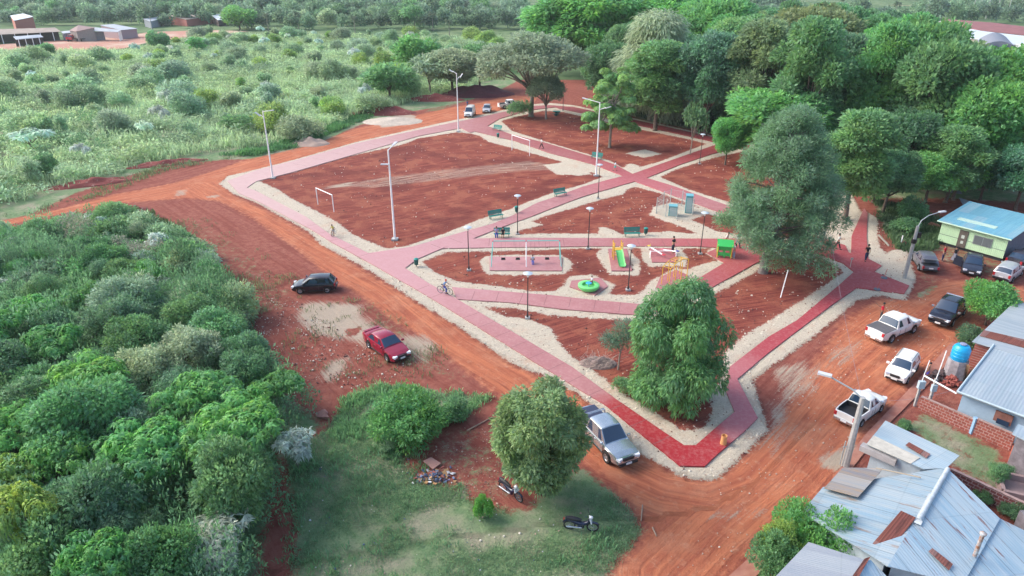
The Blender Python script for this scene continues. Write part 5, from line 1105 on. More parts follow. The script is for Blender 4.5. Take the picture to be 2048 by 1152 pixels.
    if hair == 'long': MB().tube([(hc.x - .06, 0, hc.z + .04), (hc.x - .11, 0, hc.z - .12), (hc.x - .13, 0, hc.z - .30)], [.08, .085, .03], 8).build('hair_tail', HAIR, t, smooth=60)
    b = MB(); b.ball((hc.x + .105, 0, hc.z - .045), .016, 6)
    for s in (-1, 1): b.ball((hc.x - .005, s * .10, hc.z - .04), .022, 6)
    b.build('nose_and_ears', SKIN[skin], t, smooth=60)
    for s in (-1, 1): MB().ball((hc.x + .092, s * .032, hc.z - .018), .011, 6).build('eye', mat('eye', (.02, .015, .015), .3), t)
    MB().box((hc.x + .09, 0, hc.z - .085), (.012, .045, .008)).build('mouth', mat('mouth', (.25, .06, .06), .6), t)
    return t
def gz(px, py, z=.11): g = G(px, py, z); return (g.x, g.y, z)
person('man in black t-shirt and dark blue jeans walking on the right red path', gz(1731, 521), R(75), 'walk', 1.72, shirt=(.012, .012, .018), pants=(.02, .03, .08))
person('man all in black standing behind the seesaws looking at something in his hands', gz(1345, 505), R(-60), 'stand', 1.75, shirt=(.02, .02, .03), pants=(.03, .035, .06), arms=[(25, 85, 8), (15, 95, 8)])
person('man in bright red t-shirt and blue jeans beside the green hut', gz(1884, 522, 0), R(-60), 'stand', 1.70, shirt=(.55, .01, .03), pants=(.02, .03, .10), skin=0)
person('woman in black top and long grey skirt by the open car door', gz(1906, 524, 0), R(-110), 'stand', 1.62, shirt=(.015, .015, .02), dress=(.38, .37, .42), hair='long', sleeve=False)
person('person in red shirt raising an arm behind the white pickup', gz(1760, 640, 0), R(140), 'stand', 1.6, shirt=(.7, .02, .05), pants=(.05, .05, .06), arms=[(5, 12, 8), (100, 20, 25)], skin=1)
person('child with bare chest and purple shorts beside the white boxy hatchback', gz(1852, 758, .11), R(120), 'stand', 1.35, shirt=(.42, .22, .14), pants=(.16, .12, .55), shorts=True, sleeve=False)
person('woman in white top and black trousers walking on the upper diagonal path', gz(1083, 297), R(200), 'walk', 1.68, shirt=(.6, .6, .62), pants=(.015, .015, .02), arms=[(60, 70, 10), (10, 20, 8)])
person('child in pale blue top and teal shorts running near the crossing of the paths', gz(1230, 341), R(200), 'walk', 1.35, shirt=(.42, .55, .68), pants=(.05, .45, .42), shorts=True)
person('person in blue clothes standing behind the white van', gz(935, 217, 0), R(-60), 'stand', 1.7, shirt=(.10, .18, .42), pants=(.10, .18, .40))
person('woman in white shirt and pale blue jeans right of the green playhouse', gz(1467, 516), R(170), 'stand', 1.6, shirt=(.6, .62, .68), pants=(.22, .28, .45), hair='long', shoew=True)
person('person in pale shirt and blue jeans walking under the left side of the pine', gz(1474, 496), R(20), 'walk', 1.68, shirt=(.5, .52, .58), pants=(.07, .10, .22))
person('person in white top bending over behind the green playhouse', gz(1450, 492), R(-40), 'stand', 1.62, shirt=(.62, .65, .66), pants=(.25, .2, .18), torso=22)
person('person in white shirt seen through the pine beside its trunk', gz(1561, 500), R(100), 'stand', 1.65, shirt=(.65, .66, .7), pants=(.03, .03, .04))
person('person in pale blue shirt seen through the right side of the pine', gz(1617, 486), R(-80), 'stand', 1.65, shirt=(.35, .5, .7), pants=(.4, .36, .3))
person('man in white shirt and black trousers holding a white sheet right of the pine', gz(1674, 498), R(-20), 'walk', 1.7, shirt=(.6, .65, .6), pants=(.02, .02, .025), arms=[(40, 60, 10), (40, 60, 10)])
# ------------------------------------------------------------------ benches, bins, lamps, playground
TEAL = mat('bench_green', (.012, .26, .22), .45, var=.15); DKG = mat('leg_dark', (.02, .09, .08), .5)
def bench(label, px, py, h, z=.0):
    g = G(px, py); t = thing('park_bench', label, 'bench', (g.x, g.y, .03), h, 'teal benches along the paths')
    s = MB()
    for y in (-.2, -.07, .06, .19): s.box((0, y, .45), (1.8, .105, .035))
    s.build('seat', TEAL, t); s = MB()
    for z_ in (.58, .71, .84, .96): s.box((0, .27 + (z_ - .5) * .22, z_), (1.8, .03, .115), rx=R(-12))
    s.build('backrest', TEAL, t)
    for x in (-.75, .75):
        MB().box((x, -.20, .22), (.05, .05, .44)).box((x, .20, .22), (.05, .05, .44)).box((x, 0, .41), (.05, .5, .04)).cyl((x, .22, .42), (x, .40, 1.0), .022, n=6).build('leg', DKG, t)
    return t
bench('teal bench in front of the centre bed beside a green bin', 1264, 474, R(4)); bench('teal bench below the lower left corner of the lamp-lit diagonal', 992, 438, R(10) + .28)
bench('teal bench on the diagonal path above the middle black lamp', 1121, 393, R(30)); bench('teal bench with two people sitting on it by the swings', 1004, 475, R(2))
bench('teal bench on the upper path behind the white street light', 1193, 319, R(-28)); bench('teal bench near the far corner beside the goal', 994, 262, R(-32))
person('person in purple top and blue trousers sitting at the left of the bench', (*G2((993, 475)), .03), R(-85), 'sit', 1.6, shirt=(.38, .35, .5), pants=(.03, .05, .3), hair='long')
person('person in black top with bare legs and white shoes sitting on the bench', (*G2((1006, 476)), .03), R(-95), 'sit', 1.6, shirt=(.015, .015, .02), pants=(.02, .02, .02), shorts=True, shoew=True)
def bin_(label, px, py):
    g = G(px, py); t = thing('litter_bin', label, 'bin', (g.x, g.y, .05), rnd.uniform(0, 1), 'green litter bins along the paths')
    MB().lathe([(.02, .22), (.20, .22), (.24, .80), (.22, .80), (.19, .26), (.02, .26)], n=14).build('bin_body', DKG, t, smooth=50); MB().lathe([(.25, .78), (.26, .82), (.16, .90), (.02, .92)], n=14).build('lid', TEAL, t, smooth=50)
    MB().cyl((0, 0, 0), (0, 0, .24), .04, n=6).build('post', DKG, t)
bin_('green bin at the tip of the play area by the long walk', 833, 534); bin_('green bin right of the centre bench', 1291, 471); bin_('green bin behind the upper left black lamp', 1033, 427); bin_('green bin beside the far corner bench', 996, 277)
g = G(1113, 230); t = thing('picnic_table', 'green concrete picnic table with two benches in the upper bed', 'picnic table', g, R(-12)); MB().box((0, 0, .74), (1.5, .75, .07)).build('tabletop', TEAL, t); MB().box((0, 0, .36), (.5, .4, .70)).build('pedestal', DKG, t)
for s in (-1, 1): MB().box((0, s * .85, .42), (1.4, .35, .08)).box((0, s * .85, .19), (.6, .2, .38)).build('bench_seat', DKG, t)
WPOLE = mat('pole_white', (.93, .93, .92), .5, var=.1); CONC = mat('concrete', (.42, .42, .41), .9, var=.25, vscale=5, bump=.01); LENS = mat('led_head', (.55, .57, .6), .4)
def bigpole(label, px, py, pt, arms):
    g = G(px, py); H_ = HT(px, py, pt); t = thing('street_lamp', label, 'street light', (g.x, g.y, .03), 0, 'tall white street lights of the park')
    MB().box((0, 0, .08), (.7, .7, .18)).build('footing', CONC, t); MB().tube([(0, 0, .1), (0, 0, H_ * .5), (0, 0, H_)], [.12, .095, .07], 10).build('pole', WPOLE, t, smooth=50)
    for ang, dz, ln, rise in arms:
        d = Vector((math.cos(ang), math.sin(ang), 0)); p0 = Vector((0, 0, H_ - dz)); p1 = p0 + d * ln + Vector((0, 0, rise)); MB().tube([p0, p1], .045, 8).build('arm', WPOLE, t, smooth=50)
        M_ = p1 + d * .35 + Vector((0, 0, .06)); MB().box(M_, (.85, .28, .09), rz=ang, ry=-math.atan2(rise, ln)).build('lamp_head', LENS, t)
bigpole('tall white street light at the left corner of the football pitch', 546, 357, 222, [(R(-15), .1, 1.0, .15), (R(165), .9, .5, .35)])
bigpole('tall white street light at the bottom corner of the football pitch', 790, 480, 300, [(R(75), .05, 1.4, .25), (R(180), 1.6, .1, 0)])
bigpole('tall white street light by the path crossing in the middle of the park', 1192, 352, 205, [(R(150), .05, 1.9, .3), (R(-25), 1.0, .9, .35)])
bigpole('tall white street light at the far corner beside the parked van', 917, 264, 147, [(R(150), .05, .8, .35), (R(20), 1.2, .5, .7)])
BLK = mat('post_black', (.015, .015, .018), .45); DISH = mat('lamp_dish', (.50, .58, .64), .3)
def lamp(label, px, py, pt, base=True):
    g = G(px, py); H_ = min(4.6, max(3.6, HT(px, py, pt))); t = thing('park_lamp', label, 'lamp post', (g.x, g.y, .03), 0, 'black lamp posts of the play area')
    MB().box((0, 0, .05), (.42, .42, .14)).build('footing', CONC, t)
    MB().tube([(0, 0, .1), (0, 0, .35), (0, 0, .4), (0, 0, H_ - .45)], [.09, .085, .05, .04], 8).build('post', BLK, t, smooth=40)
    MB().lathe([(.06, H_ - .45), (.19, H_ - .12), (.02, H_ - .12)], n=14).build('globe', mat('globe', (.72, .72, .70), .35), t, smooth=50)
    MB().lathe([(.02, H_ + .02), (.25, H_ - .02), (.40, H_ - .10), (.38, H_ - .13), (.02, H_ - .10)], n=20).build('lamp_shade', DISH, t, smooth=50)
for a in [('black lamp post in the tip of the play bed',938,541,450),('black lamp post left of the centre bed by the bench',1035,469,385),('black lamp post between the swings and the centre bed',1176,498,412),('thin black lamp post hidden behind the white street light',1196,398,318),('black lamp post in front of the slide',1256,581,490),('black lamp post in the bed below the swings',1055,637,545),('black lamp post on the right-hand gravel of the upper crossing',1399,328,260),('black lamp post at the edge of the wood on the upper right path',1383,277,213),('black lamp post under the grey-green tree by the picnic table',1126,222,175),('black lamp post at the left edge of the pine',1400,508,415)]: lamp(*a)
def goal(label, a, b, pt):
    A = G(*a); B = G(*b); H_ = HT(b[0], b[1], pt); t = thing('football_goal', label, 'goal', A, math.atan2(B.y - A.y, B.x - A.x)); d = (B - A).length
    for x in (0, d): MB().cyl((x, 0, 0), (x, 0, H_), .055, n=8).build('goal_post', WPOLE, t)
    MB().cyl((-.05, 0, H_), (d + .05, 0, H_), .055, n=8).build('crossbar', WPOLE, t)
goal('white football goal frame at the left end of the pitch', (636, 409), (668, 424), 390); goal('white football goal frame at the far right end of the pitch', (1024, 300), (1059, 312), 281)
# swings
t = thing('swing_set', 'long turquoise and white swing frame over the pink pad', 'swing set', G(1052, 528), R(1)); MINT = mat('mint', (.20, .62, .55), .4); PINK = mat('pink_joint', (.6, .15, .2), .5)
Ls = (G(1124, 535) - G(979, 535)).length; H_ = 2.5; 
MB().cyl((-Ls / 2 + .3, 0, H_), (Ls / 2 - .3, 0, H_), .05, n=8).build('top_bar', MINT, t, smooth=50)
for x, dx in ((-Ls / 2 + .3, -.3), (0, 0), (Ls / 2 - .3, .3)):
    for y in (-1, 1): MB().cyl((x, 0, H_), (x + dx * .6, y * .95, 0), .045, n=8).build('leg', MINT if x else WPOLE, t, smooth=50)
    MB().ball((x, 0, H_), .09, 8).build('joint', PINK, t)
def seatsw(x, m, sw=0):
    MB().cyl((x - .2, 0, H_), (x - .2, sw, .55), .012, n=4).cyl((x + .2, 0, H_), (x + .2, sw, .55), .012, n=4).build('chain', CHROME, t); MB().box((x, sw, .52), (.45, .22, .05)).box((x, sw + .12, .60), (.40, .03, .12)).build('swing_seat', m, t)
for f in (.155, .375, .60, .82): seatsw((f - .5) * (Ls - .6), BLACK)
p = t.location; person('child in white and blue sitting on the third swing', (p.x + .10 * (Ls - .6), p.y - .05, .03), R(-85), 'swing', 1.25, shirt=(.55, .58, .65), pants=(.05, .10, .40), shorts=False)
# slide
YEL = mat('yellow_frame', (.72, .42, .03), .4); LIME = mat('lime_plastic', (.16, .62, .18), .35); TUR = mat('green_plastic', (.05, .50, .12), .4)
g = G(1236, 522); t = thing('slide', 'yellow slide tower with light green chute on its own pad', 'slide', g, R(-86))
sl_ = MB(); pts = [(-.1, 1.15), (.3, 1.1), (1.1, .62), (1.7, .30), (2.0, .25)]
for (x0, z0), (x1, z1) in zip(pts, pts[1:]):
    for y0, za, y1, zb_ in ((-.36, .16, -.27, 0), (-.27, 0, .27, 0), (.27, 0, .36, .16)):
        sl_.slab([(x0, y0, z0 + za), (x1, y0, z1 + za), (x1, y1, z1 + zb_), (x0, y1, z0 + zb_)], .03)
sl_.build('chute', LIME, t)
for x in (-.15, -.85):
    for y in (-.42, .42): MB().cyl((x, y, 0), (x, y, 1.95), .05, n=8).build('tower_post', YEL, t, smooth=50)
MB().box((-.5, 0, 1.12), (.72, .8, .06)).build('platform', YEL, t); lb = MB()
for i in range(4): lb.box((-1.0 - .0 * i, 0, .25 + i * .25), (.12, .7, .05))
for y in (-.36, .36): lb.cyl((-1.15, y, 0), (-.88, y, 1.2), .03, n=6)
lb.build('ladder', YEL, t); rb = MB()
for y in (-.42, .42): rb.cyl((-.15, y, 1.7), (-.85, y, 1.7), .03, n=6).cyl((-.15, y, 1.45), (-.85, y, 1.45), .03, n=6)
rb.build('side_rail', YEL, t); MB().cyl((1.9, 0, .24), (1.9, 0, 0), .05, n=6).build('chute_leg', YEL, t)
# seesaws
t = thing('seesaw', 'pair of white seesaws with red, blue and pink ends on a pink pad', 'seesaw', G(1326, 512), R(2)); b = MB()
for x in (-1.35, 1.35): b.cyl((x, -.1, .55), (x - .12, -.45, 0), .045, n=6).cyl((x, .1, .55), (x + .05, .45, 0), .045, n=6)
b.cyl((-1.4, 0, .55), (1.4, 0, .55), .04, n=8).build('stand', WPOLE, t)
for x, ms, tl in ((-.75, (mat('seat_red', (.6, .03, .05), .4), mat('seat_yellow', (.65, .5, .05), .4)), 1), (.65, (mat('seat_blue', (.04, .05, .3), .4), PINK), -1)):
    MB().box((x, 0, .6), (.16, 2.2, .07), rx=R(11 * tl), rz=R(38)).build('beam', WPOLE, t)
    for s, m_ in ((-1, ms[0]), (1, ms[1])): MB().box((x - s * .60, s * .78, .66 + s * .20 * tl), (.28, .30, .06), rz=R(38)).cyl((x - s * .5, s * .62, .66 + s * .2 * tl), (x - s * .5, s * .62, .95 + s * .2 * tl), .02, n=5).build('seat', m_, t)
# merry-go-round
t = thing('merry_go_round', 'round lime green spinning bowl with a blue hub on a pink pad', 'merry-go-round', G(1177, 580), 0)
MB().lathe([(.45, .12), (.80, .14), (.98, .35), (1.0, .55), (.94, .60), (.62, .58), (.60, .38), (.02, .36)], n=28).build('bowl', LIME, t, smooth=50); MB().lathe([(.3, .0), (.45, .02), (.45, .14)], n=16).build('base', TUR, t)
MB().cyl((0, 0, .36), (0, 0, .72), .05, n=8).lathe([(.02, .74), (.28, .74), (.30, .70), (.02, .68)], n=14).build('hub_wheel', mat('hub_blue', (.03, .35, .6), .4), t, smooth=50)
p = t.location; person('child in white shirt and red shorts sitting on the green merry-go-round', (p.x + .35, p.y + .55, .25), R(-150), 'sit', 1.2, shirt=(.55, .52, .62), pants=(.4, .03, .05), shorts=True)
# green playhouse / crawl toy
t = thing('playhouse', 'bright green and yellow plastic play hut at the court corner', 'play hut', G(1447, 512), R(-14))
for x, y, sx, sy in ((0, -.75, 1.3, .08), (0, .75, 1.3, .08), (-.65, 0, .08, 1.5)):
    b = MB().box((x, y, .50), (sx, sy, .35)).box((x, y, 1.15), (sx, sy, .25))
    for k in (-1, 0, 1): b.box((x + (k * .5 * sx if sx > 1 else 0), y + (k * .5 * sy if sy > 1 else 0), .7), (.14 if sx > 1 else .09, .14 if sy > 1 else .09, 1.1))
    b.build('wall_panel', TUR if y <= 0 else LIME, t)
for x in (-.68, .68):
    for y in (-.78, .78): MB().cyl((x, y, 0), (x, y, 1.5), .05, n=8).build('corner_post', YEL, t)
MB().slab([(-.8, -.95, 1.4), (.8, -.95, 1.4), (.8, 0, 1.85), (-.8, 0, 1.85)], .05).slab([(-.8, .95, 1.4), (-.8, 0, 1.85), (.8, 0, 1.85), (.8, .95, 1.4)], .05).build('roof', TUR, t)
# yellow climbing bars
A = G(1330, 572); B = G(1366, 552); t = thing('climbing_frame', 'yellow arched monkey bars behind the drooping tree', 'climbing frame', A, math.atan2(B.y - A.y, B.x - A.x)); d = (B - A).length
for x in (0, d * .33, d * .66, d):
    for y in (-.4, .4): MB().cyl((x, y, 0), (x, y, 1.9), .04, n=6).build('upright', YEL, t)
b = MB()
for y in (-.4, .4): b.tube([(0, y, 1.9), (d * .33, y, 2.2), (d * .66, y, 2.2), (d, y, 1.9)], .035, 6)
b.build('side_rail', YEL, t); b = MB()
for k in range(9): x = d * k / 8; b.cyl((x, -.4, 1.9 + .3 * math.sin(math.pi * k / 8)), (x, .4, 1.9 + .3 * math.sin(math.pi * k / 8)), .022, n=5)
b.build('rung', YEL, t)
# cyclists
bicycle('bicycle ridden by the child in the red cap on the lower path', 890, 588, R(-28)); person('child in red cap and blue shirt riding a bicycle on the lower path', gz(888, 588), R(-28), 'bike', 1.5, shirt=(.18, .35, .60), pants=(.05, .08, .35), cap=(.6, .03, .04))
bicycle('bicycle ridden by the boy in yellow on the left path', 668, 470, R(-100), (.5, .5, .5), .85); person('boy in yellow shirt riding a bicycle on the left path', gz(668, 471), R(-100), 'bike', 1.35, shirt=(.60, .58, .12), pants=(.3, .3, .3), shorts=True)
# electrical enclosure
t = thing('utility_cage', 'small mesh fenced cage with leaning bracing beside the upper path', 'fenced cage', G(1349, 425), 0); ctr = G(1349, 425)
CQ = [G(1312, 428), G(1331, 434), G(1353, 439), G(1385, 430), G(1363, 413), G(1340, 409), G(1326, 415)]
FEN = mat('galvanised', (.42, .46, .46), .5, metal=.3); MESH = mat('wire_mesh', (.45, .5, .52), .6, alpha=.28)
for i, q in enumerate(CQ): q = q - ctr; MB().cyl((q.x, q.y, 0), (q.x, q.y, 2.1), .05, n=6).build('fence_post', FEN, t)
for i in range(len(CQ)):
    a, c_ = CQ[i] - ctr, CQ[(i + 1) % len(CQ)] - ctr; b = MB(); L_ = (c_ - a).length
    for z_ in (.1, 1.0, 1.95): b.cyl(a + Vector((0, 0, z_)), c_ + Vector((0, 0, z_)), .015, n=4)
    nn = int(L_ / .16)
    for k in range(1, nn):
        p = a.lerp(c_, k / nn); b.cyl(p + Vector((0, 0, .1)), p + Vector((0, 0, 1.95)), .007, n=3)
    b.build('mesh_panel', FEN, t)
CAB = mat('cabinet_teal', (.06, .30, .33), .5)
for q, d, lab in (((1345, 431), (1.0, .9, 1.25), 'low teal metal cabinet inside the mesh cage'), ((1376, 425), (.8, 1.0, 2.2), 'tall teal metal cabinet at the right of the mesh cage')):
    g = G(*q); c_ = thing('utility_cabinet', lab, 'cabinet', g, R(-12), 'teal cabinets of the mesh cage'); MB().box((0, 0, d[2] / 2), d).build('cabinet_body', CAB, c_); MB().box((0, 0, d[2] + .03), (d[0] + .1, d[1] + .1, .06)).build('cabinet_roof', mat('cab_roof', (.14, .42, .48), .4), c_); MB().box((0, -d[1] / 2 - .012, d[2] / 2), (d[0] * .8, .02, d[2] * .85)).build('cabinet_door', mat('cab_door', (.35, .48, .48), .5), c_)
# small items
tag(MB().lathe([(.20, 0), (.17, .55), (.19, .56), (.19, .62), (.15, .62), (.14, .1)], n=12).build('bucket', mat('bucket', (.62, .30, .12), .6), loc=(*G2((1446, 890)), .11), smooth=40), 'orange tapered stool on the red path near the corner', 'stool')
tag(MB().cyl((0, 0, 0), (.35, .3, 2.6), .05, n=8).build('pole', WPOLE, loc=G(1561, 595)), 'white leaning bare pole in the dark bed below the pine', 'pole')
for px, py, lab in ((1768, 556, 'small sign post on a round foot near the path exit'), (1754, 579, 'second thin rod on a round foot lower on the path')):
    g = G(px, py, .11); t = thing('stanchion', lab, 'stanchion', g, 0, 'thin rods on round feet at the path exit'); MB().lathe([(.3, 0), (.28, .08), (.05, .12)], n=14).build('foot', mat('foot_grey', (.12, .15, .18), .6), t); MB().cyl((0, 0, .1), (.1, 0, .95), .03, n=6).build('rod', mat('rod_red', (.5, .12, .10), .5), t)
tag(MB().cyl((0, 0, 0), (.0, 0, 1.0), .035, n=6).box((0, 0, .95), (.25, .03, .2)).build('marker_post', mat('marker', (.5, .45, .4), .7), loc=gz(1700, 535)), 'thin dark post on the path below the white sheet', 'post')
t = thing('street_lamp', 'concrete pole street light between the gravel and the grey hatchback', 'street light', G(1808, 557), 0)
def concpole(t, base, top, wdt=.32):
    g = G(*base); H_ = HT(base[0], base[1], top); MB().tube([(0, 0, -.1), (0, 0, H_)], [wdt * .62, wdt * .42], 8).build('pole', CONC, t); return H_
H_ = concpole(t, (1808, 557), 452); MB().tube([(0, 0, H_ - .2), (.25, .1, H_ + .5), (1.0, .4, H_ + .9), (2.1, .7, H_ + 1.1)], .045, 8).build('arm', FEN, t, smooth=50); MB().box((2.4, .78, H_ + 1.13), (.7, .28, .12), rz=.3).build('lamp_head', LENS, t, smooth=40)
MB().lathe([(.22, H_ - 1.7), (.24, H_ - 1.66), (.24, H_ - 1.3), (.22, H_ - 1.26)], n=12).box((.3, 0, H_ - .9), (.35, .25, .5)).build('clamp_box', BLK, t)
t = thing('street_lamp', 'tall concrete pole street light behind the small white pickup', 'street light', G(1690, 934), 0)
H_ = concpole(t, (1690, 934), 795, .36); Hh = H_
b = MB(); b.tube([(0, 0, H_ - .1), (-.5, .35, H_ + .3), (-1.6, 1.0, H_ + .75)], .05, 8); b.build('arm', FEN, t, smooth=50); MB().box((-1.85, 1.15, H_ + .82), (.75, .30, .12), rz=R(148)).build('lamp_head', LENS, t, smooth=40)
MB().cyl((-.35, 0, .2), (-.35, 0, 1.9), .035, n=6).box((-.3, 0, 1.5), (.25, .05, .05)).build('conduit', FEN, t)
WIRE = mat('wire', (.25, .26, .3), .6)
P1 = G(1690, 934) + Vector((0, 0, Hh - .2)); P2 = G(1808, 557) + Vector((0, 0, HT(1808, 557, 460) - .2)); P3 = P1 + (P1 - P2) * .6
def wire(a, b_, sag, lab, r_=.007):
    pts = [a.lerp(b_, k / 14) - Vector((0, 0, sag * 4 * (k / 14) * (1 - k / 14))) for k in range(15)]; tag(MB().tube(pts, r_, 5).build('power_cable', WIRE), lab, 'cable')
wire(P1, P1.lerp(Vector((36, 78, 6.5)), 1), .9, 'thin power cable running from the near light pole past the black pickup'); wire(P1, G(1905, 781, 2.2), .3, 'service cable from the near light pole to the pale blue house')
# banner sheet held up at the walk
tag(MB().slab([G(1647, 497, 1.2), G(1668, 499, 1.15), G(1668, 500, .4), G(1648, 499, .45)], .02).build('cloth_sheet', mat('sheet', (.68, .68, .72), .8)), 'white cloth held up beside the man in white and green', 'sheet')
# bake skins
dg = DG()
bpy.context.view_layer.update(); dg = bpy.context.evaluated_depsgraph_get(); dg.update()
for o, m_ in TOBAKE:
    me = bpy.data.meshes.new_from_object(o.evaluated_get(dg)); o.modifiers.clear(); o.data = me; me.materials.clear(); me.materials.append(m_)
    me.polygons.foreach_set('use_smooth', [True] * len(me.polygons))
# ------------------------------------------------------------------ buildings
def brick_mat(name, c1, c2, mortar, sx=.30, sz=.20):
    m = bpy.data.materials.new(name); m.use_nodes = True; nt = m.node_tree; b = nt.nodes['Principled BSDF']; tc = N(nt, 'ShaderNodeTexCoord'); sp = N(nt, 'ShaderNodeSeparateXYZ'); cb = N(nt, 'ShaderNodeCombineXYZ')
    L(nt, tc.outputs['Object'], sp.inputs[0]); ad = N(nt, 'ShaderNodeMath', operation='ADD'); L(nt, sp.outputs[0], ad.inputs[0]); L(nt, sp.outputs[1], ad.inputs[1]); L(nt, ad.outputs[0], cb.inputs[0]); L(nt, sp.outputs[2], cb.inputs[1])
    t = N(nt, 'ShaderNodeTexBrick'); L(nt, cb.outputs[0], t.inputs['Vector']); t.inputs['Scale'].default_value = 1; t.inputs['Brick Width'].default_value = sx; t.inputs['Row Height'].default_value = sz; t.inputs['Mortar Size'].default_value = .022
    t.inputs['Color1'].default_value = c4(c1); t.inputs['Color2'].default_value = c4(c2); t.inputs['Mortar'].default_value = c4(mortar)
    n = N(nt, 'ShaderNodeTexNoise'); n.inputs['Scale'].default_value = 2.5; n.inputs['Detail'].default_value = 6; L(nt, tc.outputs['Object'], n.inputs['Vector']); r = N(nt, 'ShaderNodeMapRange'); r.inputs[1].default_value = .4; r.inputs[2].default_value = .75; r.inputs[4].default_value = .5; L(nt, n.outputs[0], r.inputs[0])
    x = N(nt, 'ShaderNodeMix', data_type='RGBA'); L(nt, r.outputs[0], x.inputs[0]); L(nt, t.outputs[0], x.inputs[6]); x.inputs[7].default_value = c4(tuple(v * .45 for v in c1)); L(nt, x.outputs[2], b.inputs['Base Color']); b.inputs['Roughness'].default_value = .9
    bp = N(nt, 'ShaderNodeBump'); bp.inputs['Distance'].default_value = .015; bp.invert = True; L(nt, t.outputs['Fac'], bp.inputs['Height']); L(nt, bp.outputs[0], b.inputs['Normal']); return m
BRK = brick_mat('brick', (.36, .10, .07), (.27, .07, .055), (.46, .30, .27)); BRKD = brick_mat('brick_dark', (.20, .055, .05), (.14, .04, .04), (.36, .26, .26))
def tin(name, base, streak, rust, rust_amt, ang, pitch=.18, rough=.35, sheet=1.0, seamd=.8):
    """corrugated sheet: ribs along direction ang (world), overlap seams across, rust and dirt blotches"""
    m = bpy.data.materials.new(name); m.use_nodes = True; nt = m.node_tree; b = nt.nodes['Principled BSDF']; tc = N(nt, 'ShaderNodeTexCoord'); mp = N(nt, 'ShaderNodeMapping'); mp.inputs['Rotation'].default_value = (0, 0, -ang); L(nt, tc.outputs['Object'], mp.inputs[0])
    wv = N(nt, 'ShaderNodeTexWave'); wv.bands_direction = 'Y'; wv.inputs['Scale'].default_value = 1 / pitch / 3.14; L(nt, mp.outputs[0], wv.inputs['Vector'])
    ms = N(nt, 'ShaderNodeMapping'); ms.inputs['Scale'].default_value = (.35, 3.2, 1); L(nt, mp.outputs[0], ms.inputs[0])
    n = N(nt, 'ShaderNodeTexNoise'); n.inputs['Scale'].default_value = 1.2; n.inputs['Detail'].default_value = 6; L(nt, ms.outputs[0], n.inputs['Vector']); n2 = N(nt, 'ShaderNodeTexNoise'); n2.inputs['Scale'].default_value = 1.0; n2.inputs['Detail'].default_value = 9; n2.inputs['Roughness'].default_value = .7; L(nt, ms.outputs[0], n2.inputs['Vector']); n2.noise_dimensions = '4D'; n2.inputs['W'].default_value = 5
    def mr(x, a, c, e=1.):
        r = N(nt, 'ShaderNodeMapRange'); r.inputs[1].default_value = a; r.inputs[2].default_value = c; r.inputs[4].default_value = e; L(nt, x, r.inputs[0]); return r.outputs[0]
    def mix(f, a, c):
        x = N(nt, 'ShaderNodeMix', data_type='RGBA'); L(nt, f, x.inputs[0])
        for i, q in ((6, a), (7, c)):
            if isinstance(q, tuple): x.inputs[i].default_value = c4(q)
            else: L(nt, q, x.inputs[i])
        return x.outputs[2]
    col = mix(mr(n.outputs[0], .35, .65), base, streak)
    sp = N(nt, 'ShaderNodeSeparateXYZ'); L(nt, mp.outputs[0], sp.inputs[0])
    md = N(nt, 'ShaderNodeMath', operation='PINGPONG'); L(nt, sp.outputs[1], md.inputs[0]); md.inputs[1].default_value = sheet / 2; col = mix(mr(md.outputs[0], .035, .0, seamd), col, tuple(v * .35 for v in base))
    md2 = N(nt, 'ShaderNodeMath', operation='PINGPONG'); L(nt, sp.outputs[0], md2.inputs[0]); md2.inputs[1].default_value = 1.6; col = mix(mr(md2.outputs[0], .05, .0, .22), col, tuple(v * .4 for v in base))
    col = mix(mr(n2.outputs[0], rust_amt, rust_amt + .05), col, rust)
    fx = N(nt, 'ShaderNodeMath', operation='MULTIPLY'); L(nt, sp.outputs[0], fx.inputs[0]); fx.inputs[1].default_value = 1 / 3.2; fy = N(nt, 'ShaderNodeMath', operation='MULTIPLY'); L(nt, sp.outputs[1], fy.inputs[0]); fy.inputs[1].default_value = 1 / sheet
    ax = N(nt, 'ShaderNodeMath', operation='FLOOR'); L(nt, fx.outputs[0], ax.inputs[0]); ay = N(nt, 'ShaderNodeMath', operation='FLOOR'); L(nt, fy.outputs[0], ay.inputs[0]); cc = N(nt, 'ShaderNodeCombineXYZ'); L(nt, ax.outputs[0], cc.inputs[0]); L(nt, ay.outputs[0], cc.inputs[1])
    wn = N(nt, 'ShaderNodeTexWhiteNoise'); L(nt, cc.outputs[0], wn.inputs['Vector']); col = mix(mr(wn.outputs['Value'], .35, 1, .5), col, tuple(v * .72 for v in streak)); col = mix(mr(wn.outputs['Value'], .25, .0, .4), col, (.46, .50, .50))
    L(nt, col, b.inputs['Base Color']); b.inputs['Roughness'].default_value = rough; b.inputs['Metallic'].default_value = .25; b.inputs['Specular IOR Level'].default_value = .5
    bp = N(nt, 'ShaderNodeBump'); bp.inputs['Distance'].default_value = .02; bp.inputs['Strength'].default_value = .5; L(nt, wv.outputs['Fac'], bp.inputs['Height']); L(nt, bp.outputs[0], b.inputs['Normal']); return m
def qz(pts): return [G(*p) for p in pts]
def roofpart(t, o, pts, m, th=.05, name='roof'): return MB().slab([p - o for p in qz(pts)], th).build(name, m, t)
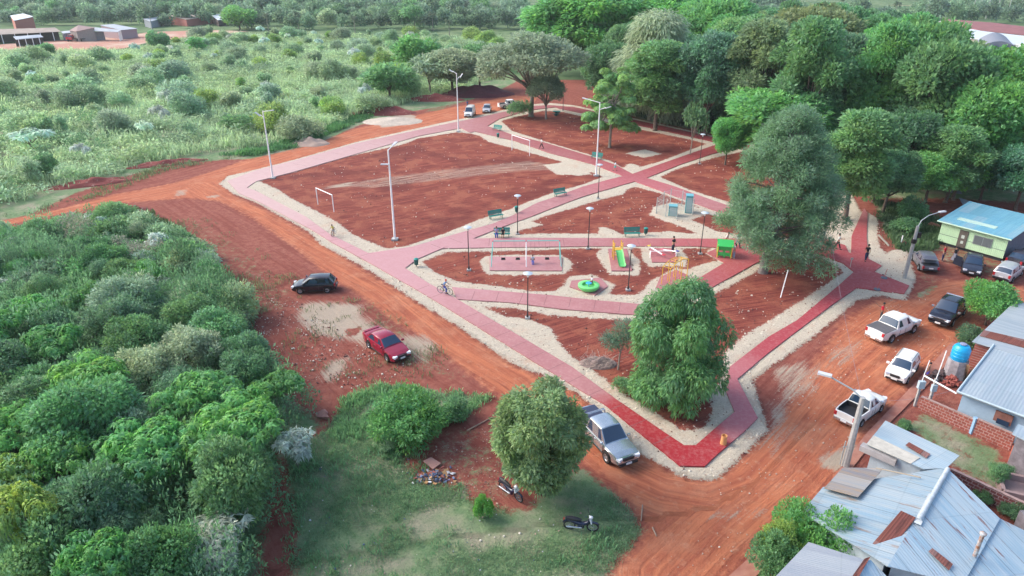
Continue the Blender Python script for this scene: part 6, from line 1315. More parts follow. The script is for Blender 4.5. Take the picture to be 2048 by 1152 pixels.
def under(t, o, pts, m, inset=.25, name='wall', drop=.06):
    q = [p - o for p in qz(pts)]; c = sum(q, Vector()) / len(q); q2 = []
    for p in q:
        d = Vector((c.x - p.x, c.y - p.y, 0)).normalized() * inset * 1.4; q2.append(Vector((p.x + d.x, p.y + d.y, p.z - drop - .02)))
    b = MB(); n = len(q2); A = sum(q2[i].x * q2[(i + 1) % n].y - q2[(i + 1) % n].x * q2[i].y for i in range(n)); 
    if A < 0: q2 = q2[::-1]
    vs = [(p.x, p.y, -.1) for p in q2] + [tuple(p) for p in q2]
    b.add(vs, [tuple(range(n - 1, -1, -1)), tuple(range(n, 2 * n))] + [(i, (i + 1) % n, (i + 1) % n + n, i + n) for i in range(n)]); return b.build(name, m, t)
def dirang(a, b): A = G(*a); B = G(*b); return math.atan2(B.y - A.y, B.x - A.x)
# big tin-roofed house, near right
aS = dirang((1893, 935, 3.0), (2000, 1037, 2.7)); RUST = (.22, .075, .05)
TB = tin('tin_sky_tint', (.29, .42, .51), (.41, .50, .55), RUST, .575, aS - math.pi / 1, pitch=.16)  # grey tin with the sky's blue sheen put into its base colour
TBL = tin('tin_left', (.27, .39, .47), (.39, .45, .47), (.30, .23, .19), .565, dirang((1605, 1024, 2.4), (1745, 1088, 2.4)), pitch=.16)  # left slope, reflected sky blue mixed into its base colour too
TOLD = tin('tin_old', (.27, .23, .20), (.20, .20, .22), (.30, .22, .15), .52, dirang((1605, 1024, 2.4), (1745, 1088, 2.4)), pitch=.16, rough=.7)
TGREY = tin('tin_grey', (.31, .34, .38), (.36, .38, .41), (.25, .2, .18), .72, dirang((1618, 1085, 2.9), (1727, 1118, 2.9)), pitch=.12, seamd=.1)
TRUST = tin('tin_rust', (.17, .055, .045), (.24, .08, .055), (.10, .035, .03), .55, dirang((1832, 1035, 3.3), (1779, 1103, 2.98)), pitch=.12, rough=.8)
WHT = mat('plaster_pale', (.42, .50, .56), .9, var=.25, vscale=1.5); GAP_SHADE = mat('gap_shade', (.03, .03, .035), .9)
o = G(1800, 1030); o.z = 0
t = thing('house', 'low house under large blue-grey corrugated roofs patched with one rusty sheet at the lower right', 'house', o)
L1 = [(1605, 1024, 2.4), (1642, 977, 2.4), (1712, 992, 2.62), (1765, 938, 2.66), (1893, 935, 3.1), (1768, 1150, 3.1), (1745, 1090, 2.8)]
A_ = [(1603, 1024, 2.3), (1646, 974, 2.3), (1893, 935, 3.15), (1775, 1132, 3.15)]
roofpart(t, o, A_, TBL); under(t, o, A_, WHT)
B_ = [(1893, 935, 3.152), (2003, 1038, 2.6), (2120, 1100, 2.3), (2120, 1230, 2.3), (1830, 1250, 2.7), (1775, 1132, 3.152)]
Bq = [(1893, 935, 3.15), (2000, 1037, 2.75), (1925, 1170, 2.75), (1775, 1132, 3.15)]
roofpart(t, o, Bq, TB); under(t, o, Bq, WHT)
Cq = [(2000, 1037, 2.62), (2140, 1105, 2.2), (2120, 1260, 2.2), (1925, 1170, 2.62)]; roofpart(t, o, Cq, TB); under(t, o, Cq, WHT)
Dq = [(1775, 1132, 3.12), (1925, 1170, 2.7), (1900, 1260, 2.7), (1740, 1215, 3.1)]
cap_ = [p - o for p in qz([(1896, 938, 3.2), (1838, 1040, 3.22)])]; MB().tube([cap_[0], cap_[1]], .12, 8).build('ridge_cap', mat('cap_pale', (.48, .54, .58), .6, var=.3), t, smooth=60)
roofpart(t, o, [(1858, 986, 3.24), (1868, 990, 3.22), (1842, 1050, 3.22), (1828, 1044, 3.24)], mat('cement_patch', (.58, .62, .64), .8, var=.2), .03, 'roof_patch')
roofpart(t, o, [(1802, 1021, 3.34), (1832, 1035, 3.30), (1779, 1103, 2.98), (1745, 1087, 2.98)], TRUST, .03, 'rusty_sheet')
roofpart(t, o, [(1857, 1102, 3.13), (1865, 1096, 3.12), (1906, 1128, 2.98), (1898, 1140, 2.98)], TRUST, .02, 'rusty_strip')
b = MB(); pc = G(1949, 1112, 2.85) - o; b.cyl(pc, pc + Vector((0, 0, 1.35)), .09, n=10); b.lathe([(.14, 1.3), (.15, 1.38), (.02, 1.46)], c=tuple(pc), n=10); b.build('chimney_pipe', mat('pipe', (.45, .50, .52), .5, col2=(.25, .09, .03), var=.1, vscale=4), t, smooth=50)
roofpart(t, o, [(1648, 976, 2.56), (1686, 935, 2.56), (1768, 936, 2.86), (1716, 994, 2.86)], TOLD, .03, 'stained_sheet')
tag(MB().cyl(G(1752, 936, 3.0), G(1842, 955, 3.15), .035, n=6).build('plank', mat('plank', (.42, .34, .25), .8)), 'long thin pale timber lying on the blue-grey roof', 'plank')
# annex roof and the grey box beside it
o2 = G(1800, 900); o2.z = 0
t = thing('shed', 'annex with pale speckled tin roof and a rusty patch above the big roofed house', 'shed', o2)
Q = [(1733, 888, 2.75), (1771, 841, 2.75), (1919, 911, 3.0), (1893, 936, 3.0), (1848, 938, 2.95)]
TSP = tin('tin_pale', (.36, .47, .53), (.44, .52, .55), (.62, .66, .68), .68, dirang((1771, 841, 2.7), (1919, 911, 3.0)), pitch=.16, seamd=.15)
roofpart(t, o2, Q, TSP); under(t, o2, Q, WHT)
roofpart(t, o2, [(1734, 888, 2.79), (1748, 871, 2.79), (1840, 915, 2.96), (1822, 927, 2.93)], mat('roof_cement', (.50, .48, .42), .85, var=.25), .03, 'grey_sheet')
roofpart(t, o2, [(1811, 890, 2.97), (1818, 884, 2.97), (1861, 908, 3.01), (1853, 916, 3.01)], TRUST, .02, 'rusty_sheet')
MB().box(G(1757, 908, 2.45) - o2, (1.9, .45, .35), rz=dirang((1740, 905), (1785, 925))).build('roof_box', mat('grey_box', (.38, .36, .36), .8, var=.2), t)
# grey roofed house bottom
o3 = G(1660, 1150); o3.z = 0
t = thing('house', 'small house with plain grey tin roof behind the hedge at the bottom', 'house', o3)
Q = [(1530, 1175, 2.9), (1617, 1084, 2.9), (1729, 1119, 3.15), (1660, 1215, 3.15)]; roofpart(t, o3, Q, TGREY); under(t, o3, Q, WHT)
Q = [(1729, 1119, 3.152), (1742, 1120, 3.08), (1800, 1180, 2.6), (1730, 1250, 2.6), (1660, 1215, 3.152)]; roofpart(t, o3, Q, TB, name='roof'); under(t, o3, Q, WHT)
roofpart(t, o3, [(1729, 1117, 3.2), (1741, 1113, 3.2), (1716, 1156, 3.2), (1702, 1156, 3.2)], TRUST, .03, 'ridge_flashing')
# pale blue house right
o4 = G(1980, 790); o4.z = 0
t = thing('house', 'pale blue plastered house with a light grey tin roof and a small rust-framed window', 'house', o4)
TLG = tin('tin_light', (.34, .42, .46), (.40, .46, .50), (.42, .42, .42), .74, dirang((1985, 690, 3.3), (1915, 783, 3.3)) , pitch=.2, seamd=.12)
Q = [(1915, 783, 2.25), (1988, 689, 2.5), (2150, 740, 2.5), (2120, 860, 2.25)]; roofpart(t, o4, Q, TLG, .12); under(t, o4, Q, mat('plaster_blue', (.40, .54, .66), .85, var=.18, vscale=1.2), .35)
for a, c_ in (((1915, 783, 2.31), (2120, 860, 2.31)), ((1915, 783, 2.31), (1988, 689, 2.56))):
    MB().cyl(G(*a) - o4, G(*c_) - o4, .07, n=6).build('gutter', mat('gutter', (.40, .50, .56), .5), t)
def onwall(t, o_, a, b_, f, z0, z1, w_, m, name, out=.04, th=.06):
    A = G(*a); B = G(*b_); A.z = B.z = 0; d = (B - A).normalized(); nn = Vector((d.y, -d.x, 0)); p = A.lerp(B, f) + nn * out - o_; ang = math.atan2(d.y, d.x)
    return MB().box((p.x, p.y, (z0 + z1) / 2), (w_, th, z1 - z0), rz=ang).build(name, m, t)
wA = (1914.5, 797, 2.7); wB = (2116, 871, 2.7)
A4 = G(1915, 783, 2.25); B4 = G(2120, 860, 2.25); d4 = (B4 - A4); d4.z = 0; d4n = d4.normalized(); n4 = Vector((d4n.y, -d4n.x, 0)); wall_in = .30
def on4(dist, z0, z1, w_, m, name, out, th=.06):
    p = A4 + d4n * dist - n4 * wall_in + n4 * out - o4; return MB().box((p.x, p.y, (z0 + z1) / 2), (w_, th, z1 - z0), rz=math.atan2(d4n.y, d4n.x)).build(name, m, t)
on4(2.7, 1.15, 1.85, .95, mat('rust_frame', (.28, .12, .09), .8, var=.4), 'window_frame', .06, .14); on4(2.75, 1.05, 1.4, .66, GLASS, 'window_pane', .15, .03)
# water tank on rough masonry
g = G(1905, 757); t = thing('water_tower', 'rough plastered masonry stand holding a bright blue water tank', 'water tower', g, .3)
hT = HT(1905, 757, 718); MB().lathe([(.72, 0), (.66, hT), (0, hT)], n=8).build('stand', mat('rough_plaster', (.36, .33, .35), .95, var=.4, vscale=3, bump=.05, bscale=4), t)
MB().lathe([(.52, hT), (.57, hT + .1), (.57, hT + .85), (.52, hT + 1.0), (.46, hT + 1.06), (.42, hT + 1.12), (.2, hT + 1.16), (0, hT + 1.16)], n=18).build('tank', mat('tank_blue', (.01, .33, .62), .35), t, smooth=40)
MB().lathe([(.22, hT + 1.2), (.22, hT + 1.27), (.01, hT + 1.3)], n=12).build('tank_lid', mat('lid_grey', (.25, .27, .4), .5), t)
for k, z0 in enumerate((hT + .3, hT + .55, hT + .8)): MB().lathe([(.57, z0), (.595, z0 + .03), (.57, z0 + .06)], n=18).build('tank_rib', mat('tank_blue', (.01, .33, .62), .35), t, smooth=40)
def brickpile(label, px, py, n, w_, seed, m=None):
    r = random.Random(seed); b = MB()
    for i in range(n):
        q = r.random(); x, y = r.gauss(0, w_ * .35), r.gauss(0, w_ * .3); z_ = max(.05, (1 - math.hypot(x, y) / w_) * .7 * r.random() + .05); b.box((x, y, z_), (.28, .14, .12), rz=r.uniform(0, 3), ry=r.uniform(-.5, .5), rx=r.uniform(-.5, .5))
    o_ = b.build('brick_pile', m or mat('brick_loose', (.36, .10, .08), .9, var=.4, vscale=2), loc=G(px, py)); tag(o_, label, 'brick pile')
brickpile('stack of red hollow bricks in front of the water tank stand', 1902, 768, 90, .8, 1); brickpile('dark heap of rubble left of the water tank stand', 1879, 757, 90, .9, 2, mat('rubble_dark', (.13, .09, .09), .95, var=.5))
tag(MB().slab([G(1928, 758, 0.05), G(1945, 735, 1.5), G(1950, 745, 1.5), G(1936, 765, .05)], .06).slab([G(1924, 755, .1), G(1934, 728, 1.7), G(1941, 732, 1.7), G(1931, 760, .1)], .05).build('planks', mat('plank_old', (.30, .18, .10), .85, var=.4)), 'brown planks leaning between the tank stand and the house', 'planks')
# shed roofs upper right
o5 = G(1990, 660); o5.z = 0
t = thing('house', 'shack under grey and rust-striped tin sheets behind the street shrub', 'house', o5)
Q = [(1944, 683, 2.5), (2030, 603, 2.7), (2150, 620, 2.7), (2100, 730, 2.5)]; TG2 = tin('tin_grey2', (.34, .40, .44), (.44, .48, .50), (.34, .25, .24), .66, dirang((1944, 683, 2.5), (2100, 730, 2.5)), pitch=.18, seamd=.3)
roofpart(t, o5, Q, TG2); under(t, o5, Q, BRK, .3); roofpart(t, o5, [(1959, 671, 2.58), (1968, 660, 2.60), (2120, 695, 2.60), (2110, 712, 2.56)], TRUST, .02, 'rusty_sheet')
# green timber house
o6 = G(1940, 505); o6.z = 0
FL = G(1873, 487); FR = G(2003, 524); BRp = G(2085, 478); dF = (FR - FL); dFn = dF.normalized(); nb = Vector((-dFn.y, dFn.x, 0)); depth = 6.2; HF = HT(1873, 487, 441) - .0; 
t = thing('hut', 'pale green timber hut with a light blue tin roof beside the parked cars', 'hut', FL, math.atan2(dF.y, dF.x)); W6 = dF.length; 
GRN = mat('green_boards', (.46, .66, .42), .75, var=.12, vscale=2, wave=('X', 1.8, .02)); 
b = MB(); b.add([(0, 0, .35), (W6, 0, .35), (W6, depth, .35), (0, depth, .35), (0, 0, HF), (W6, 0, HF), (W6, depth, HF + .7), (0, depth, HF + .7)], [(3, 2, 1, 0), (4, 5, 6, 7), (0, 1, 5, 4), (2, 3, 7, 6), (3, 0, 4, 7)]); b.build('front_wall', GRN, t)
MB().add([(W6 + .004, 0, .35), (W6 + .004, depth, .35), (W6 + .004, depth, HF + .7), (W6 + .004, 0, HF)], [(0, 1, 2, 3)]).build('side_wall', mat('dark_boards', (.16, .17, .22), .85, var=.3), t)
MB().box((W6 / 2, depth / 2, .17), (W6 - .3, depth - .3, .35)).build('underfloor_shade', GAP_SHADE, t)  # near-black box fills the gap under the floor, its shade put into the colour
TBR = tin('tin_sky', (.16, .40, .52), (.20, .46, .56), (.14, .30, .36), .66, math.pi / 2, pitch=.25, seamd=.1); MB().slab([(-.35, -.45, HF + .0), (W6 + .35, -.45, HF + .0), (W6 + .35, depth + .3, HF + .85), (-.35, depth + .3, HF + .85)], .06).build('roof', TBR, t)
MB().slab([(.9, 1.0, HF + .215), (4.6, 1.0, HF + .215), (4.6, 1.7, HF + .29), (.9, 1.7, HF + .29)], .03).build('roof_sheet', mat('clear_sheet', (.42, .58, .50), .5), t)
b = MB(); b.slab([(-.36, -.47, HF + .02), (W6 + .36, -.47, HF + .02), (W6 + .36, -.44, HF + .02), (-.36, -.44, HF + .02)], .12); b.build('fascia', mat('fascia', (.55, .75, .60), .7), t)
dr = MB(); x0 = W6 * .30; dr.box((x0 + .42, -.03, 1.25), (.86, .07, 1.85)); do = dr.build('door', mat('door_brown', (.12, .10, .085), .8, var=.3), t); MB().box((x0 + .42, -.075, 1.5), (.3, .012, .35)).box((x0 + .45, -.075, .9), (.25, .012, .3)).build('door_poster', mat('paper', (.45, .5, .46), .8), do); MB().box((x0 + .75, -.08, 1.2), (.04, .03, .12)).build('handle', CHROME, do)
wo = MB().box((W6 * .66, -.025, 1.55), (1.75, .06, .95)).build('window', mat('window_frame', (.22, .25, .25), .7), t); MB().box((W6 * .66 - .42, -.062, 1.55), (.76, .02, .82)).box((W6 * .66 + .42, -.062, 1.55), (.76, .02, .82)).build('shutter', mat('shutter', (.10, .12, .13), .6, wave=('Z', 6, .01)), wo)
MB().box((W6 / 2, -.015, 1.18), (W6, .03, .05)).build('batten', mat('batten', (.16, .22, .17), .8), t)
# brick walls
def bwall(label, a, b_, pt, m=BRK, th=.16, cap=None, hh=None):
    A = G(*a); B = G(*b_); d = B - A; H_ = hh or HT(a[0], a[1], pt); t = thing('brick_wall', label, 'wall', A, math.atan2(d.y, d.x))
    MB().box((d.length / 2, 0, H_ / 2), (d.length, th, H_)).build('brickwork', m, t); MB().box((d.length / 2, 0, H_ + .02), (d.length + .02, th + .03, .04)).build('coping', cap or mat('coping', (.42, .28, .25), .9, var=.4, vscale=4), t); return t
bwall('left red brick garden wall ending at the pale blue column', (1836, 818), (1940, 865), 793); bwall('right red brick garden wall beyond the pale blue column', (1945, 868), (2020, 901), 838)
MB_ = MB().box((0, 0, .6), (.22, .26, 1.2)); tag(MB_.build('wall_column', mat('column_blue', (.25, .42, .60), .8), loc=G(1942, 866.5)), 'pale blue plastered column between the two brick walls', 'column')
bwall('dark brick wall at the lower side of the fenced yard', (1893, 967), (2090, 1062), 938, m=BRKD)
o7 = G(2050, 900); o7.z = 0
t = thing('shed', 'rough grey shed with a dark doorway at the right edge of the yard', 'shed', o7); Q = [(2024, 868, 2.6), (2036, 848, 2.6), (2160, 890, 2.6), (2150, 930, 2.6)]; roofpart(t, o7, Q, TLG); under(t, o7, Q, mat('rough_grey', (.25, .22, .24), .95, var=.4, vscale=3), .2)
A = G(2023, 905); B = G(2008, 960); d = B - A; t = thing('low_wall', 'low orange painted brick kerb beside the concrete wash tub', 'low wall', A, math.atan2(d.y, d.x)); MB().box((d.length / 2, 0, .25), (d.length, .14, .5)).build('brickwork', mat('orange_paint', (.52, .13, .07), .8, var=.3), t)
t = thing('wash_tub', 'open concrete tub in the corner of the yard at the right edge', 'tub', G(2046, 985), -.4)
for c_, d_ in (((0, .9, .25), (2.4, .2, .5)), ((0, -.9, .25), (2.4, .2, .5)), ((-1.2, 0, .25), (.2, 1.6, .5)), ((1.2, 0, .25), (.2, 1.6, .5)), ((0, 0, .06), (2.2, 1.6, .1))): MB().box(c_, d_).build('tub_side', mat('tub', (.34, .24, .23), .9, var=.2), t)
g = G(2038, 1078, .0); t = thing('water_tank', 'bright blue plastic drum tank behind the dark brick wall at the right edge', 'water tank', (g.x + .6, g.y, 0)); MB().box((0, 0, .7), (1.2, 1.2, 1.4)).build('stand', mat('rough_grey', (.25, .22, .24), .95), t); MB().lathe([(.55, 1.4), (.62, 1.5), (.62, 2.25), (.5, 2.4), (0, 2.45)], n=18).build('tank', mat('tank_blue', (.01, .33, .62), .35), t, smooth=40)
# meter posts
t = thing('gate_frame', 'white pipe frame with grey meter boxes beside the pale blue house', 'gate frame', G(1829, 812)); oo = G(1829, 812)
MB().box((0, 0, 1.0), (.14, .14, 2.0)).build('post', CONC, t); MB().box((0, -.05, 1.75), (.42, .22, .55)).build('meter_box', mat('meter_grey', (.40, .50, .56), .6), t)
p2 = G(1859, 802) - oo; MB().box(p2 + Vector((0, 0, .9)), (.16, .16, 1.8)).build('post', CONC, t); MB().box(p2 + Vector((0, -.05, 1.1)), (.34, .2, .5)).build('meter_box', mat('meter_grey', (.40, .50, .56), .6), t)
MB().cyl((0, 0, 2.0), (.1, 0, 3.6), .03, n=6).cyl(p2 + Vector((0, 0, 1.8)), p2 + Vector((.1, 0, 4.0)), .035, n=6).build('conduit', WPOLE, t)
e = G(1913, 787, 2.1) - oo; MB().cyl((0, 0, 2.45), e, .06, n=8).build('white_pipe', WPOLE, t, smooth=50)
# hedge and shrubs at the houses
for px, py, s, key, c, lab, cat in ((1970, 650, 1.05, 'round_b', 'bright', 'street shrub with broad green leaves beside the black pickup', 'tree'), (1642, 1122, 1.05, 'hedge', 'bright', 'bright bushy shrub along the left edge of the big tin roof', 'bush'), (1640, 1160, .7, 'hedge', 'bright', 'bright shrub between the two tin-roofed houses', 'bush'), (1597, 1090, .9, 'hedge', 'bright', 'small bright shrub at the low corner of the big tin roof', 'bush'),
    (1562, 1118, .8, 'hedge', 'lime', 'yellow-green clipped hedge by the dirt road', 'hedge'), (1588, 1096, .75, 'hedge', 'lime', 'yellow-green hedge nearest the low roof corner', 'hedge'), (1535, 1150, .8, 'hedge', 'mid', 'darker green end of the hedge at the bottom edge', 'hedge'), (1965, 1000, .42, 'hedge', 'mid', 'small green shrub against the dark brick wall', 'bush'), (1992, 968, .27, 'willow', 'mid', 'spindly green shrub by the concrete tub', 'bush'), (1806, 858, .25, 'bush_a', 'mid', 'tiny bright shrub at the yard corner by the tin annex', 'bush'),
    (2025, 1035, .5, 'hedge', 'dark', 'dark shrub beside the blue drum tank', 'bush'), (1808, 470, .9, 'bush_b', 'mid', 'leafy shrub between the dark soil strip and the green hut', 'bush'), (1940, 690, .6, 'bush_a', 'dark', 'dark shrub under the eaves of the striped shack', 'bush')):
    plant(key, G(px, py), s * (.62 if key == 'round_b' else 1), px % 6, GREENS[c], lab, cat, name={'tree': 'street_tree', 'hedge': 'hedge', 'bush': 'bush'}[cat], sz=s * 1.55 if key == 'hedge' and s > .6 else None)
tag(MB().slab([G(1756, 470, .5), G(1777, 492, .1), G(1779, 490, .1), G(1758, 468, .5)], .05).build('timber', mat('timber_pale', (.40, .36, .28), .8)), 'pale timber leaning in the shrub by the dark soil strip', 'timber')
t = thing('dumped_board', 'white post and red board dumped beside the leaning timber', 'board', G(1800, 494)); MB().cyl((0, 0, 0), (0, 0, 1.3), .06, n=6).build('post', WPOLE, t); MB().box((.35, 0, .5), (.5, .04, .35), ry=.6).build('board', mat('board_red', (.5, .2, .15), .7), t)
tag(MB().slab([G(1855, 448, .3), G(1882, 457, .3), G(1880, 450, .9), G(1862, 444, .9)], .04).build('board', mat('board_red2', (.42, .22, .18), .8)), 'reddish board lying by the left end of the green hut', 'board')
for i, (q, lab) in enumerate((([(1892, 375, .6), (1922, 380, .6), (1925, 388, .5), (1895, 384, .5)], 'grey tin sheet under the trees behind the green hut'), ([(1918, 395, 1.2), (1960, 408, 1.2), (1975, 416, 1.0), (1925, 408, 1.0)], 'second grey tin sheet close behind the green hut roof'))): tag(MB().slab(qz(q), .04).build('tin_sheet', mat('tin_plain', (.25, .28, .33), .5, var=.3)), lab, 'tin sheet')
# ------------------------------------------------------------------ far sheds, top right
def farroof(label, pts, m, wm=None, cat='building', name='warehouse', arch=None, th=.15, mats_=None):
    q = qz(pts); o_ = sum(q, Vector()) / len(q); o_.z = 0; t = thing(name, label, cat, o_)
    if arch:
        a, b_, c_, d_ = [p - o_ for p in q]; B_ = MB(); n = 12; vs = []
        for k in range(n + 1):
            f = k / n; hgt = math.sin(math.pi * f) * arch
            vs += [a.lerp(b_, f) + Vector((0, 0, hgt)), d_.lerp(c_, f) + Vector((0, 0, hgt))]
        top = len(vs); vs += [Vector((p.x, p.y, 0)) for p in vs[:top]]
        fs = [(2 * k, 2 * k + 1, 2 * k + 3, 2 * k + 2) for k in range(n)] + [(2 * k + top, 2 * k + 2 + top, 2 * k + 2, 2 * k) for k in range(n)] + [(2 * k + 1, 2 * k + 3, 2 * k + 3 + top, 2 * k + 1 + top) for k in range(n)]
        B_.add(vs, fs); B_.build('arched_roof', m, t, smooth=40)
    else: MB().slab([p - o_ for p in q], th).build('roof', m, t)
    if not arch: under(t, o_, pts, wm or mat('wall_far', (.32, .28, .26), .9, var=.2), .3)
    return t
RR = mat('roof_red', (.26, .10, .10), .8, var=.25, vscale=.3); RW = mat('roof_white', (.60, .66, .70), .5, var=.12, vscale=.2)
farroof('long dull red shed roof in front of the white-trunked palms', [(1890, 38, 6), (1985, 45, 6), (2075, 56, 6), (2075, 72, 4.5), (1965, 61, 4.5), (1893, 48, 4.5)], RR)
farroof('long white shed roof below the red one at the top right', [(1893, 49, 4.6), (1965, 62, 4.6), (2075, 75, 4.6), (2075, 95, 4.2), (1985, 82, 4.2), (1893, 70, 4.2)], RW)
farroof('grey arched hangar roof at the top right', [(1945, 103, 4), (2030, 92, 4), (2015, 76, 4), (1955, 80, 4)], mat('arch_grey', (.23, .24, .28), .6, var=.2), arch=2.2, name='hangar')
farroof('beige and white arched tent roof at the right edge', [(1985, 122, 4), (2140, 150, 4), (2140, 95, 4), (2035, 90, 4)], mat('arch_cream', (.55, .52, .50), .6, var=.15), arch=2.5, name='hangar')
farroof('small pale roof with satellite dishes above the wood at the top right', [(1828, 38, 5), (1880, 40, 5), (1890, 49, 4), (1832, 46, 4)], mat('roof_beige', (.45, .40, .38), .8), name='house', cat='house')
for px, py, r_ in ((1858, 40, 1.5), (1882, 40, 1.0)):
    g = G(px, py); t = thing('satellite_dish', '%s satellite dish standing above the wood at the top right' % ('larger' if r_ > 1.2 else 'smaller'), 'satellite dish', g, -.5, 'satellite dishes'); MB().cyl((0, 0, 0), (0, 0, 6.5), .1, n=6).build('mast', CONC, t); d_ = MB().lathe([(.01, 0), (r_ * .6, .12), (r_, .4), (r_, .46), (r_ * .6, .18), (.01, .05)], n=18).build('dish', mat('dish', (.55, .58, .62), .5), t, loc=(0, -.3, 6.6), smooth=60); d_.rotation_euler.x = R(65)
# ------------------------------------------------------------------ far village, top left
RT = mat('roof_tan', (.36, .29, .24), .8, var=.3, vscale=.4); RG = mat('roof_greyfar', (.42, .46, .50), .6, var=.2, vscale=.4); WD = mat('wall_dark', (.08, .055, .05), .9, var=.3); WG = mat('wall_grey', (.28, .30, .34), .8, var=.2)
def openshed(label, pts, m, posts, wall=None, back=True):
    q = qz(pts); o_ = sum(q, Vector()) / len(q); o_.z = 0; t = thing('shed', label, 'shed', o_, 0, 'sheds of the far village'); MB().slab([p - o_ for p in q], .12).build('roof', m, t)
    a, b_ = q[0] - o_, q[1] - o_; c_, d_ = q[2] - o_, q[3] - o_
    mid = lambda p, s, k: Vector((p.x + (s.x - p.x) * k, p.y + (s.y - p.y) * k, 0))
    A2, B2 = mid(a, d_, .35), mid(b_, c_, .35); zt = min(p.z for p in q) - .15
    MB().add([(A2.x, A2.y, 0), (B2.x, B2.y, 0), (B2.x, B2.y, zt), (A2.x, A2.y, zt), (A2.x, A2.y + .2, 0), (B2.x, B2.y + .2, 0), (B2.x, B2.y + .2, zt), (A2.x, A2.y + .2, zt)], [(0, 1, 2, 3), (7, 6, 5, 4), (3, 2, 6, 7)]).build('back_wall', wall or WD, t)
    for k in range(posts):
        f = (k + .3) / posts; p = d_.lerp(c_, f); MB().cyl((p.x, p.y, 0), (p.x, p.y, p.z - .1), .14, n=6).build('post', WPOLE, t)
    return t
openshed('long open shed with a tan rusted roof at the far left', [(-60, 60, 4.6), (110, 55, 4.6), (122, 63, 3.6), (-60, 72, 3.4)], RT, 7)
openshed('lower grey lean-to roof in front of the tan shed', [(26, 73, 3.6), (80, 69, 3.6), (87, 74, 2.9), (32, 79, 2.9)], RG, 4)
openshed('grey gabled workshop with timber stacks right of the red truck', [(150, 60, 4.2), (185, 54, 5.2), (242, 60, 3.8), (236, 64, 3.6)], RG, 4, WG)
farroof('brown roofed barn rising behind the grey workshop', [(138, 61, 4), (157, 50, 6), (190, 55, 5.2), (152, 63, 4)], mat('roof_brown', (.28, .19, .18), .8), name='barn', cat='barn')
farroof('small grey shed between the tan shed and the workshop', [(122, 63, 3.2), (138, 61, 3.4), (144, 65, 3), (126, 67, 3)], RG, WG, name='shed', cat='shed')
farroof('grey-white gabled roof at the right end of the far sheds', [(200, 50, 5), (228, 48, 5), (275, 57, 3.6), (242, 60, 3.8)], RG, mat('wall_mauve', (.34, .25, .27), .8), name='house', cat='house')
farroof('white roofed building with a red brick side at the far top left', [(20, 31, 7), (47, 27, 7.5), (67, 33, 7), (28, 41, 6)], RW, mat('brick_far', (.42, .15, .12), .9), name='house', cat='house')
farroof('grey roof partly behind trees left of centre in the far village', [(285, 37, 4), (312, 34, 4.2), (335, 33, 4), (300, 43, 3.2)], RG, WG, name='house', cat='house')
farroof('long tan and grey roof behind trees in the far village', [(335, 31, 4.5), (400, 28, 4.5), (440, 30, 4), (372, 39, 3.4)], RT, mat('brick_far', (.42, .15, .12), .9), name='house', cat='house')
farroof('silver roof at the right end of the far village', [(420, 29, 4.5), (446, 28, 4.5), (458, 38, 3.2), (436, 40, 3.2)], RW, WD, name='house', cat='house')
farroof('small white walled house high in the distant wood', [(308, 20, 5), (330, 16, 5), (345, 17, 5), (322, 24, 4)], RG, mat('white_wall', (.75, .75, .73), .8), name='house', cat='house')
for i, (px, py, pt) in enumerate(((305, 62, 33), (258, 46, 31), (263, 46, 32))): tag(MB().cyl((0, 0, 0), (0, 0, HT(px, py, pt)), .2, .13, n=6).build('utility_pole', CONC, loc=G(px, py)), ['pale utility pole beside the far grey roofs', 'left of the two thin poles behind the far sheds', 'right of the two thin poles behind the far sheds'][i], 'utility pole')
# ------------------------------------------------------------------ heaps, rubble, litter
def heap(name, label, px, py, rx, ry, h, m, seed, cat='heap', rz=0):
    r = np.random.default_rng(seed); n = 26; b = MB(); vs = []; fs = []
    for i in range(n + 1):
        for j in range(n + 1):
            x, y = (i / n * 2 - 1), (j / n * 2 - 1); d = math.hypot(x, y); z_ = h * max(0, 1 - d) ** .8 * (1 + .35 * math.sin(x * 7 + seed) * math.cos(y * 6 + seed)) + r.uniform(-.03, .03) * (d < 1) - (.08 if d >= 1 else 0); vs.append((x * rx, y * ry, z_))
    for i in range(n):
        for j in range(n): fs.append((i * (n + 1) + j, (i + 1) * (n + 1) + j, (i + 1) * (n + 1) + j + 1, i * (n + 1) + j + 1))
    b.add(vs, fs); o_ = b.build(name, m, loc=G(px, py), rz=rz, smooth=30); tag(o_, label, cat)
SAND = mat('sand_tan', (.50, .36, .28), .95, var=.15, vscale=1, bump=.05); RS = mat('red_rubble', (.23, .055, .045), .95, col2=(.42, .26, .2), thr=(.6, .66), vscale=2.5, bump=.15, bscale=3); GRV = mat('pale_gravel', (.55, .47, .38), .95, var=.25, vscale=2, bump=.06, bscale=5)
heap('sand_heap', 'tan sand heap beside the upper dirt road', 620, 288, 3.4, 2.2, 1.1, SAND, 1); heap('rubble_heap', 'heap of red rubble at the grass edge', 768, 226, 7, 3.2, 1.5, RS, 2); heap('gravel_heap', 'pale gravel heap in front of the red rubble', 785, 243, 6, 4, .7, GRV, 3)
heap('rubble_heap', 'rubble and brick bank below the trees near the van', 870, 200, 7, 2.5, 1.3, RS, 4); heap('soil_heap', 'dark red soil bank above the parked van and cars', 955, 188, 9, 6, 2.2, mat('soil_dark', (.14, .035, .04), .95, var=.4, vscale=1.2, bump=.12, bscale=2), 5)
heap('soil_heap', 'red soil heap at the thicket tip by the road fork', 262, 424, 2.6, 1.8, .8, RS, 6); heap('soil_heap', 'low red bank along the upper edge of the left dirt road', 185, 368, 6, 1.6, .8, RS, 7, rz=.5); heap('soil_heap', 'second low red bank right of the first one by the left dirt road', 335, 328, 6, 1.4, .7, RS, 8, rz=.5)
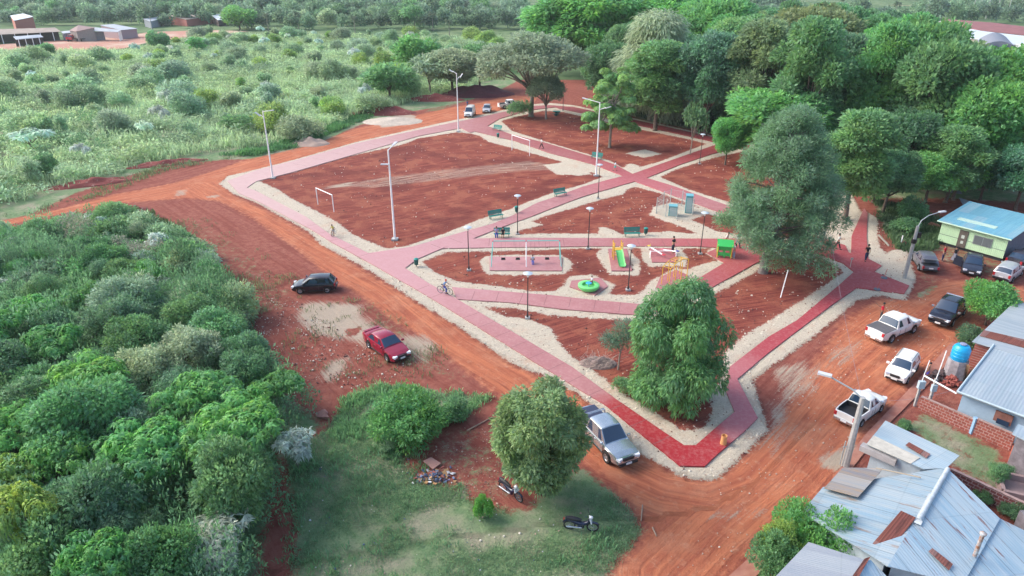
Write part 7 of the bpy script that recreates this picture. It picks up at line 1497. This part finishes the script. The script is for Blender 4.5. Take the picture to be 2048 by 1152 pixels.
heap('brush_heap', 'grey heap of dry brush beside the small pine sapling', 1196, 728, 1.5, .9, .6, mat('brush_grey', (.34, .25, .22), .95, var=.5, vscale=6, bump=.2, bscale=9), 9)

# dry twigs over the brush heap, debris by the lawn
r = random.Random(8); b = MB(); g0 = G(1196, 728)
for i in range(120):
    a = r.uniform(0, 6.28); x, y = r.gauss(0, .7), r.gauss(0, .4); b.cyl((x, y, r.uniform(.05, .4)), (x + math.cos(a) * .6, y + math.sin(a) * .6, r.uniform(.2, .8)), .01, n=3)
tag(b.build('dry_twigs', mat('twig', (.36, .30, .26), .9), loc=g0), 'tangle of dry grey twigs on the brush heap', 'twigs')
b = MB(); cols = [mat('trash_blue', (.10, .14, .25), .6), mat('trash_white', (.6, .6, .62), .6), mat('trash_brown', (.38, .22, .10), .8), mat('trash_dark', (.05, .05, .07), .7), mat('trash_red', (.4, .12, .09), .7)]
for i in range(230):
    a = r.uniform(0, 6.28); d = abs(r.gauss(0, .55)); b.cur = r.choice([0, 1, 2, 3, 3, 2, 0, 4]); s = r.uniform(.05, .26); b.box((math.cos(a) * d * 1.2, math.sin(a) * d * .8, max(.03, .25 - d * .2) * r.uniform(.2, 1.2)), (s, s * r.uniform(.4, 1), r.uniform(.01, .08)), rz=r.uniform(0, 3), rx=r.uniform(-.5, .5), ry=r.uniform(-.5, .5))
tag(b.build('rubbish_heap', cols, loc=G(868, 957)), 'heap of blue, white and brown rubbish at the top of the lawn', kind='stuff')
tag(MB().slab([G(846, 922, .2), G(862, 914, .25), G(882, 926, .2), G(866, 938, .1)], .05).build('board', mat('board_pink', (.42, .22, .18), .8)), 'pinkish board beside the rubbish heap', 'board')
b = MB()
for i in range(9): b.slab([G(630 + i * 2, 826 - i, .1 + .04 * i), G(650 + i, 818 + i * 2, .1 + .04 * i), G(656, 824 + i * 2, .06), G(634, 834, .06)], .02)
tag(b.build('palm_litter', mat('litter_pink', (.46, .24, .20), .9, var=.3)), 'dry pinkish fallen palm sheath on the red soil beside the thicket', 'fallen frond')
for px0, py0, px1, py1, w_, lab in ((934, 861, 985, 834, .05, 'fallen bare trunk on the brown bank left of the round tree'), (1285, 1010, 1282, 1042, .04, 'weathered stick at the lawn edge of the dirt road'), (1305, 1055, 1313, 1072, .05, 'short stick lying on the dirt road'), (842, 690, 841, 726, .03, 'thin upright stake beside the red car'), (1228, 990, 1262, 1025, .02, 'thin stick along the lawn edge')):
    A = G(px0, py0, .08); B = G(px1, py1, .05)
    if 'stake' in lab: A = B + Vector((.1, 0, 1.3))
    tag(MB().cyl(A, B, w_, w_ * .7, n=6).build('stick', mat('wood_old', (.40, .28, .20), .9, var=.3)), lab, 'stick')
sb = []
def litter(n, poly_px, cols, s0, s1, name, label, seed, h=.5, zz=.03):
    r = random.Random(seed); poly = W2(poly_px); xs = [p[0] for p in poly]; ys = [p[1] for p in poly]; b = MB(); k = 0
    while k < n:
        p = (r.uniform(min(xs), max(xs)), r.uniform(min(ys), max(ys)))
        if not inpoly(p, poly) or math.sin(p[0] * .9 + 3 * math.sin(p[1] * .35)) * math.sin(p[1] * .7 + 2 * math.sin(p[0] * .5)) < r.uniform(-.6, .7): continue
        k += 1; s = r.uniform(s0, s1) * r.choice([.6, .8, 1, 1.4]); b.cur = r.randrange(len(cols)); b.box((p[0], p[1], zz + s * .15), (s, s * r.uniform(.6, 1), s * h), rz=r.uniform(0, 3), rx=r.uniform(-.4, .4), ry=r.uniform(-.4, .4), taper=.7)
    tag(b.build(name, cols), label, kind='stuff')
STN = [mat('stone_pale', (.68, .62, .52), .9), mat('stone_tan', (.45, .33, .26), .9), mat('stone_dark', (.15, .07, .06), .95)]
for i, bd in enumerate(BEDS): litter([700, 350, 150, 300, 60, 420, 520, 40][i], bd, [STN[0], STN[1], STN[2], STN[2]], .05, .13, 'loose_stones', 'small pale stones and clods strewn over park bed number %s of the park' % 'ABCDEFGH'[i], 40 + i)
litter(420, [(1536, 740), (1606, 695), (1760, 600), (1900, 590), (1950, 640), (1811, 781), (1733, 861), (1606, 1014), (1449, 1150), (1280, 1150), (1420, 1000), (1540, 870)], [STN[0], STN[1], STN[1]], .03, .08, 'loose_stones', 'small stones strewn over the right-hand dirt street', 60)
litter(700, [(470, 560), (590, 600), (740, 700), (900, 740), (700, 780), (600, 760), (500, 650)], [STN[0], STN[1], STN[2]], .04, .12, 'loose_stones', 'small stones on the bare soil around the parked cars', 61)
litter(160, [(600, 900), (800, 900), (1100, 1000), (1240, 1060), (1200, 1150), (600, 1150)], [mat('trash_white', (.6, .6, .62), .6), STN[0], STN[1], mat('trash_blue', (.10, .14, .25), .6)], .03, .09, 'litter', 'bits of paper and litter scattered over the lawn', 62)
litter(500, [(800, 880), (960, 850), (1000, 900), (1060, 1010), (960, 1040), (880, 960)], [STN[1], STN[2], mat('dead_leaf', (.30, .17, .12), .9)], .03, .09, 'litter', 'dead leaves and stones on the brown bank beside the round tree', 63, h=.2)
for i, pk in enumerate(['lower_left', 'play']):
    pass
# clods along the gravel: dark earth lumps, larger cream stones
r = random.Random(99); b = MB(); pv = W2(PARK); bz_ = [W2(q) for q in BEDS]; pz_ = [W2(q) for q in PATHS.values()]
xs = [p[0] for p in pv]; ys = [p[1] for p in pv]; k = 0
while k < 5200:
    p = (r.uniform(min(xs), max(xs)), r.uniform(min(ys), max(ys)))
    if r.random() > (60 / p[1]) ** 1.5: continue
    if not inpoly(p, pv) or any(inpoly(p, q) for q in bz_) or any(inpoly(p, q) for q in pz_): continue
    k += 1; s = r.uniform(.045, .11) * r.choice([.7, 1, 1.3]); b.cur = r.choice([0, 0, 0, 0, 0, 1, 1, 2]); b.box((p[0], p[1], .06), (s, s * .8, s * .6), rz=r.uniform(0, 3), rx=r.uniform(-.4, .4), taper=.65)
tag(b.build('crushed_stone', STN), 'broken pale stones on the gravel strips along the paths', kind='stuff')

# ------------------------------------------------------------------ haze
hm = bpy.data.materials.new('haze'); hm.use_nodes = True; nt = hm.node_tree; nt.nodes.remove(nt.nodes['Principled BSDF'])
pv = nt.nodes.new('ShaderNodeVolumePrincipled'); pv.inputs['Color'].default_value = (.82, .95, 1, 1); pv.inputs['Density'].default_value = .00016; pv.inputs['Anisotropy'].default_value = .2
nt.links.new(pv.outputs[0], nt.nodes['Material Output'].inputs['Volume'])
hb = MB().box((0, 1300, 24.5), (4800, 4200, 51)); ho = hb.build('haze', hm); tag(ho, 'thin pale haze lying over the fields and trees', kind='stuff')
